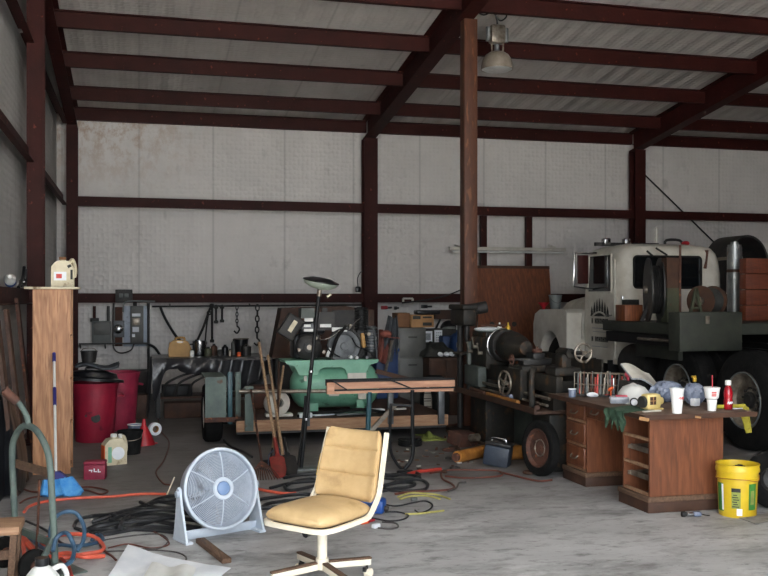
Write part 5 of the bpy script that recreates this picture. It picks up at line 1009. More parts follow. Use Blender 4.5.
# door on the left side
xd = TXL - .012; dY0, dY1 = 11.86, 12.70
zw0, zw1 = 1.6 - (292 - 298) * 13.4 / 950, 1.6 - (255 - 298) * 13.4 / 950
door = part(t, 'door', MB().prism(rrect(dY0, dY1, zfl + .06, zroof - .2, .06), .025, MX(TXL + .005)), 'white_paint', world=True)
part(door, 'door_window', MB().prism([(dY0 + .07, zw0), (dY1 - .06, zw0), (dY1 - .11, zw1), (dY0 + .07, zw1)], .012, MX(xd - .0)), 'glass_dark', world=True)
part(door, 'window_frame', MB().tube([Vector((xd - .014, y, z)) for y, z in [(dY0 + .07, zw0), (dY1 - .06, zw0), (dY1 - .11, zw1), (dY0 + .07, zw1)]], .014, 6, 1, True), 'white_paint', world=True)
part(door, 'door_handle', MB().tube([(xd, dY0 + .08, 1.36), (xd - .04, dY0 + .08, 1.36), (xd - .04, dY0 + .2, 1.36), (xd, dY0 + .2, 1.36)], .012, 8, 3), 'chrome', world=True)
mb = MB(); ym = (dY0 + dY1) / 2; random.seed(5)
zb1 = 1.32
for k in range(7):           # emblem: a fan of dark pointed trees over an arch, lettering bands below
    yy = ym + .24 - k * .08; hgt = .13 + .15 * math.sin(math.pi * (k + .5) / 7); w_ = .042
    mb.prism([(yy - w_, zb1 + .02), (yy + w_, zb1 + .02), (yy + w_ * .6, zb1 + hgt * .45), (yy + w_ * .75, zb1 + hgt * .5), (yy, zb1 + hgt), (yy - w_ * .75, zb1 + hgt * .5), (yy - w_ * .6, zb1 + hgt * .45)], .003, MX(xd - .012 - .0004 * k))
part(door, 'tree_emblem', mb, 'ink_dark', world=True)
part(door, 'emblem_arch', MB().tube([(xd - .02, ym + .2, zb1 + .02), (xd - .02, ym + .12, zb1 + .06), (xd - .02, ym, zb1 + .08), (xd - .02, ym - .12, zb1 + .06), (xd - .02, ym - .2, zb1 + .02)], .014, 6, 5), 'white_paint', world=True)
def glyphs(y0, y1, z0, z1, n, x):
    mb = MB(); w = (y1 - y0) / n
    for k in range(n):
        yy = y1 - (k + .5) * w; 
        if n > 6 and k == 1: continue
        mb.box((x, yy + w * .28, (z0 + z1) / 2), (.004, w * .22, z1 - z0)).box((x, yy - w * .2, (z0 + z1) / 2), (.004, w * .2, (z1 - z0))).box((x, yy, z1 - .012 if k % 2 else (z0 + z1) / 2), (.004, w * .5, .02))
    return mb
part(door, 'lettering', glyphs(ym - .25, ym + .25, zb1 - .085, zb1 - .01, 10, xd - .014), 'ink_dark', world=True)
part(door, 'lettering', glyphs(ym - .25, ym + .25, zb1 - .34, zb1 - .27, 9, xd - .014), 'ink_dark', world=True)
mb = MB().box((xd - .014, ym, zb1 - .15), (.004, .46, .012)).box((xd - .014, ym, zb1 - .2), (.004, .4, .008)).box((xd - .014, ym, zb1 - .41), (.004, .46, .01)); part(door, 'lettering_rule', mb, 'ink_grey', world=True)
# hood, fenders
HY1 = 14.05
def hood(u, v):
    an = math.pi * u; y = CY1 - .02 + (HY1 - CY1 + .02) * v; w = .86 - .22 * v
    return (tcx - w * math.copysign(abs(math.cos(an)) ** .55, math.cos(an)), y, 1.0 + (.72 - .12 * v) * abs(math.sin(an)) ** .55)
part(t, 'hood', MB().sheet(hood, 24, 8, .02), 'white_paint', world=True, ang=50)
def fender(side):
    xa = TXL - .27 if side < 0 else TXR - .28; W_ = .42
    pr = [(CY1 + .02, .74), (CY1 + .02, 1.38), (CY1 + .1, 1.44), (HY1 - .25, 1.42), (HY1 - .06, 1.35), (HY1, 1.2), (HY1, .9), (HY1 - .12, .8)]
    yc_, rr = 13.42, .58
    arc = [(yc_ + rr * .74 * math.cos(R(a)), .52 + .58 * math.sin(R(a))) for a in range(25, 156, 13)]
    return MB().prism(pr + [(yc_ + rr * .76, .8)] + arc + [(yc_ - rr * .75, .74)], W_, Matrix(((0, 0, 1, xa), (1, 0, 0, 0), (0, 1, 0, 0), (0, 0, 0, 1))))
part(t, 'fender', fender(-1), 'white_paint', world=True, ang=50); part(t, 'fender', fender(1), 'white_paint', world=True, ang=50)
part(t, 'grille', MB().box((tcx, HY1 + .02, 1.15), (.8, .06, .8), bev=.04), 'dark_metal', world=True); part(t, 'bumper', MB().box((tcx, HY1 + .2, .62), (2.2, .12, .3), bev=.03), 'chrome', world=True)
part(t, 'windshield', MB().box((tcx, CY1 - .02, 1.98), (1.4, .03, .5), (R(-8), 0, 0)), 'glass_dark', world=True)
# chassis, wheels
for s in (-1, 1): part(t, 'frame_rail', MB().box((tcx + s * .43, 11.1, .9), (.09, 6.4, .26)), 'black', world=True)
part(t, 'fuel_tank', MB().cyl((TXL + .2, 11.0, .72), (TXL + .2, 11.7, .72), .26, n=28), 'dark_metal', world=True)
part(t, 'step', MB().box((TXL + .06, 12.2, .5), (.3, .6, .04)).box((TXL + .06, 11.95, .62), (.26, .03, .24)).box((TXL + .06, 12.45, .62), (.26, .03, .24)), 'black', world=True)
for x in (TXL + .02, TXR - .02): wheel(t, (x, 13.42, .52), (-1 if x < tcx else 1, 0, 0), .52, .29, .28, 'dark_metal', lugs=8)
for y in (8.72, 9.99):
    for s in (-1, 1):
        for o in (0, .33):
            x = tcx + s * (1.02 - o - .14) if False else (6.14 + .13 + o if s < 0 else 8.12 - .13 - o)
            wheel(t, (x, y, .525), (s, 0, 0), .525, .3, .27, 'worn_steel' if o == 0 else 'black', lugs=10)
    part(t, 'rim_edge', MB().torus((6.14, y, .525), (1, 0, 0), .292, .008, 48, 6), 'panel_grey', 'pale edge of the rear rim', world=True)
    part(t, 'axle', MB().cyl((6.4, y, .525), (7.9, y, .525), .09, n=14).sph((tcx, y, .525), .2, 16), 'black', world=True)
    part(t, 'hub', MB().lathe([(.09, 0), (.09, .03), (.06, .04), (.06, .06), (0, .07)], (6.25, y, .525), (-1, 0, 0), 20), 'dark_metal', world=True)
# mirror frame, roof lights, stack
mx0, mx1 = AX(574.5, 256, TXL - .16), AX(574.5, 288, TXL - .16)
m_y = 12.92
zt_, zb_ = A(576, 253, 12.55).z, A(576, 290, 12.55).z
mir = part(t, 'mirror_frame', MB().tube([(TXL + .04, 12.5, zt_ + .0), (TXL - .28, 12.56, zt_ + .0), (TXL - .29, 12.56, zb_ + .05), (TXL + .04, 12.5, zb_)], .016, 8, 1), 'chrome', world=True)
part(mir, 'mirror_glass', MB().box((TXL - .15, 12.55, (zt_ + zb_) / 2 + .03), (.17, .03, zt_ - zb_ - .12), bev=.01), 'steel', 'mirror glass with a dark red steel reflection painted on', world=True)  # reflection of the red steel is put into the glass colour
for px in (606, 626.5): q = A(px, 239.5, 12.35); part(t, 'roof_lamp', MB().box((q.x, 12.35, zroof + .06), (.1, .12, .1), bev=.02), 'chrome', world=True)
part(t, 'roof_bar', MB().box((tcx - .35, 12.4, zroof + .025), (1.0, .06, .05)), 'dark_metal', world=True)
q0, q1 = A(665, 236, 12.3), A(683, 242, 12.3); part(t, 'air_horn', MB().tube([(q0.x, 12.3, zroof + .0), (q0.x + .02, 12.3, zroof + .09), (q1.x - .05, 12.3, zroof + .09), (q1.x, 12.3, zroof + .0)], .02, 8, 3), 'dark_metal', world=True)
part(t, 'clearance_lamp', MB().sph((q1.x - .02, 12.2, zroof + .045), (.06, .05, .035), 12), 'red_plastic', world=True); q = A(660, 238, 12.5); part(t, 'antenna', MB().cyl((q.x, 12.6, zroof), (q.x, 12.6, zroof + .3), .025, n=8), 'white_paint', world=True)
s0, s1 = A(734.5, 247, 11.35), A(734.5, 322, 11.35); st = part(t, 'exhaust_stack', MB().cyl((s0.x, 11.35, 1.0), (s0.x, 11.35, s0.z), .098, n=28).cyl((s0.x, 11.35, s0.z), (s0.x, 11.35, s0.z + .03), .09, n=24).cyl((s0.x, 11.35, s0.z + .03), (s0.x, 11.35, s0.z + .07), .05, n=16), 'silver_paint', 'silver vertical exhaust stack', world=True)
part(st, 'rust_clamp', MB().cyl((s0.x, 11.35, 1.95), (s0.x, 11.35, 1.99), .102, n=24), 'rust', world=True)
part(t, 'stack_bracket', MB().bar((s0.x, 11.36, 2.15), (TXR - .05, 11.85, 2.15), .05, .04), 'worn_steel', world=True)
rs0, rs1 = A(706, 250, CY0 - .03), A(712, 277, CY0 - .03); part(cab, 'rust_streak', MB().bar((rs0.x + .07, CY0 + .06, rs0.z), (rs0.x, CY0 + .0, rs1.z + .12), .05, .02), 'rust', world=True)
for px0, py0, px1, py1 in [(647, 251, 653, 256), (656, 248, 667, 255)]: part(cab, 'wiper_arm', MB().cyl(A(px0, py0, CY0 - .04), A(px1, py1, CY0 - .03), .014, n=8), 'ink_dark', world=True)
# flatbed deck behind the cab
BX0_, BX1_, BY0_, BY1_, BZ_ = 5.94, 8.25, 9.62, 11.45, 1.30
part(t, 'bed', MB().box(((BX0_ + BX1_) / 2, (BY0_ + BY1_) / 2, BZ_ - .06), (BX1_ - BX0_, BY1_ - BY0_, .13), bev=.008), 'deck_green', 'dull green steel truck bed', world=True)
for x_ in (BX0_ + .1, BX1_ - .5): part(t, 'bed_beam', MB().box((x_, (BY0_ + BY1_) / 2, 1.1), (.1, BY1_ - BY0_, .13)), 'black', world=True)
part(t, 'side_box', MB().box((6.33, 10.35, 1.04), (.5, 1.0, .34), bev=.015), 'deck_green', world=True)
part(t, 'side_pipe', MB().cyl((5.98, 9.7, 1.1), (5.98, 10.6, 1.1), .018, n=8), 'worn_steel', 'pale pipe along the truck bed', world=True)
a_, b_ = A(673, 312, 9.5), A(735, 350, 9.5); bxx = part(t, 'equipment_box', MB().box(((a_.x + b_.x) / 2, 9.48, (a_.z + b_.z) / 2), (b_.x - a_.x, .24, a_.z - b_.z), bev=.012), 'deck_green', 'dull green box across the rear of the bed', world=True); part(bxx, 'box_clip', MB().box((A(708, 320, 9.34).x, 9.35, A(708, 320, 9.34).z), (.05, .03, .09), bev=.008), 'worn_steel', world=True)
# cargo on the bed
BT = BZ_ + .007
q = A(631, 322, 10.85); t3 = solo('wood_block', MB().box((q.x, 10.9, BT + .105), (.25, .25, .205), bev=.006), 'ply', 'brown square wooden block on the truck bed left of the reels', 'block')
def reel(nm, lb, c, ax, r, w, m1, m2):
    t = thing(nm, lb, 'reel', (c[0], c[1], BT)); c = Vector(c); ax = Vector(ax).normalized()
    part(t, 'flange', MB().lathe([(.03, -w / 2), (r, -w / 2), (r, -w / 2 + .02), (.03, -w / 2 + .02)], c, ax, 40, True), m1, world=True); part(t, 'flange', MB().lathe([(.03, w / 2 - .02), (r, w / 2 - .02), (r, w / 2), (.03, w / 2)], c, ax, 40, True), m1, world=True)
    mb = MB().cyl(c - ax * (w / 2 - .02), c + ax * (w / 2 - .02), r * .62, n=28)
    for k in range(5): mb.torus(c + ax * (w * (k - 2) / 6), ax, r * .72, w * .1, 32, 6)
    part(t, 'wound_hose', mb, m2, world=True); part(t, 'hub', MB().cyl(c - ax * (w / 2 + .04), c + ax * (w / 2 + .04), .05, n=14), 'worn_steel', world=True)
    part(t, 'stand', MB().bar((c.x - .0, c.y, c.z), (c.x - .16, c.y + .02, BT + .01), .04, .04).bar((c.x, c.y, c.z), (c.x + .16, c.y + .02, BT + .01), .04, .04), 'dark_metal', world=True)
q = A(654, 290, 10.5); rr_ = (A(654, 258, 10.5).z - BT) / 2
reel('hose_reel', 'tall dark hose reel on edge on the truck bed before the cab window', (q.x, 10.5, BT + rr_ + .003), (-1, .4, 0), rr_, .16, 'dark_metal', 'rubber')
q = A(669, 290, 10.35); a_, b_ = A(662, 258, 10.3), A(675, 325, 10.3)
t3 = thing('steel_panel', 'upright olive and brown steel panel between the two reels on the truck', 'panel', (q.x, 10.25, BT)); part(t3, 'upper_sheet', MB().box(((a_.x + b_.x) / 2, 10.25, (A(669, 288, 10.25).z + a_.z) / 2), (b_.x - a_.x, .12, a_.z - A(669, 288, 10.25).z)), 'brown', world=True); part(t3, 'lower_sheet', MB().box(((a_.x + b_.x) / 2, 10.25, (A(669, 288, 10.25).z + BT) / 2), (b_.x - a_.x, .14, A(669, 288, 10.25).z - BT)), 'olive', 'olive lower sheet', world=True); part(t3, 'edge_rod', MB().cyl((b_.x - .01, 10.17, BT), (b_.x - .01, 10.17, A(674, 245, 10.17).z), .014, n=8), 'rust', world=True)  # a plain upright steel panel on the bed, not a stand
q = A(707, 300, 10.2); rr2 = .185
reel('hose_reel', 'wide brown hose reel right of the olive panel on the truck', (q.x, 10.2, A(707, 301, 10.2).z), (-1, -.5, 0), rr2, .3, 'brown', 'ink_dark')
t3 = thing('a_frame_stand', 'thin olive A-frame stand on the truck bed left of the wide reel', 'stand', (A(692, 320, 9.85).x, 9.8, BT))
z_ = BT
part(t3, 'leg', MB().bar((A(688, 320, 9.8).x, 9.8, z_), A(696, 288, 9.8), .03, .03), 'olive', world=True); part(t3, 'leg', MB().bar((A(703, 320, 9.8).x, 9.8, z_), A(696, 288, 9.8), .03, .03), 'olive', world=True); part(t3, 'cross_bar', MB().bar(A(691, 308, 9.8), A(701, 308, 9.8), .02, .02), 'olive', world=True)
a_, b_ = A(745, 258, 10.6), A(795, 318, 10.6); 
zs = BT
for k in range(4):
    h_ = (a_.z - zs) / 4 - .008; solo('timber_board', MB().box(((a_.x + b_.x) / 2, 10.65, zs + (k + .5) * (h_ + .008)), (b_.x - a_.x, .14, h_), (0, 0, .01 * (k % 2)), bev=.006), 'board_red', ['bottom', 'second from bottom', 'third from bottom', 'top'][k] + ' red-brown timber in the stack right of the exhaust', 'timber', 'red-brown timbers on the truck bed')
q = A(736, 262, 13.3)
def seatf(u, v):
    an = math.pi * u; return (q.x + .45 * math.cos(an) * (.85 + .15 * math.sin(math.pi * v)), 13.0 + .6 * v, A(736, 300, 13.3).z + (A(736, 238, 13.3).z - A(736, 300, 13.3).z) * math.sin(an) ** .5)
t3 = thing('machine_hood', 'dark rounded machine hood behind the exhaust stack', 'machine', (q.x, 13.3, 0)); part(t3, 'hood', MB().sheet(seatf, 24, 8, .03), 'dark_metal', world=True); part(t3, 'body', MB().box((q.x, 13.3, A(736, 300, 13.3).z / 2), (.8, .55, A(736, 300, 13.3).z), bev=.03), 'dark_metal', world=True)
q = A(535.5, 317, 13.8); solo('funnel', MB().lathe([(.0, .0), (.015, 0), (.02, .06), (.09, .13), (.095, .13), (.025, .05), (.02, 0)], (TXL - .18, 13.86, 1.40), (0, 0, 1), 20), 'red_plastic', 'little red funnel standing on the front of the truck fender', 'funnel')
q = A(554.5, 316, 13.7); t3 = thing('bucket', 'pale grey bucket standing on the truck fender', 'bucket', (TXL - .1, 13.6, 1.432)); part(t3, 'body', MB().lathe([(0, 0), (.075, 0), (.1, .2), (.106, .2), (.106, .215), (.094, .215), (.07, .01), (0, .01)], n=24), 'panel_grey'); part(t3, 'bail', MB().tube([(-.1, 0, .2), (-.07, -.06, .12), (0, -.1, .09), (.07, -.06, .12), (.1, 0, .2)], .004, 6, 5), 'dark_metal')
# ------------------------------------------------------------------ desk
DX0, DX1, DZ = 3.68, 4.30, .745
t = thing('desk', 'big worn walnut double-pedestal desk at the right, drawers missing', 'desk', (4.0, 7.1, 0))
TXa, TXb, TYa, TYb = 3.56, 4.50, 6.22, 7.88
part(t, 'desk_top', MB().box(((TXa + TXb) / 2, (TYa + TYb) / 2, DZ - .016), (TXb - TXa, TYb - TYa, .032), bev=.004), 'dusty_wood', 'dusty scratched top', world=True)
part(t, 'top_edging', MB().box((TXa - .002, (TYa + TYb) / 2, DZ - .017), (.008, TYb - TYa, .036)).box(((TXa + TXb) / 2, TYa - .002, DZ - .017), (TXb - TXa, .008, .036)), 'brown', world=True)
def pedestal(y0, y1, full):
    p = part(t, 'pedestal', MB().box(((DX0 + DX1) / 2, y0 + .01, .4), (DX1 - DX0, .02, .65)).box(((DX0 + DX1) / 2, y1 - .01, .4), (DX1 - DX0, .02, .65)).box((DX1 - .01, (y0 + y1) / 2, .4), (.02, y1 - y0 - .04, .65)), 'walnut', world=True)
    part(p, 'plinth', MB().box(((DX0 + DX1) / 2 - .005, (y0 + y1) / 2, .04), (DX1 - DX0 + .04, y1 - y0 + .04, .078), bev=.003), 'brown', world=True)
    part(p, 'base_moulding', MB().box((DX0 - .018, (y0 + y1) / 2, .1), (.025, y1 - y0 + .06, .04), bev=.006).box(((DX0 + DX1) / 2, y0 - .012, .1), (DX1 - DX0 + .04, .025, .04), bev=.006), 'stick', world=True)
    mb = MB()
    for z in (.13, .335, .54, .695): mb.box((DX0 + .01, (y0 + y1) / 2, z), (.02, y1 - y0 - .04, .022))
    part(p, 'drawer_rail', mb, 'plank', world=True)
    if full:
        for z, h in [(.232, .175), (.437, .175), (.62, .125)]:
            d = part(t, 'drawer', MB().box((DX0 - .006, (y0 + y1) / 2, z), (.02, y1 - y0 - .05, h), bev=.004).box((DX0 - .017, (y0 + y1) / 2, z + h / 2 - .012), (.008, y1 - y0 - .06, .01)).box((DX0 - .017, (y0 + y1) / 2, z - h / 2 + .012), (.008, y1 - y0 - .06, .01)), 'walnut', world=True)
            part(d, 'drawer_pull', MB().tube([(DX0 - .016, (y0 + y1) / 2 - .06, z + .01), (DX0 - .04, (y0 + y1) / 2 - .045, z - .015), (DX0 - .04, (y0 + y1) / 2 + .045, z - .015), (DX0 - .016, (y0 + y1) / 2 + .06, z + .01)], .006, 8, 4), 'worn_steel', world=True)
    else:
        part(p, 'inner_liner', MB().box(((DX0 + DX1) / 2 + .1, (y0 + y1) / 2, .4), (.02, y1 - y0 - .045, .6)), 'brown', world=True)
        mb = MB()
        for z in (.235, .44): mb.bar((DX0 + .03, y0 + .03, z), (DX1 - .04, y0 + .03, z), .012, .03).bar((DX0 + .03, y1 - .03, z), (DX1 - .04, y1 - .03, z), .012, .03).bar((DX0 + .06, y0 + .03, z), (DX0 + .06, y1 - .03, z), .012, .04)
        part(p, 'drawer_runner', mb, 'worn_steel', world=True)
pedestal(6.35, 6.76, False); pedestal(7.37, 7.77, True)
part(t, 'apron_drawer', MB().box((DX0 - .004, 7.065, .645), (.02, .59, .115), bev=.004).box((DX0 - .016, 7.065, .692), (.008, .58, .012)).box((DX0 - .016, 7.065, .6), (.008, .58, .012)), 'walnut', world=True)
part(t, 'drawer_pull', MB().tube([(DX0 - .012, 7.14, .66), (DX0 - .034, 7.155, .635), (DX0 - .034, 7.245, .635), (DX0 - .012, 7.26, .66)], .006, 8, 4), 'worn_steel', world=True)
part(t, 'modesty_panel', MB().box((DX1 - .02, 7.065, .45), (.02, .6, .5)), 'walnut', world=True)
part(t, 'split_corner', MB().box((DX0 - .012, 6.79, .645), (.03, .03, .12), bev=.004), 'cardboard', 'pale bare wood splinter', world=True)
for px, py, s in [(644, 417, .05), (698, 416, .03)]: q = A(px, py, TYa - .008); part(t, 'chipped_edge', MB().box((q.x, TYa - .008, DZ - .025), (s * 1.6, .006, s * .5), (0, .2, 0)), 'cardboard', 'pale chipped spot on the edge', world=True)
def drape(u, v):
    y = 6.44 + u * .30; k = v * 1.3
    if k < .5: return (TXa + .22 - .26 * (k / .5) + .0, y + .02 * math.sin(k * 9), DZ + .006 + .004 * math.sin(u * 20 + k * 9))
    return (TXa - .042 - .008 * math.sin(u * 17 + k * 4), y + .012 * math.sin(k * 11), DZ + .004 - (k - .5) * (.15 + .05 * math.sin(u * 23)))
solo('green_netting', MB().sheet(drape, 30, 22, .006), 'moss', 'dark green netting draped over the desk edge', 'netting')
# things on the desk
def dk(px, py): return G(px, py, DZ)
d0 = DZ + .002
q = dk(566.5, 397.5); q.y -= .0; t = thing('small_cup', 'small pale blue cup at the far left corner of the desk', 'cup', (max(q.x, TXa + .05), min(q.y, TYb - .06), d0)); part(t, 'body', MB().lathe([(0, 0), (.03, 0), (.035, .07), (.032, .07), (.027, .006), (0, .006)], n=20), 'bag'); part(t, 'rim', MB().torus((0, 0, .07), (0, 0, 1), .0335, .003, 20, 6), 'paper')
# bolt rack
q0, q1 = dk(584, 396), dk(634, 398); ry = (q0.y + q1.y) / 2
a_, b_ = A(581, 392, 7.5), A(634, 392, 7.3); zt = A(600, 369, 7.5).z
R0, R1 = Vector((a_.x + .03, 7.62, 0)), Vector((b_.x + .06, 7.32, 0))
t = thing('drill_bit_rack', 'wire rack packed with upright drill bits on the desk', 'rack', (R0.lerp(R1, .5).x, R0.lerp(R1, .5).y, d0))
mb = MB()
for z in (.012, .10, .2): mb.tube([R0 + Vector((0, -.05, z + d0)), R1 + Vector((0, -.05, z + d0)), R1 + Vector((0, .07, z + d0)), R0 + Vector((0, .07, z + d0))], .004, 6, 1, True)
for s_ in (R0, R1):
    for o in (-.05, .07): mb.cyl(s_ + Vector((0, o, d0)), s_ + Vector((0, o, d0 + .2)), .005, n=6)
part(t, 'wire_frame', mb, 'worn_steel', world=True); part(t, 'base_tray', MB().bar(R0 + Vector((0, .01, d0 + .01)), R1 + Vector((0, .01, d0 + .01)), .12, .014), 'dark_metal', world=True)
random.seed(3)
for k in range(36):
    f_ = (k + .5) / 36; p = R0.lerp(R1, f_) + Vector((random.uniform(-.005, .005), -.03 + .075 * (k % 2), d0 + .02)); h = random.uniform(.14, .2); r = random.uniform(.005, .009)
    part(t, 'drill_bit', MB().cyl(p, p + Vector((random.uniform(-.01, .01), 0, h)), r, n=8).cyl(p, p + Vector((0, 0, .05)), r * 1.5, n=8), random.choice(['worn_steel', 'chrome', 'worn_steel', 'rust', 'panel_grey', 'ink_red']), world=True)
p = R0.lerp(R1, .5) + Vector((-.02, -.085, d0)); solo('rag', MB().sph(p + Vector((0, 0, .075)), (.03, .012, .016), 10, (0, -.5, 0)).cyl(p + Vector((0, -.0, 0)), p + Vector((0, 0, .075)), .006, n=8), 'orange', 'bright orange tag in front of the drill bits', 'tag')
q = dk(592, 397.5); solo('white_rag', MB().sph((q.x, q.y, d0 + .022), (.05, .03, .022), 14).sph((q.x + .03, q.y, d0 + .018), (.03, .025, .018), 12), 'paper', 'crumpled white rag before the drill bit rack', 'rag')
for px, m, lb in [(608, 'ink_red', 'left dark red fuse lying before the drill bit rack'), (616, 'pink', 'right pink wrapper lying before the drill bit rack')]:
    q = dk(px, 397); solo('wrapper', MB().box((q.x, q.y, d0 + .012), (.07, .03, .022), (0, 0, .3), bev=.008), m, lb, 'wrapper')
q = dk(622, 404.5); t = thing('plastic_tub', 'clear plastic tub with pink things before the hard hat', 'tub', (q.x, q.y + .05, d0), R(-20)); part(t, 'tub', MB().box((0, 0, .03), (.15, .09, .058), bev=.01), 'clear'); part(t, 'contents', MB().box((.02, 0, .062), (.09, .05, .012), bev=.003), 'pink')
HX = A(634, 392, 7.0); t = thing('hard_hat', 'white hard hat on the desk behind the yellow device', 'hard hat', (HX.x + .01, 7.02, d0))
part(t, 'shell', MB().lathe([(.125, 0), (.13, .03), (.118, .08), (.085, .125), (.04, .145), (0, .148), (0, .14), (.08, .115), (.112, .07), (.12, 0)], n=32).xf(Matrix.Diagonal((1, 1.2, 1, 1))), 'white_plastic'); part(t, 'brim', MB().lathe([(.122, 0), (.15, -.0), (.152, .006), (.125, .012)], n=32, closed=True).xf(Matrix.Translation((-.01, -.015, 0)) @ Matrix.Diagonal((1, 1.25, 1, 1))), 'white_plastic'); part(t, 'ridge', MB().tube([(0, -.145, .04), (0, -.1, .115), (0, 0, .15), (0, .1, .115), (0, .145, .04)], .009, 8, 5), 'white_plastic')
q = dk(635, 407); t = thing('pressure_gauge', 'round white dial gauge with black hose on the desk', 'gauge', (q.x, q.y + .02, d0)); part(t, 'dial', MB().lathe([(0, -.012), (.03, -.012), (.032, 0), (0, .012)], (0, 0, .034), (-.3, -1, .2), 24), 'paper'); part(t, 'bezel', MB().torus((0, -.008, .034), (-.3, -1, .2), .031, .005, 24, 8), 'dark_metal'); part(t, 'hose', MB().tube([(.02, .01, .03), (.07, .02, .045), (.05, -.03, .02), (.1, -.05, .012), (.16, -.02, .012)], .007, 6, 5), 'rubber')
q = dk(655, 410.5); t = thing('battery_lantern', 'pale yellow plastic device with a brown window on the desk', 'lantern', (q.x, q.y + .06, d0), R(8)); part(t, 'body', MB().box((0, 0, .065), (.13, .09, .11), (0, 0, 0), bev=.018).cyl((.06, 0, .065), (.1, 0, .062), .035, .028, 18), 'lantern_yellow', 'pale yellow casing'); part(t, 'window', MB().box((-.015, -.046, .07), (.055, .006, .06), bev=.002), 'brown'); part(t, 'window_bar', MB().box((-.015, -.05, .07), (.006, .004, .06)).box((-.015, -.05, .07), (.055, .004, .006)), 'cardboard'); part(t, 'base', MB().box((0.01, 0, .006), (.14, .1, .012), bev=.003), 'lantern_yellow'); part(t, 'side_wheel', MB().cyl((-.09, 0, .06), (-.066, 0, .06), .045, n=20), 'ink_dark')
def bagmesh(c, rx, ry, rz_, ph):
    def f(u, v):
        a = 2 * math.pi * u; b = math.pi * (v * .96 + .02) ; k = 1 + .13 * math.sin(5 * a + ph) * math.sin(b) + .1 * math.sin(9 * a + 5 * b + ph) * math.sin(b) + .06 * math.sin(15 * a - 9 * b + ph) * math.sin(b)
        return (c.x + rx * k * math.sin(b) * math.cos(a), c.y + ry * k * math.sin(b) * math.sin(a), c.z + rz_ + rz_ * k * math.cos(b) * (.98 if math.cos(b) > 0 else .97 / 1.0))
    mb = MB(); mb.sheet(f, 32, 16, .003); mn = min(v.co.z for v in mb.bm.verts); mb.xf(Matrix.Translation((0, 0, c.z - mn))); return mb
q = A(662, 396, 7.0); solo('plastic_bag', bagmesh(Vector((q.x + .02, 6.95, d0)), .13, .09, .085, .4), 'bag', 'grey-blue plastic bag behind the yellow device on the desk', 'bag')
q = A(692, 398, 6.75); solo('plastic_bag', bagmesh(Vector((q.x, 6.72, d0)), .085, .07, .085, 2.0), 'bag', 'crumpled grey-blue plastic bag between the two white cups', 'bag')
q0 = A(645, 372, 7.12); 
def magf(u, v): return (q0.x - .13 + .27 * u, 7.10 + .2 * v, d0 + .185 - .07 * u + .02 * math.sin(u * 5) + .11 * v)
t = thing('catalogue', 'worn magazine lying on the hard hat and the grey bag', 'magazine', (q0.x, 7.25, d0 + .18)); part(t, 'pages', MB().sheet(magf, 12, 8, .012), 'ink_grey', world=True); part(t, 'cover', MB().sheet(lambda u, v: Vector(magf(u * .98 + .01, v * .97)) + Vector((0, 0, .006)), 12, 8, .004), 'white_paint', world=True)
part(t, 'support_stack', MB().box((q0.x + .02, 7.3, d0 + .075 - .09 - .0), (.16, .16, .11), bev=.01), 'ink_dark', 'dark book pile below', world=True) if False else None
solo('book_stack', MB().box((q0.x + .0, 7.3, d0 + .075), (.2, .16, .15), bev=.006), 'ink_dark', 'dark box under the worn magazine on the desk', 'box')
q = A(630, 373.5, 7.3); t = None
solo('pink_ball', MB().sph((q.x - .0, 7.33, d0 + .2), .03, 16).cyl((q.x, 7.33, d0), (q.x, 7.33, d0 + .18), .014, n=10), 'pink', 'pink knobbed handle standing at the right end of the bit rack', 'handle')
def cup(px, py, h, r0, r1, lb, ink, lid=False):
    q = dk(px, py); t = thing('paper_cup', lb, 'cup', (q.x, q.y + r0, d0), 0)
    part(t, 'body', MB().lathe([(0, .006), (r0 - .003, .006), (r0, 0), (r0 + (r1 - r0) * .5, h * .5), (r1, h - .008), (r1 + .004, h - .006), (r1 + .004, h), (r1 - .002, h), (r0 - .004, .02), (0, .02)], n=32), 'cup_white')
    return t, h
t, h = cup(679.5, 414, .185, .034, .05, 'tall white foam cup with faint red print on the desk', True)
mb = MB(); rm = .044
for k in range(7): an = R(-90 - 38 + k * 13 + 25); rr = .0462; mb.box((rr * math.cos(an), rr * math.sin(an), .115), (.005, .003, .02 if k % 2 else .014), (0, 0, an + math.pi / 2))
part(t, 'red_print', mb, 'ink_red')
q = dk(714.5, 411.5); t = thing('paper_cup', 'white foam cup with flared top and red straw on the desk', 'cup', (q.x, q.y + .035, d0)); part(t, 'body', MB().lathe([(0, 0), (.031, 0), (.038, .088), (.04, .09), (.05, .1), (.058, .165), (.062, .168), (.062, .178), (.05, .178), (0, .174)], n=32), 'cup_white')
part(t, 'waist_band', MB().torus((0, 0, .091), (0, 0, 1), .0395, .003, 32, 6), 'dark_metal'); part(t, 'straw', MB().cyl((.005, 0, .17), (.004, 0, .27), .0042, n=8), 'red_plastic', 'red straw')
mb = MB()
for i in range(3):
    for j in range(3): an = R(-118 + i * 12); z = .118 + j * .013; rr = .0535 + (z - .118) * .12; mb.box((rr * math.cos(an), rr * math.sin(an), z), (.011, .004, .009), (0, 0, an + math.pi / 2))
part(t, 'red_print', mb, 'ink_red')
q = dk(730.5, 410); t = thing('soda_bottle', 'red labelled soda bottle with white cap on the desk', 'bottle', (q.x, q.y + .03, d0)); part(t, 'body', MB().lathe([(0, 0), (.03, 0), (.034, .01), (.034, .07), (.031, .085), (.034, .1), (.034, .135), (.028, .16), (.018, .18), (.016, .19), (0, .19)], n=28), 'bottle_red'); part(t, 'cap', MB().cyl((0, 0, .186), (0, 0, .222), .023, n=20), 'white_plastic', 'white cap'); part(t, 'label_script', MB().tube([Vector((.0345 * math.cos(R(a)), .0345 * math.sin(R(a)), z)) for a, z in [(-130, .045), (-118, .062), (-108, .043), (-97, .06), (-86, .045), (-72, .06), (-60, .05)]], .0035, 6, 5), 'paper')
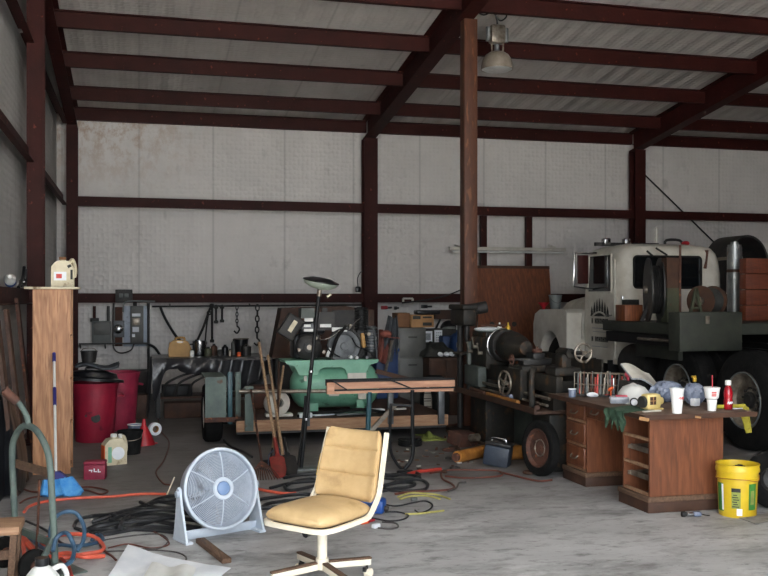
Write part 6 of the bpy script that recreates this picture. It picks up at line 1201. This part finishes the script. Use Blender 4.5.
q = A(698, 400, 6.95); t = thing('spray_bottle', 'dark bottle with a brass-yellow nozzle behind the grey bag', 'bottle', (q.x + .0, 7.0, d0)); part(t, 'body', MB().lathe([(0, 0), (.032, 0), (.034, .01), (.034, .11), (.012, .15), (.012, .165), (0, .165)], n=20), 'ink_dark'); part(t, 'nozzle', MB().cyl((0, 0, .16), (0, 0, .19), .017, n=14).box((-.008, 0, .2), (.04, .02, .018), bev=.004), 'lamp_gold')
q = dk(703.5, 408); solo('white_carton', MB().box((q.x + .01, q.y + .13, d0 + .03), (.06, .05, .058), (0, 0, .3), bev=.004), 'paper', 'small white carton left of the cup with the straw', 'carton')
q = dk(738, 409.5); solo('paper_scrap', MB().box((q.x + .02, q.y + .03, d0 + .004), (.11, .04, .006), (0, 0, .2)), 'paper', 'white paper scrap by the soda bottle', 'paper')
q = dk(652, 413); solo('wooden_stick', MB().bar((q.x - .06, q.y + .02, d0 + .008), (q.x + .1, q.y + .05, d0 + .008), .02, .01), 'white_paint', 'pale stick on the front desk edge under the yellow device', 'stick')
def glove(u, v):
    s = v * .32; x = 4.38 + .06 * (u - .5) * 2 * (1 - .25 * v)
    if s < .12: return (x - .1 + s, 6.42 - .1 * s + .02 * math.sin(u * 9), d0 + .006 + .018 * math.sin(math.pi * u))
    k = (s - .12) / .2; return (4.515 + .03 * k + (u - .5) * .11 * (1 - .6 * k), 6.41 - .03 * k + .01 * math.sin(u * 9), d0 + .006 - .16 * k + .018 * math.sin(math.pi * u) * (1 - k))
t = thing('work_glove', 'mustard yellow cloth glove hanging off the right end of the desk', 'glove', (4.43, 6.42, d0))
part(t, 'palm', MB().sheet(glove, 12, 24, .012), 'glove', world=True)
for k in range(3): part(t, 'finger', MB().tube([(4.52 + .022 * k, 6.405, d0 - .1), (4.527 + .018 * k, 6.39, d0 - .155), (4.535 + .014 * k, 6.385, d0 - .185)], .011, 8, 4), 'glove', world=True)
# ------------------------------------------------------------------ yellow bucket
g = G(738, 520); bx, by = g.x + .1, g.y + .15
t = thing('plastic_bucket', 'yellow plastic bucket with green labels on the floor beside the desk', 'bucket', (bx, by, 0))
part(t, 'body', MB().lathe([(0, .0), (.128, 0), (.132, .01), (.142, .27), (.152, .272), (.152, .286), (.145, .288), (.147, .325), (.155, .327), (.156, .345), (.15, .37), (.156, .372), (.156, .382), (.143, .382), (.132, .2), (.122, .012), (0, .012)], n=48), 'yellow')
def patch(a0, a1, z0, z1, m, nm, off=.002, par=None, lab=None):
    mb = MB(); n = 8
    def f(u, v):
        an = R(a0 + (a1 - a0) * u); z = z0 + (z1 - z0) * v; rr = .132 + .01 * (z / .27) + off; return (rr * math.cos(an), rr * math.sin(an), z)
    mb.sheet(f, n, 2, .001); return part(par or t, nm, mb, m, lab)
vd = math.degrees(math.atan2(-by, -bx))
patch(vd - 72, vd - 44, .04, .245, 'green_label', 'side_label', lab='green printed side label'); patch(vd - 50, vd - 43, .05, .24, 'paper', 'label_edge', .0028)
patch(vd + 34, vd + 62, .06, .25, 'green_label', 'side_label', lab='green printed side label'); patch(vd + 40, vd + 54, .1, .2, 'lime', 'label_print', .003)
patch(vd - 17, vd + 9, .07, .215, 'lime', 'warning_label', .002); patch(vd - 17, vd + 9, .19, .218, 'ink_dark', 'label_heading', .003)
for k in range(6): patch(vd - 15 + (k % 2) * 3, vd + 5 - (k % 3) * 3, .08 + k * .017, .087 + k * .017, 'ink_dark', 'label_line', .003)
patch(vd - 2, vd + 14, .02, .07, 'paper', 'paint_drip', .003, lab='white paint smear')
def patch2(a0, a1, pts, m, nm):
    mb = MB(); P = []
    for a, z in pts: an = R(a); rr = .1435 - .0; P.append(Vector((rr * math.cos(an) , rr * math.sin(an), z)))
    mb.tube(P, .004, 6, 4); part(t, nm, mb, m)
mb = MB()
for a0, a1, z, w in [(-30, 14, .348, .006), (-24, 8, .354, .006), (-16, 2, .361, .005)]:
    P = [Vector((.1335 * math.cos(R(vd + 180 + a)), .1335 * math.sin(R(vd + 180 + a)), z - .015)) for a in range(a0, a1 + 1, 4)]; mb.tube(P, w, 6, 1)
part(t, 'grease_smear', mb, 'ink_dark')
part(t, 'bail_handle', MB().tube([(.15 * math.cos(R(vd + 95)), .15 * math.sin(R(vd + 95)), .3), (.16 * math.cos(R(vd + 60)), .16 * math.sin(R(vd + 60)), .27), (.163 * math.cos(R(vd + 20)), .163 * math.sin(R(vd + 20)), .285), (.163 * math.cos(R(vd - 20)), .163 * math.sin(R(vd - 20)), .285), (.16 * math.cos(R(vd - 60)), .16 * math.sin(R(vd - 60)), .28), (.15 * math.cos(R(vd - 95)), .15 * math.sin(R(vd - 95)), .3)], .003, 6, 5), 'amber')
# floor near the bucket
g = G(693, 517); t = thing('flashlight', 'small chrome and black flashlight lying on the floor before the desk', 'flashlight', (g.x, g.y, 0), R(-8)); part(t, 'barrel', MB().cyl((-.06, 0, .02), (.05, 0, .02), .014, n=14), 'chrome'); part(t, 'head', MB().lathe([(0, -.085), (.02, -.085), (.022, -.07), (.014, -.045), (0, -.045)], (0, 0, .023), (1, 0, 0), 16), 'dark_metal'); part(t, 'switch_body', MB().box((.03, 0, .022), (.06, .045, .035), bev=.01), 'bag'); part(t, 'clip_wire', MB().tube([(.06, 0, .02), (.1, -.01, .012), (.13, .01, .006)], .004, 6, 3), 'dark_metal')
g = G(757, 520); solo('cardboard_sheet', MB().sheet(lambda u, v: (g.x - .1 + .32 * u, g.y - .12 + .24 * v + .04 * u, .008 + .006 * math.sin(u * 6)), 12, 6, .005), 'concrete_block', 'flat scrap of pale board on the floor right of the bucket', 'board')
g = G(772, 513); t = thing('wheelbarrow_tyre', 'black knobbly tyre standing at the right picture edge behind the bucket', 'tyre', (g.x, g.y + .15, 0)); wheel(t, (g.x + .12, g.y + .12, .225), (-1, -.9, 0), .225, .1, .13, 'dark_metal')
g = G(684, 527) 
# ------------------------------------------------------------------ chair
t = thing('swivel_chair', 'tan vinyl swivel dinette chair on a white four-star base', 'chair', (.99, 5.22, 0), R(129.7))
def seat(u, v, top=True): pass
def cushion(w0, w1, l, th, bul):
    # a padded cushion in local x (width), y (length 0..l), z thickness; grid of superellipse cross-sections
    mb = MB(); nu, nv = 28, 28; P = []
    for j in range(nv + 1):
        row = []; s = j / nv; y = l * s; w = w0 + (w1 - w0) * s
        e = 1 - abs(2 * s - 1) ** 6 * .12; ez = (1 - abs(2 * s - 1) ** 4) ** .5
        for i in range(nu):
            a = 2 * math.pi * i / nu; c, sn = math.cos(a), math.sin(a)
            row.append(Vector((w / 2 * e * math.copysign(abs(c) ** .45, c), y, th / 2 * (.35 + .65 * ez) * math.copysign(abs(sn) ** .7, sn) + (bul * ez * (1 - abs(c)) if sn > 0 else 0))))
        P.append(row)
    V = [[mb.bm.verts.new(p) for p in r] for r in P]
    for j in range(nv):
        for i in range(nu): mb.bm.faces.new((V[j][i], V[j][(i + 1) % nu], V[j + 1][(i + 1) % nu], V[j + 1][i]))
    mb.bm.faces.new(V[0]); mb.bm.faces.new(V[-1]); return mb
mb = cushion(.41, .43, .46, .09, .02).xf(Matrix.Translation((0, -.205, .412))); sc_ = part(t, 'seat_cushion', mb, 'vinyl', ang=60)
part(sc_, 'seam', MB().tube([(.13, -.17, .449), (.14, .0, .462), (.13, .14, .457), (.0, .19, .46), (-.13, .14, .457), (-.14, 0, .462), (-.13, -.17, .449)], .0022, 5, 6), 'vinyl')
# backrest: three padded segments along the height
tilt = R(16); Bm = Matrix.Translation((0, -.205, .445)) @ Matrix.Rotation(tilt, 4, 'X')
def backf():
    mb = MB(); nu, nv = 28, 42; H_ = .405; P = []
    for j in range(nv + 1):
        s = j / nv; z = H_ * s; w = .435 - .05 * s; e = 1 - abs(2 * s - 1) ** 8 * .1; ez = (1 - abs(2 * s - 1) ** 6) ** .5
        g_ = 1 - .42 * (math.exp(-((s - .36) / .018) ** 2) + math.exp(-((s - .72) / .018) ** 2)); row = []
        for i in range(nu):
            a = 2 * math.pi * i / nu; c, sn = math.cos(a), math.sin(a)
            y = .037 * (.3 + .7 * ez) * math.copysign(abs(sn) ** .6, sn)
            if y > 0: y = y * g_ + .012 * ez * (1 - c * c)
            row.append(Vector((w / 2 * e * math.copysign(abs(c) ** .4, c), y - .05 * (1 - c * c) + .02, z)))
        P.append(row)
    V = [[mb.bm.verts.new(p) for p in r] for r in P]
    for j in range(nv):
        for i in range(nu): mb.bm.faces.new((V[j][i], V[j][(i + 1) % nu], V[j + 1][(i + 1) % nu], V[j + 1][i]))
    mb.bm.faces.new(V[0]); mb.bm.faces.new(V[-1]); return mb
part(t, 'backrest', backf().xf(Bm), 'vinyl', ang=60)
# ivory steel band: up one side of the back, round the seat front, up the other
def bk(x, k): return Bm @ Vector((x, -.008, k))
pathb = [bk(.212, .40), bk(.222, .2), bk(.226, .06), Vector((.226, -.185, .435)), Vector((.226, -.13, .385)), Vector((.225, -.06, .376)), Vector((.225, .12, .370)), Vector((.22, .21, .370)), Vector((.185, .255, .370)), Vector((.1, .268, .370)), Vector((-.1, .268, .370)), Vector((-.185, .255, .370)), Vector((-.22, .21, .370)), Vector((-.225, .12, .370)), Vector((-.225, -.06, .376)), Vector((-.226, -.13, .385)), Vector((-.226, -.185, .435)), bk(-.226, .06), bk(-.222, .2), bk(-.212, .40)]
def strip(path, wd, th, ctr):
    P = catmull(path, 6); mb = MB(); rows = []
    for i, p in enumerate(P):
        tn = (P[min(i + 1, len(P) - 1)] - P[max(i - 1, 0)]).normalized(); out = Vector((p.x, p.y if abs(p.y) > .2 and p.y > 0 else 0, 0))
        out = (out - tn * out.dot(tn)).normalized(); up = tn.cross(out).normalized()
        rows.append([mb.bm.verts.new(p + out * (a * th / 2) + up * (b * wd / 2)) for a, b in ((-1, -1), (1, -1), (1, 1), (-1, 1))])
    for i in range(len(rows) - 1):
        for j in range(4): mb.bm.faces.new((rows[i][j], rows[i][(j + 1) % 4], rows[i + 1][(j + 1) % 4], rows[i + 1][j]))
    mb.bm.faces.new(rows[0]); mb.bm.faces.new(rows[-1]); return mb
part(t, 'frame_band', strip(pathb, .026, .018, None), 'ivory', 'ivory painted steel band')
part(t, 'band_worn_strip', strip([bk(.2225, .24) + Vector((.012, .004, 0)), bk(.225, .17) + Vector((.012, .004, 0)), bk(.227, .11) + Vector((.012, .004, 0))], .014, .004, None), 'lamp_gold', 'yellowed tape on the band')
part(t, 'seat_pan', MB().box((0, .02, .362), (.38, .38, .012), bev=.004), 'dark_metal'); part(t, 'swivel_plate', MB().box((0, 0, .345), (.2, .2, .024), bev=.004), 'dark_metal'); part(t, 'tilt_knob', MB().cyl((-.02, .12, .325), (-.02, .17, .32), .022, n=12), 'plastic_black')
part(t, 'pedestal_column', MB().cyl((0, 0, .13), (0, 0, .33), .028, n=20).cyl((0, 0, .09), (0, 0, .15), .036, n=20), 'ivory')
# base arms from pixel directions
a0 = G(374, 557, .1) - G(271, 573, .1); base_ang = math.degrees(math.atan2(a0.y, a0.x)) - 129.7
for k in range(4):
    an = R(base_ang + 90 * k); d_ = Vector((math.cos(an), math.sin(an), 0)); L_ = .305
    mb = MB().bar(d_ * .03 + Vector((0, 0, .105)), d_ * L_ + Vector((0, 0, .088)), .032, .034, bev=.004); arm = part(t, 'base_arm', mb, 'ivory')
    part(arm, 'wood_cap', MB().bar(d_ * .035 + Vector((0, 0, .127)), d_ * (L_ + .005) + Vector((0, 0, .11)), .034, .012, bev=.003), 'stick', 'brown wooden cap strip')
    cs = part(t, 'caster', MB().cyl(d_ * (L_ - .02) + Vector((0, 0, .045)), d_ * (L_ - .02) + Vector((0, 0, .075)), .008, n=8).bar(d_ * (L_ - .03) + Vector((0, 0, .035)), d_ * (L_ - .03) + Vector((0, 0, .06)), .03, .02), 'dark_metal')
    sd = Vector((-math.sin(an + .5), math.cos(an + .5), 0)); c_ = d_ * (L_ - .01) + Vector((0, 0, .026)); part(cs, 'caster_wheel', MB().cyl(c_ - sd * .017, c_ + sd * .017, .026, n=20), 'ivory')
# ------------------------------------------------------------------ floor fan
f0, f1 = G(190, 541), G(259, 528); fc = (f0 + f1) / 2 + Vector((-.05, 0, 0)); dv = f1 - f0; fa = math.atan2(dv.y, dv.x) * .85
t = thing('floor_fan', 'round pale grey floor fan on a white pivoting stand', 'fan', (fc.x, fc.y, 0), fa)
Rf = .265; zc_ = .31; Fm = Matrix.Translation((0, 0, zc_)) @ Matrix.Rotation(R(-12), 4, 'X')    # front of the fan faces local -y
def lf(prof, n=56, closed=False): return MB().lathe(prof, (0, 0, 0), (0, -1, 0), n, closed).xf(Fm)
hous = part(t, 'housing', lf([(Rf, .055), (Rf + .006, .05), (Rf + .006, .03), (Rf - .004, -.0), (Rf - .02, -.07), (Rf - .03, -.07), (Rf - .02, .0), (Rf - .018, .04), (Rf - .012, .055)], closed=True), 'fan_grey')
part(t, 'front_rim', MB().torus((0, 0, 0), (0, -1, 0), Rf - .002, .011, 64, 10).xf(Fm @ Matrix.Translation((0, -.055, 0))), 'fan_white')
mb = MB()
for k in range(19):
    r = .075 + k * .0093; y = -.075 + .05 * ((r - .06) / .19) ** 2.4
    mb.torus((0, y, 0), (0, -1, 0), r, .0034, 56, 6)
grl = part(t, 'front_grille', mb.xf(Fm), 'fan_grey')
for k in range(6): an = R(25 + 60 * k); part(grl, 'grille_spoke', MB().tube([Vector((r * math.cos(an), -.08 + .05 * ((r - .06) / .19) ** 2.4, r * math.sin(an))) for r in (.06, .1, .15, .2, .248)], .0042, 6, 3).xf(Fm), 'fan_white')
part(t, 'hub_ring', lf([(.046, .072), (.072, .07), (.076, .082), (.07, .09), (.05, .088)], closed=True), 'fan_white'); part(t, 'hub_cap', lf([(0, .1), (.03, .098), (.044, .09), (.047, .08), (0, .075)], 32), 'fan_hub', 'blue-grey hub cap')
mb = MB()
for k in range(12): r = .07 + k * .0155; mb.torus((0, .07, 0), (0, -1, 0), r, .0022, 40, 5)
for k in range(8): an = math.pi / 4 * k + .2; mb.cyl((.05 * math.cos(an), .07, .05 * math.sin(an)), (.245 * math.cos(an), .066, .245 * math.sin(an)), .003, n=6)
part(t, 'rear_grille', mb.xf(Fm), 'fan_grey'); part(t, 'motor', MB().cyl((0, .0, 0), (0, .085, 0), .06, n=24).xf(Fm), 'cabinet')
for k in range(5):
    a0_ = 2 * math.pi * k / 5
    def bl_(u, v):
        r = .04 + .185 * u; a = a0_ + (v - .5) * (1.0 - .1 * u) + .25 * u; return Vector((r * math.cos(a), -.005 - .045 * (v - .5) * 1.2, r * math.sin(a)))
    part(t, 'blade', MB().sheet(bl_, 10, 8, .004).xf(Fm), 'fan_blade')
for s in (-1, 1):
    poly = [(-.13, 0), (.075, 0), (.05, .12), (.028, .27), (.02, zc_ + .03), (0, zc_ + .045), (-.02, zc_ + .03), (-.04, .25), (-.09, .1)]
    part(t, 'stand_leg', MB().prism([(y, z) for y, z in poly], .016, Matrix(((0, 0, 1, s * (Rf + .018) - .008), (1, 0, 0, 0), (0, 1, 0, 0), (0, 0, 0, 1)))), 'fan_white')
    part(t, 'leg_flange', MB().bar((s * (Rf + .005), -.13, .008), (s * (Rf + .005), .075, .008), .05, .014), 'fan_white'); part(t, 'pivot_knob', MB().cyl((s * (Rf + .005), 0, zc_), (s * (Rf + .04), 0, zc_), .022, n=16), 'fan_grey')
part(t, 'base_panel', MB().box((0, -.02, .035), (2 * Rf + .03, .014, .066), (R(18), 0, 0), bev=.003), 'fan_white')
# ------------------------------------------------------------------ hoses, cords and small things on the floor
hose('electric_lead', [(24, 512), (30, 506), (48, 501), (80, 498), (112, 496.5), (140, 494), (166, 494)], .011, 'hose_orange', 'orange extension cord running to the fan along the floor', 'cord')
hose('air_hose', [(22, 536), (40, 553), (60, 558), (85, 554), (101, 551), (103, 545), (92, 536, .02), (70, 534, .02), (50, 537), (36, 541)], .013, 'hose_orange', 'thick orange hose curling beside the hand truck')
hose('air_hose', [(20, 533), (30, 548), (46, 557), (66, 553, .03), (84, 557, .03), (104, 556)], .013, 'hose_orange', 'second orange hose crossing the thick orange one')
hose('air_hose', [(21, 534), (24, 552), (25, 577)], .013, 'hose_orange', 'short orange hose running down beside the stool')
hose('air_hose', [(26, 531), (48, 549), (66, 563), (72, 577)], .011, 'hose_red', 'red-orange hose running off the bottom edge')
bp = [G(50, 524, .02), G(57, 515, .14), G(66, 512, .17), G(76, 514, .17), G(84, 526, .12), G(84, 538, .05), G(80, 548, .02)]
bp[1] = bp[0].lerp(bp[-1], .1) + Vector((-.03, .1, .12)); 
def arch(pix, hs, r, m, lb):
    base = [G(*p) for p in pix]; P = [b + Vector((0, 0, h + r)) for b, h in zip(base, hs)]; return solo('air_hose', MB().tube(P, r, 8, 7), m, lb, 'hose')
solo('air_hose', MB().tube([A(50, 545, 5.9) * 1, A(51, 527, 5.95), A(57, 516, 5.95), A(67, 511.5, 5.95), A(77, 514, 5.95), A(84, 527, 5.9), A(83, 541, 5.8), A(77, 551, 5.75)], .0125, 8, 7), 'hose_blue', 'blue-grey hose standing up in a tall loop', 'hose')
solo('air_hose', MB().tube([A(53, 551, 5.6), A(56, 539, 5.65), A(63, 533, 5.65), A(69, 535, 5.6), A(74, 548, 5.55), A(72, 560, 5.4), A(66, 565, 5.35)], .0125, 8, 7), 'hose_blue', 'blue-grey hose making the smaller loop in front', 'hose')
hose('air_hose', [(22, 530), (34, 541), (46, 549), (60, 545, .03), (76, 546, .03), (96, 543), (103, 539), (98, 534), (92, 540)], .012, 'hose_blue', 'blue-grey hose lying flat among the orange ones')
hose('electric_cable', [(26, 521), (40, 527), (50, 533), (62, 543), (76, 547), (90, 543)], .008, 'cable', 'thin black cable under the blue-grey hoses', 'cable')
hose('electric_cable', [(40, 575), (56, 571), (68, 563), (74, 559)], .012, 'cable', 'short black cable end by the white jug', 'cable')
hose('power_cord', [(18, 487), (35, 492), (60, 489), (85, 487), (98, 488), (108, 491), (100, 494), (84, 490), (60, 493), (30, 498), (20, 503)], .007, 'cord_brown', 'thin brown cord winding past the broom head', 'cord')
BL = ['heavy black cable nearest the wooden stick', 'heavy black cable second in the bunch left of the fan', 'heavy black cable looping in the middle of the bunch left of the fan', 'heavy black cable farthest back left of the fan', 'heavy black cable with a tight end loop left of the fan', 'heavy black cable running behind the fan stand']
for i, p in enumerate([[(85, 533), (90, 528), (105, 524), (130, 521), (150, 520), (172, 524), (200, 528), (180, 528.5), (150, 527), (128, 530), (105, 534), (90, 533)],
        [(80, 531), (98, 529), (115, 528), (125, 522), (140, 518), (160, 517), (185, 519), (205, 522)],
        [(92, 522), (108, 517, .02), (124, 511, .02), (140, 509), (160, 509), (185, 513), (205, 516)],
        [(100, 516), (120, 512.5), (142, 506.5), (160, 501), (176, 500), (190, 503)],
        [(120, 527, .03), (124, 519, .03), (132, 515, .03), (150, 514), (172, 516), (160, 519), (142, 524), (130, 528), (122, 528, .03)],
        [(146, 505), (158, 499), (172, 496), (186, 497), (240, 505), (262, 508), (300, 505)]]):
    hose('heavy_cable', p, .0145, 'cable', BL[i], 'cable')
hose('wire', [(104, 536), (118, 532), (135, 529), (152, 531), (166, 539), (168, 545), (150, 548), (128, 544), (108, 548)], .005, 'cord_brown', 'thin red-brown wire coil before the white sheets', 'wire')
hose('wire', [(90, 545), (105, 540), (130, 536), (158, 534), (168, 540), (160, 548), (140, 549)], .005, 'cord_grey', 'thin grey wire coil before the white sheets', 'wire')
hose('wire', [(92, 552), (120, 551), (150, 550), (175, 552), (186, 557), (182, 563), (165, 565)], .005, 'cord_grey', 'grey wire curling right of the white sheets corner', 'wire')
hose('wire', [(100, 545), (106, 552), (112, 556), (116, 560)], .007, 'cord_brown', 'twisted brown wire end beside the orange hose', 'wire')
hose('power_cord', [(158, 418), (160, 430), (169, 442), (164, 460), (156, 472), (163, 483), (170, 485)], .007, 'cord_brown', 'thin cord running across the floor toward the tarp', 'cord')
hose('power_cord', [(224, 440), (232, 447), (244, 452), (252, 457)], .012, 'cable', 'short black cord on the floor behind the fan', 'cord')
p0, p1 = G(167, 495, .003), A(174.5, 477, G(167, 495).y + .0); solo('white_rod', MB().tube([p0 + Vector((0, 0, .004)), p1], .006, 6), 'ivory', 'thin white rod propped up left of the fan', 'rod')
hose('electric_lead', [(258, 489), (270, 491.5), (285, 493.5), (296, 493)], .012, 'hose_orange', 'orange cord between the fan and the chair', 'cord')
for i, p in enumerate([[(74, 526), (78, 520), (92, 516), (112, 515, .03), (130, 517, .03), (120, 522, .03), (100, 526, .03), (84, 530), (75, 528)], [(110, 520, .03), (130, 513, .03), (160, 510, .03), (185, 512, .03), (170, 517, .03), (140, 521, .03), (118, 523, .03)], [(140, 502), (150, 506), (165, 508), (182, 506), (170, 503), (155, 501)], [(92, 534), (120, 530), (150, 530), (178, 533), (186, 537)]]):
    hose('heavy_cable', p, .013, 'cable', ['black cable loop at the left end of the bunch', 'black cable loop lying over the middle of the bunch', 'small black cable loop nearest the white rod', 'black cable lowest in the bunch beside the fan stand'][i], 'cable')
# cables between fan, chair and stand
CL = ['dark cable in the tangle behind the chair seat', 'dark cable crossing behind the chair backrest', 'dark cable loop just right of the chair backrest', 'dark cable curling at the foot of the work stand', 'dark cable lowest in the tangle right of the chair', 'dark cable farthest back in the tangle by the shovels', 'dark cable left of the lamp base']
for i, p in enumerate([[(256, 500), (275, 497), (300, 494), (320, 496), (300, 499), (270, 503), (262, 507)], [(270, 488), (292, 483), (330, 480), (380, 478), (405, 480), (420, 478), (410, 475), (385, 474)], [(384, 486), (400, 481, .02), (416, 479, .02), (427, 483), (425, 489), (408, 491), (390, 490), (380, 487)], [(385, 477), (398, 475), (412, 472), (420, 475), (412, 480), (395, 480)], [(375, 493), (392, 489), (408, 487), (415, 484), (406, 482), (390, 484), (376, 487)], [(284, 478), (300, 475), (326, 474), (360, 476), (382, 480)], [(286, 486), (296, 481), (312, 479), (318, 484), (300, 489), (288, 490), (284, 486)]]):
    hose('heavy_cable', p, .0135, 'cable', CL[i], 'cable')
hose('air_hose', [(408, 474), (416, 472), (428, 470.5), (441, 469)], .016, 'hose_red', 'short bright red hose at the foot of the work stand')
hose('power_cord', [(430, 473), (450, 470), (476, 470), (498, 471), (502, 475), (490, 477), (465, 478), (445, 476)], .008, 'cord_brown', 'rust-brown cord looping on the floor before the roller', 'cord')
hose('power_cord', [(441, 473), (443, 479), (452, 484), (454, 488), (446, 490), (430, 491), (410, 492), (395, 494)], .009, 'cord_brown', 'rust-brown cord curving down from the work stand', 'cord')
hose('power_cord', [(500, 472), (512, 475), (528, 479), (540, 481), (552, 480)], .009, 'cord_brown', 'rust-brown cord running toward the rusty wheel', 'cord')
hose('power_cord', [(466, 482), (459, 483), (456, 488), (448, 491)], .008, 'cord_grey', 'short grey cord end right of the yellow rope', 'cord')
for i, p in enumerate([[(398, 497), (410, 493), (425, 493.5), (438, 495), (450, 499)], [(400, 499), (412, 496), (428, 496), (440, 499)], [(405, 514), (420, 513.5), (432, 512), (444, 510.5)]]):
    hose('yellow_rope', p, .0075, 'cord_yellow', ['upper strand of yellow rope on the floor right of the chair', 'lower strand of yellow rope on the floor right of the chair', 'short yellow strand nearest the camera right of the chair'][i], 'rope')
hose('power_cord', [(380, 503), (395, 506), (412, 503), (424, 501), (432, 504), (430, 509), (420, 513), (415, 510)], .006, 'cable', 'thin black cord winding below the yellow rope', 'cord')
hose('power_cord', [(385, 512), (398, 512), (408, 515), (404, 519), (390, 521), (372, 518)], .006, 'cable', 'thin black cord looping from the blue charger', 'cord')
hose('power_cord', [(378, 528), (390, 529), (398, 527), (395, 523), (382, 522)], .006, 'cord_grey', 'small grey cord loop before the blue charger', 'cord')
g = G(368, 515); t = thing('battery_charger', 'blue plastic battery charger on the floor behind the chair', 'charger', (g.x, g.y + .09, 0), R(-25)); part(t, 'case', MB().box((0, 0, .055), (.3, .15, .1), bev=.02), 'blue_plastic'); part(t, 'handle', MB().tube([(-.08, 0, .1), (-.06, 0, .135), (.06, 0, .135), (.08, 0, .1)], .011, 8, 4), 'blue_plastic'); part(t, 'front_panel', MB().box((.0, -.076, .055), (.2, .004, .06)), 'blue_dark'); part(t, 'cord_gland', MB().cyl((.15, -.02, .04), (.18, -.02, .035), .02, n=12), 'dark_metal')
g = G(367, 524); t = thing('jumper_clamp', 'red jumper clamp on the floor before the blue charger', 'clamp', (g.x, g.y, 0), R(20)); part(t, 'jaw', MB().bar((-.05, 0, .012), (.02, .008, .012), .02, .02, bev=.004), 'orange'); part(t, 'handle', MB().bar((.01, 0, .016), (.07, .01, .02), .022, .016, bev=.005), 'red_plastic')
g = G(376, 528); solo('white_connector', MB().box((g.x, g.y, .016), (.06, .035, .03), (0, 0, .6), bev=.006), 'paper', 'white plug lying before the blue charger', 'plug')
g = G(414, 501); solo('pale_connector', MB().box((g.x, g.y, .015), (.05, .03, .028), (0, 0, .3), bev=.006), 'panel_grey', 'pale connector on the thin black cord', 'plug')
# wooden stick and white sheets
p0, p1 = G(200, 540, .018), G(227, 561, .018); solo('wood_stick', MB().bar(p0, p1, .06, .032, bev=.006), 'stick', 'short weathered wooden stick on the floor before the fan', 'stick')
P = [G(128, 551), G(231, 571), G(205, 590), G(100, 592)]
def sh(u, v):
    a = P[0].lerp(P[1], u); b = P[3].lerp(P[2], u); q = a.lerp(b, v); q.z = .008 + .018 * max(0, math.sin(u * 8 + v * 3)) * (.4 + .6 * v) + .03 * max(0, 1 - u * 4) * max(0, 1 - v * 2) ; return q
solo('white_paper', MB().sheet(sh, 36, 24, .004), 'paper', 'crumpled white paper sheet spread on the floor at the bottom', 'paper')
P2 = [G(152, 571), G(196, 574), G(190, 592), G(140, 592)]
def sh2(u, v):
    a = P2[0].lerp(P2[1], u); b = P2[3].lerp(P2[2], u); q = a.lerp(b, v); q.z = .04 + .012 * math.sin(u * 9 + 1); return q
solo('white_paper', MB().sheet(sh2, 16, 10, .003), 'white_plastic', 'small white sheet lying on the larger crumpled paper', 'paper')
# scattered litter on the dirty half of the floor
random.seed(21)
for i in range(40):
    px, py = random.uniform(385, 470), random.uniform(440, 470)
    g = G(px, py); s = random.uniform(.012, .035)
    solo('wood_chip', MB().box((g.x, g.y, .006), (s * 1.6, s, .01), (0, 0, random.uniform(0, 3)), bev=.002), random.choice(['panel_grey', 'stick', 'brown', 'white_paint', 'rust']), 'small chip of litter scattered on the floor by the work stand', 'litter', 'litter on the dirty floor')
# ------------------------------------------------------------------ daylight
w = bpy.data.worlds.new('world'); SC.world = w; w.use_nodes = True
bg = w.node_tree.nodes['Background']; bg.inputs[0].default_value = (.88, .94, 1.0, 1); bg.inputs[1].default_value = 1.0
sl = bpy.data.lights.new('sun', 'SUN'); sl.energy = 9.0; sl.angle = R(.6); sl.color = (1, .97, .92)
so = bpy.data.objects.new('sun', sl); COL.objects.link(so); so.rotation_euler = (R(14), R(4), 0)
pl = bpy.data.lights.new('door_portal', 'AREA'); pl.shape = 'RECTANGLE'; pl.size = OX1 - OX0; pl.size_y = OZ; pl.cycles.is_portal = True
po = bpy.data.objects.new('door_portal', pl); COL.objects.link(po); po.location = ((OX0 + OX1) / 2, YF - .15, OZ / 2); po.rotation_euler = (R(90), 0, 0)
vs = SC.view_settings; SC.display_settings.display_device = 'sRGB'
vs.view_transform = 'Standard'; vs.look = 'None'; vs.gamma = 1; vs.use_curve_mapping = False; vs.exposure = 3.15
SC.cycles.max_bounces = 8; SC.cycles.diffuse_bounces = 6; SC.cycles.use_denoising = True
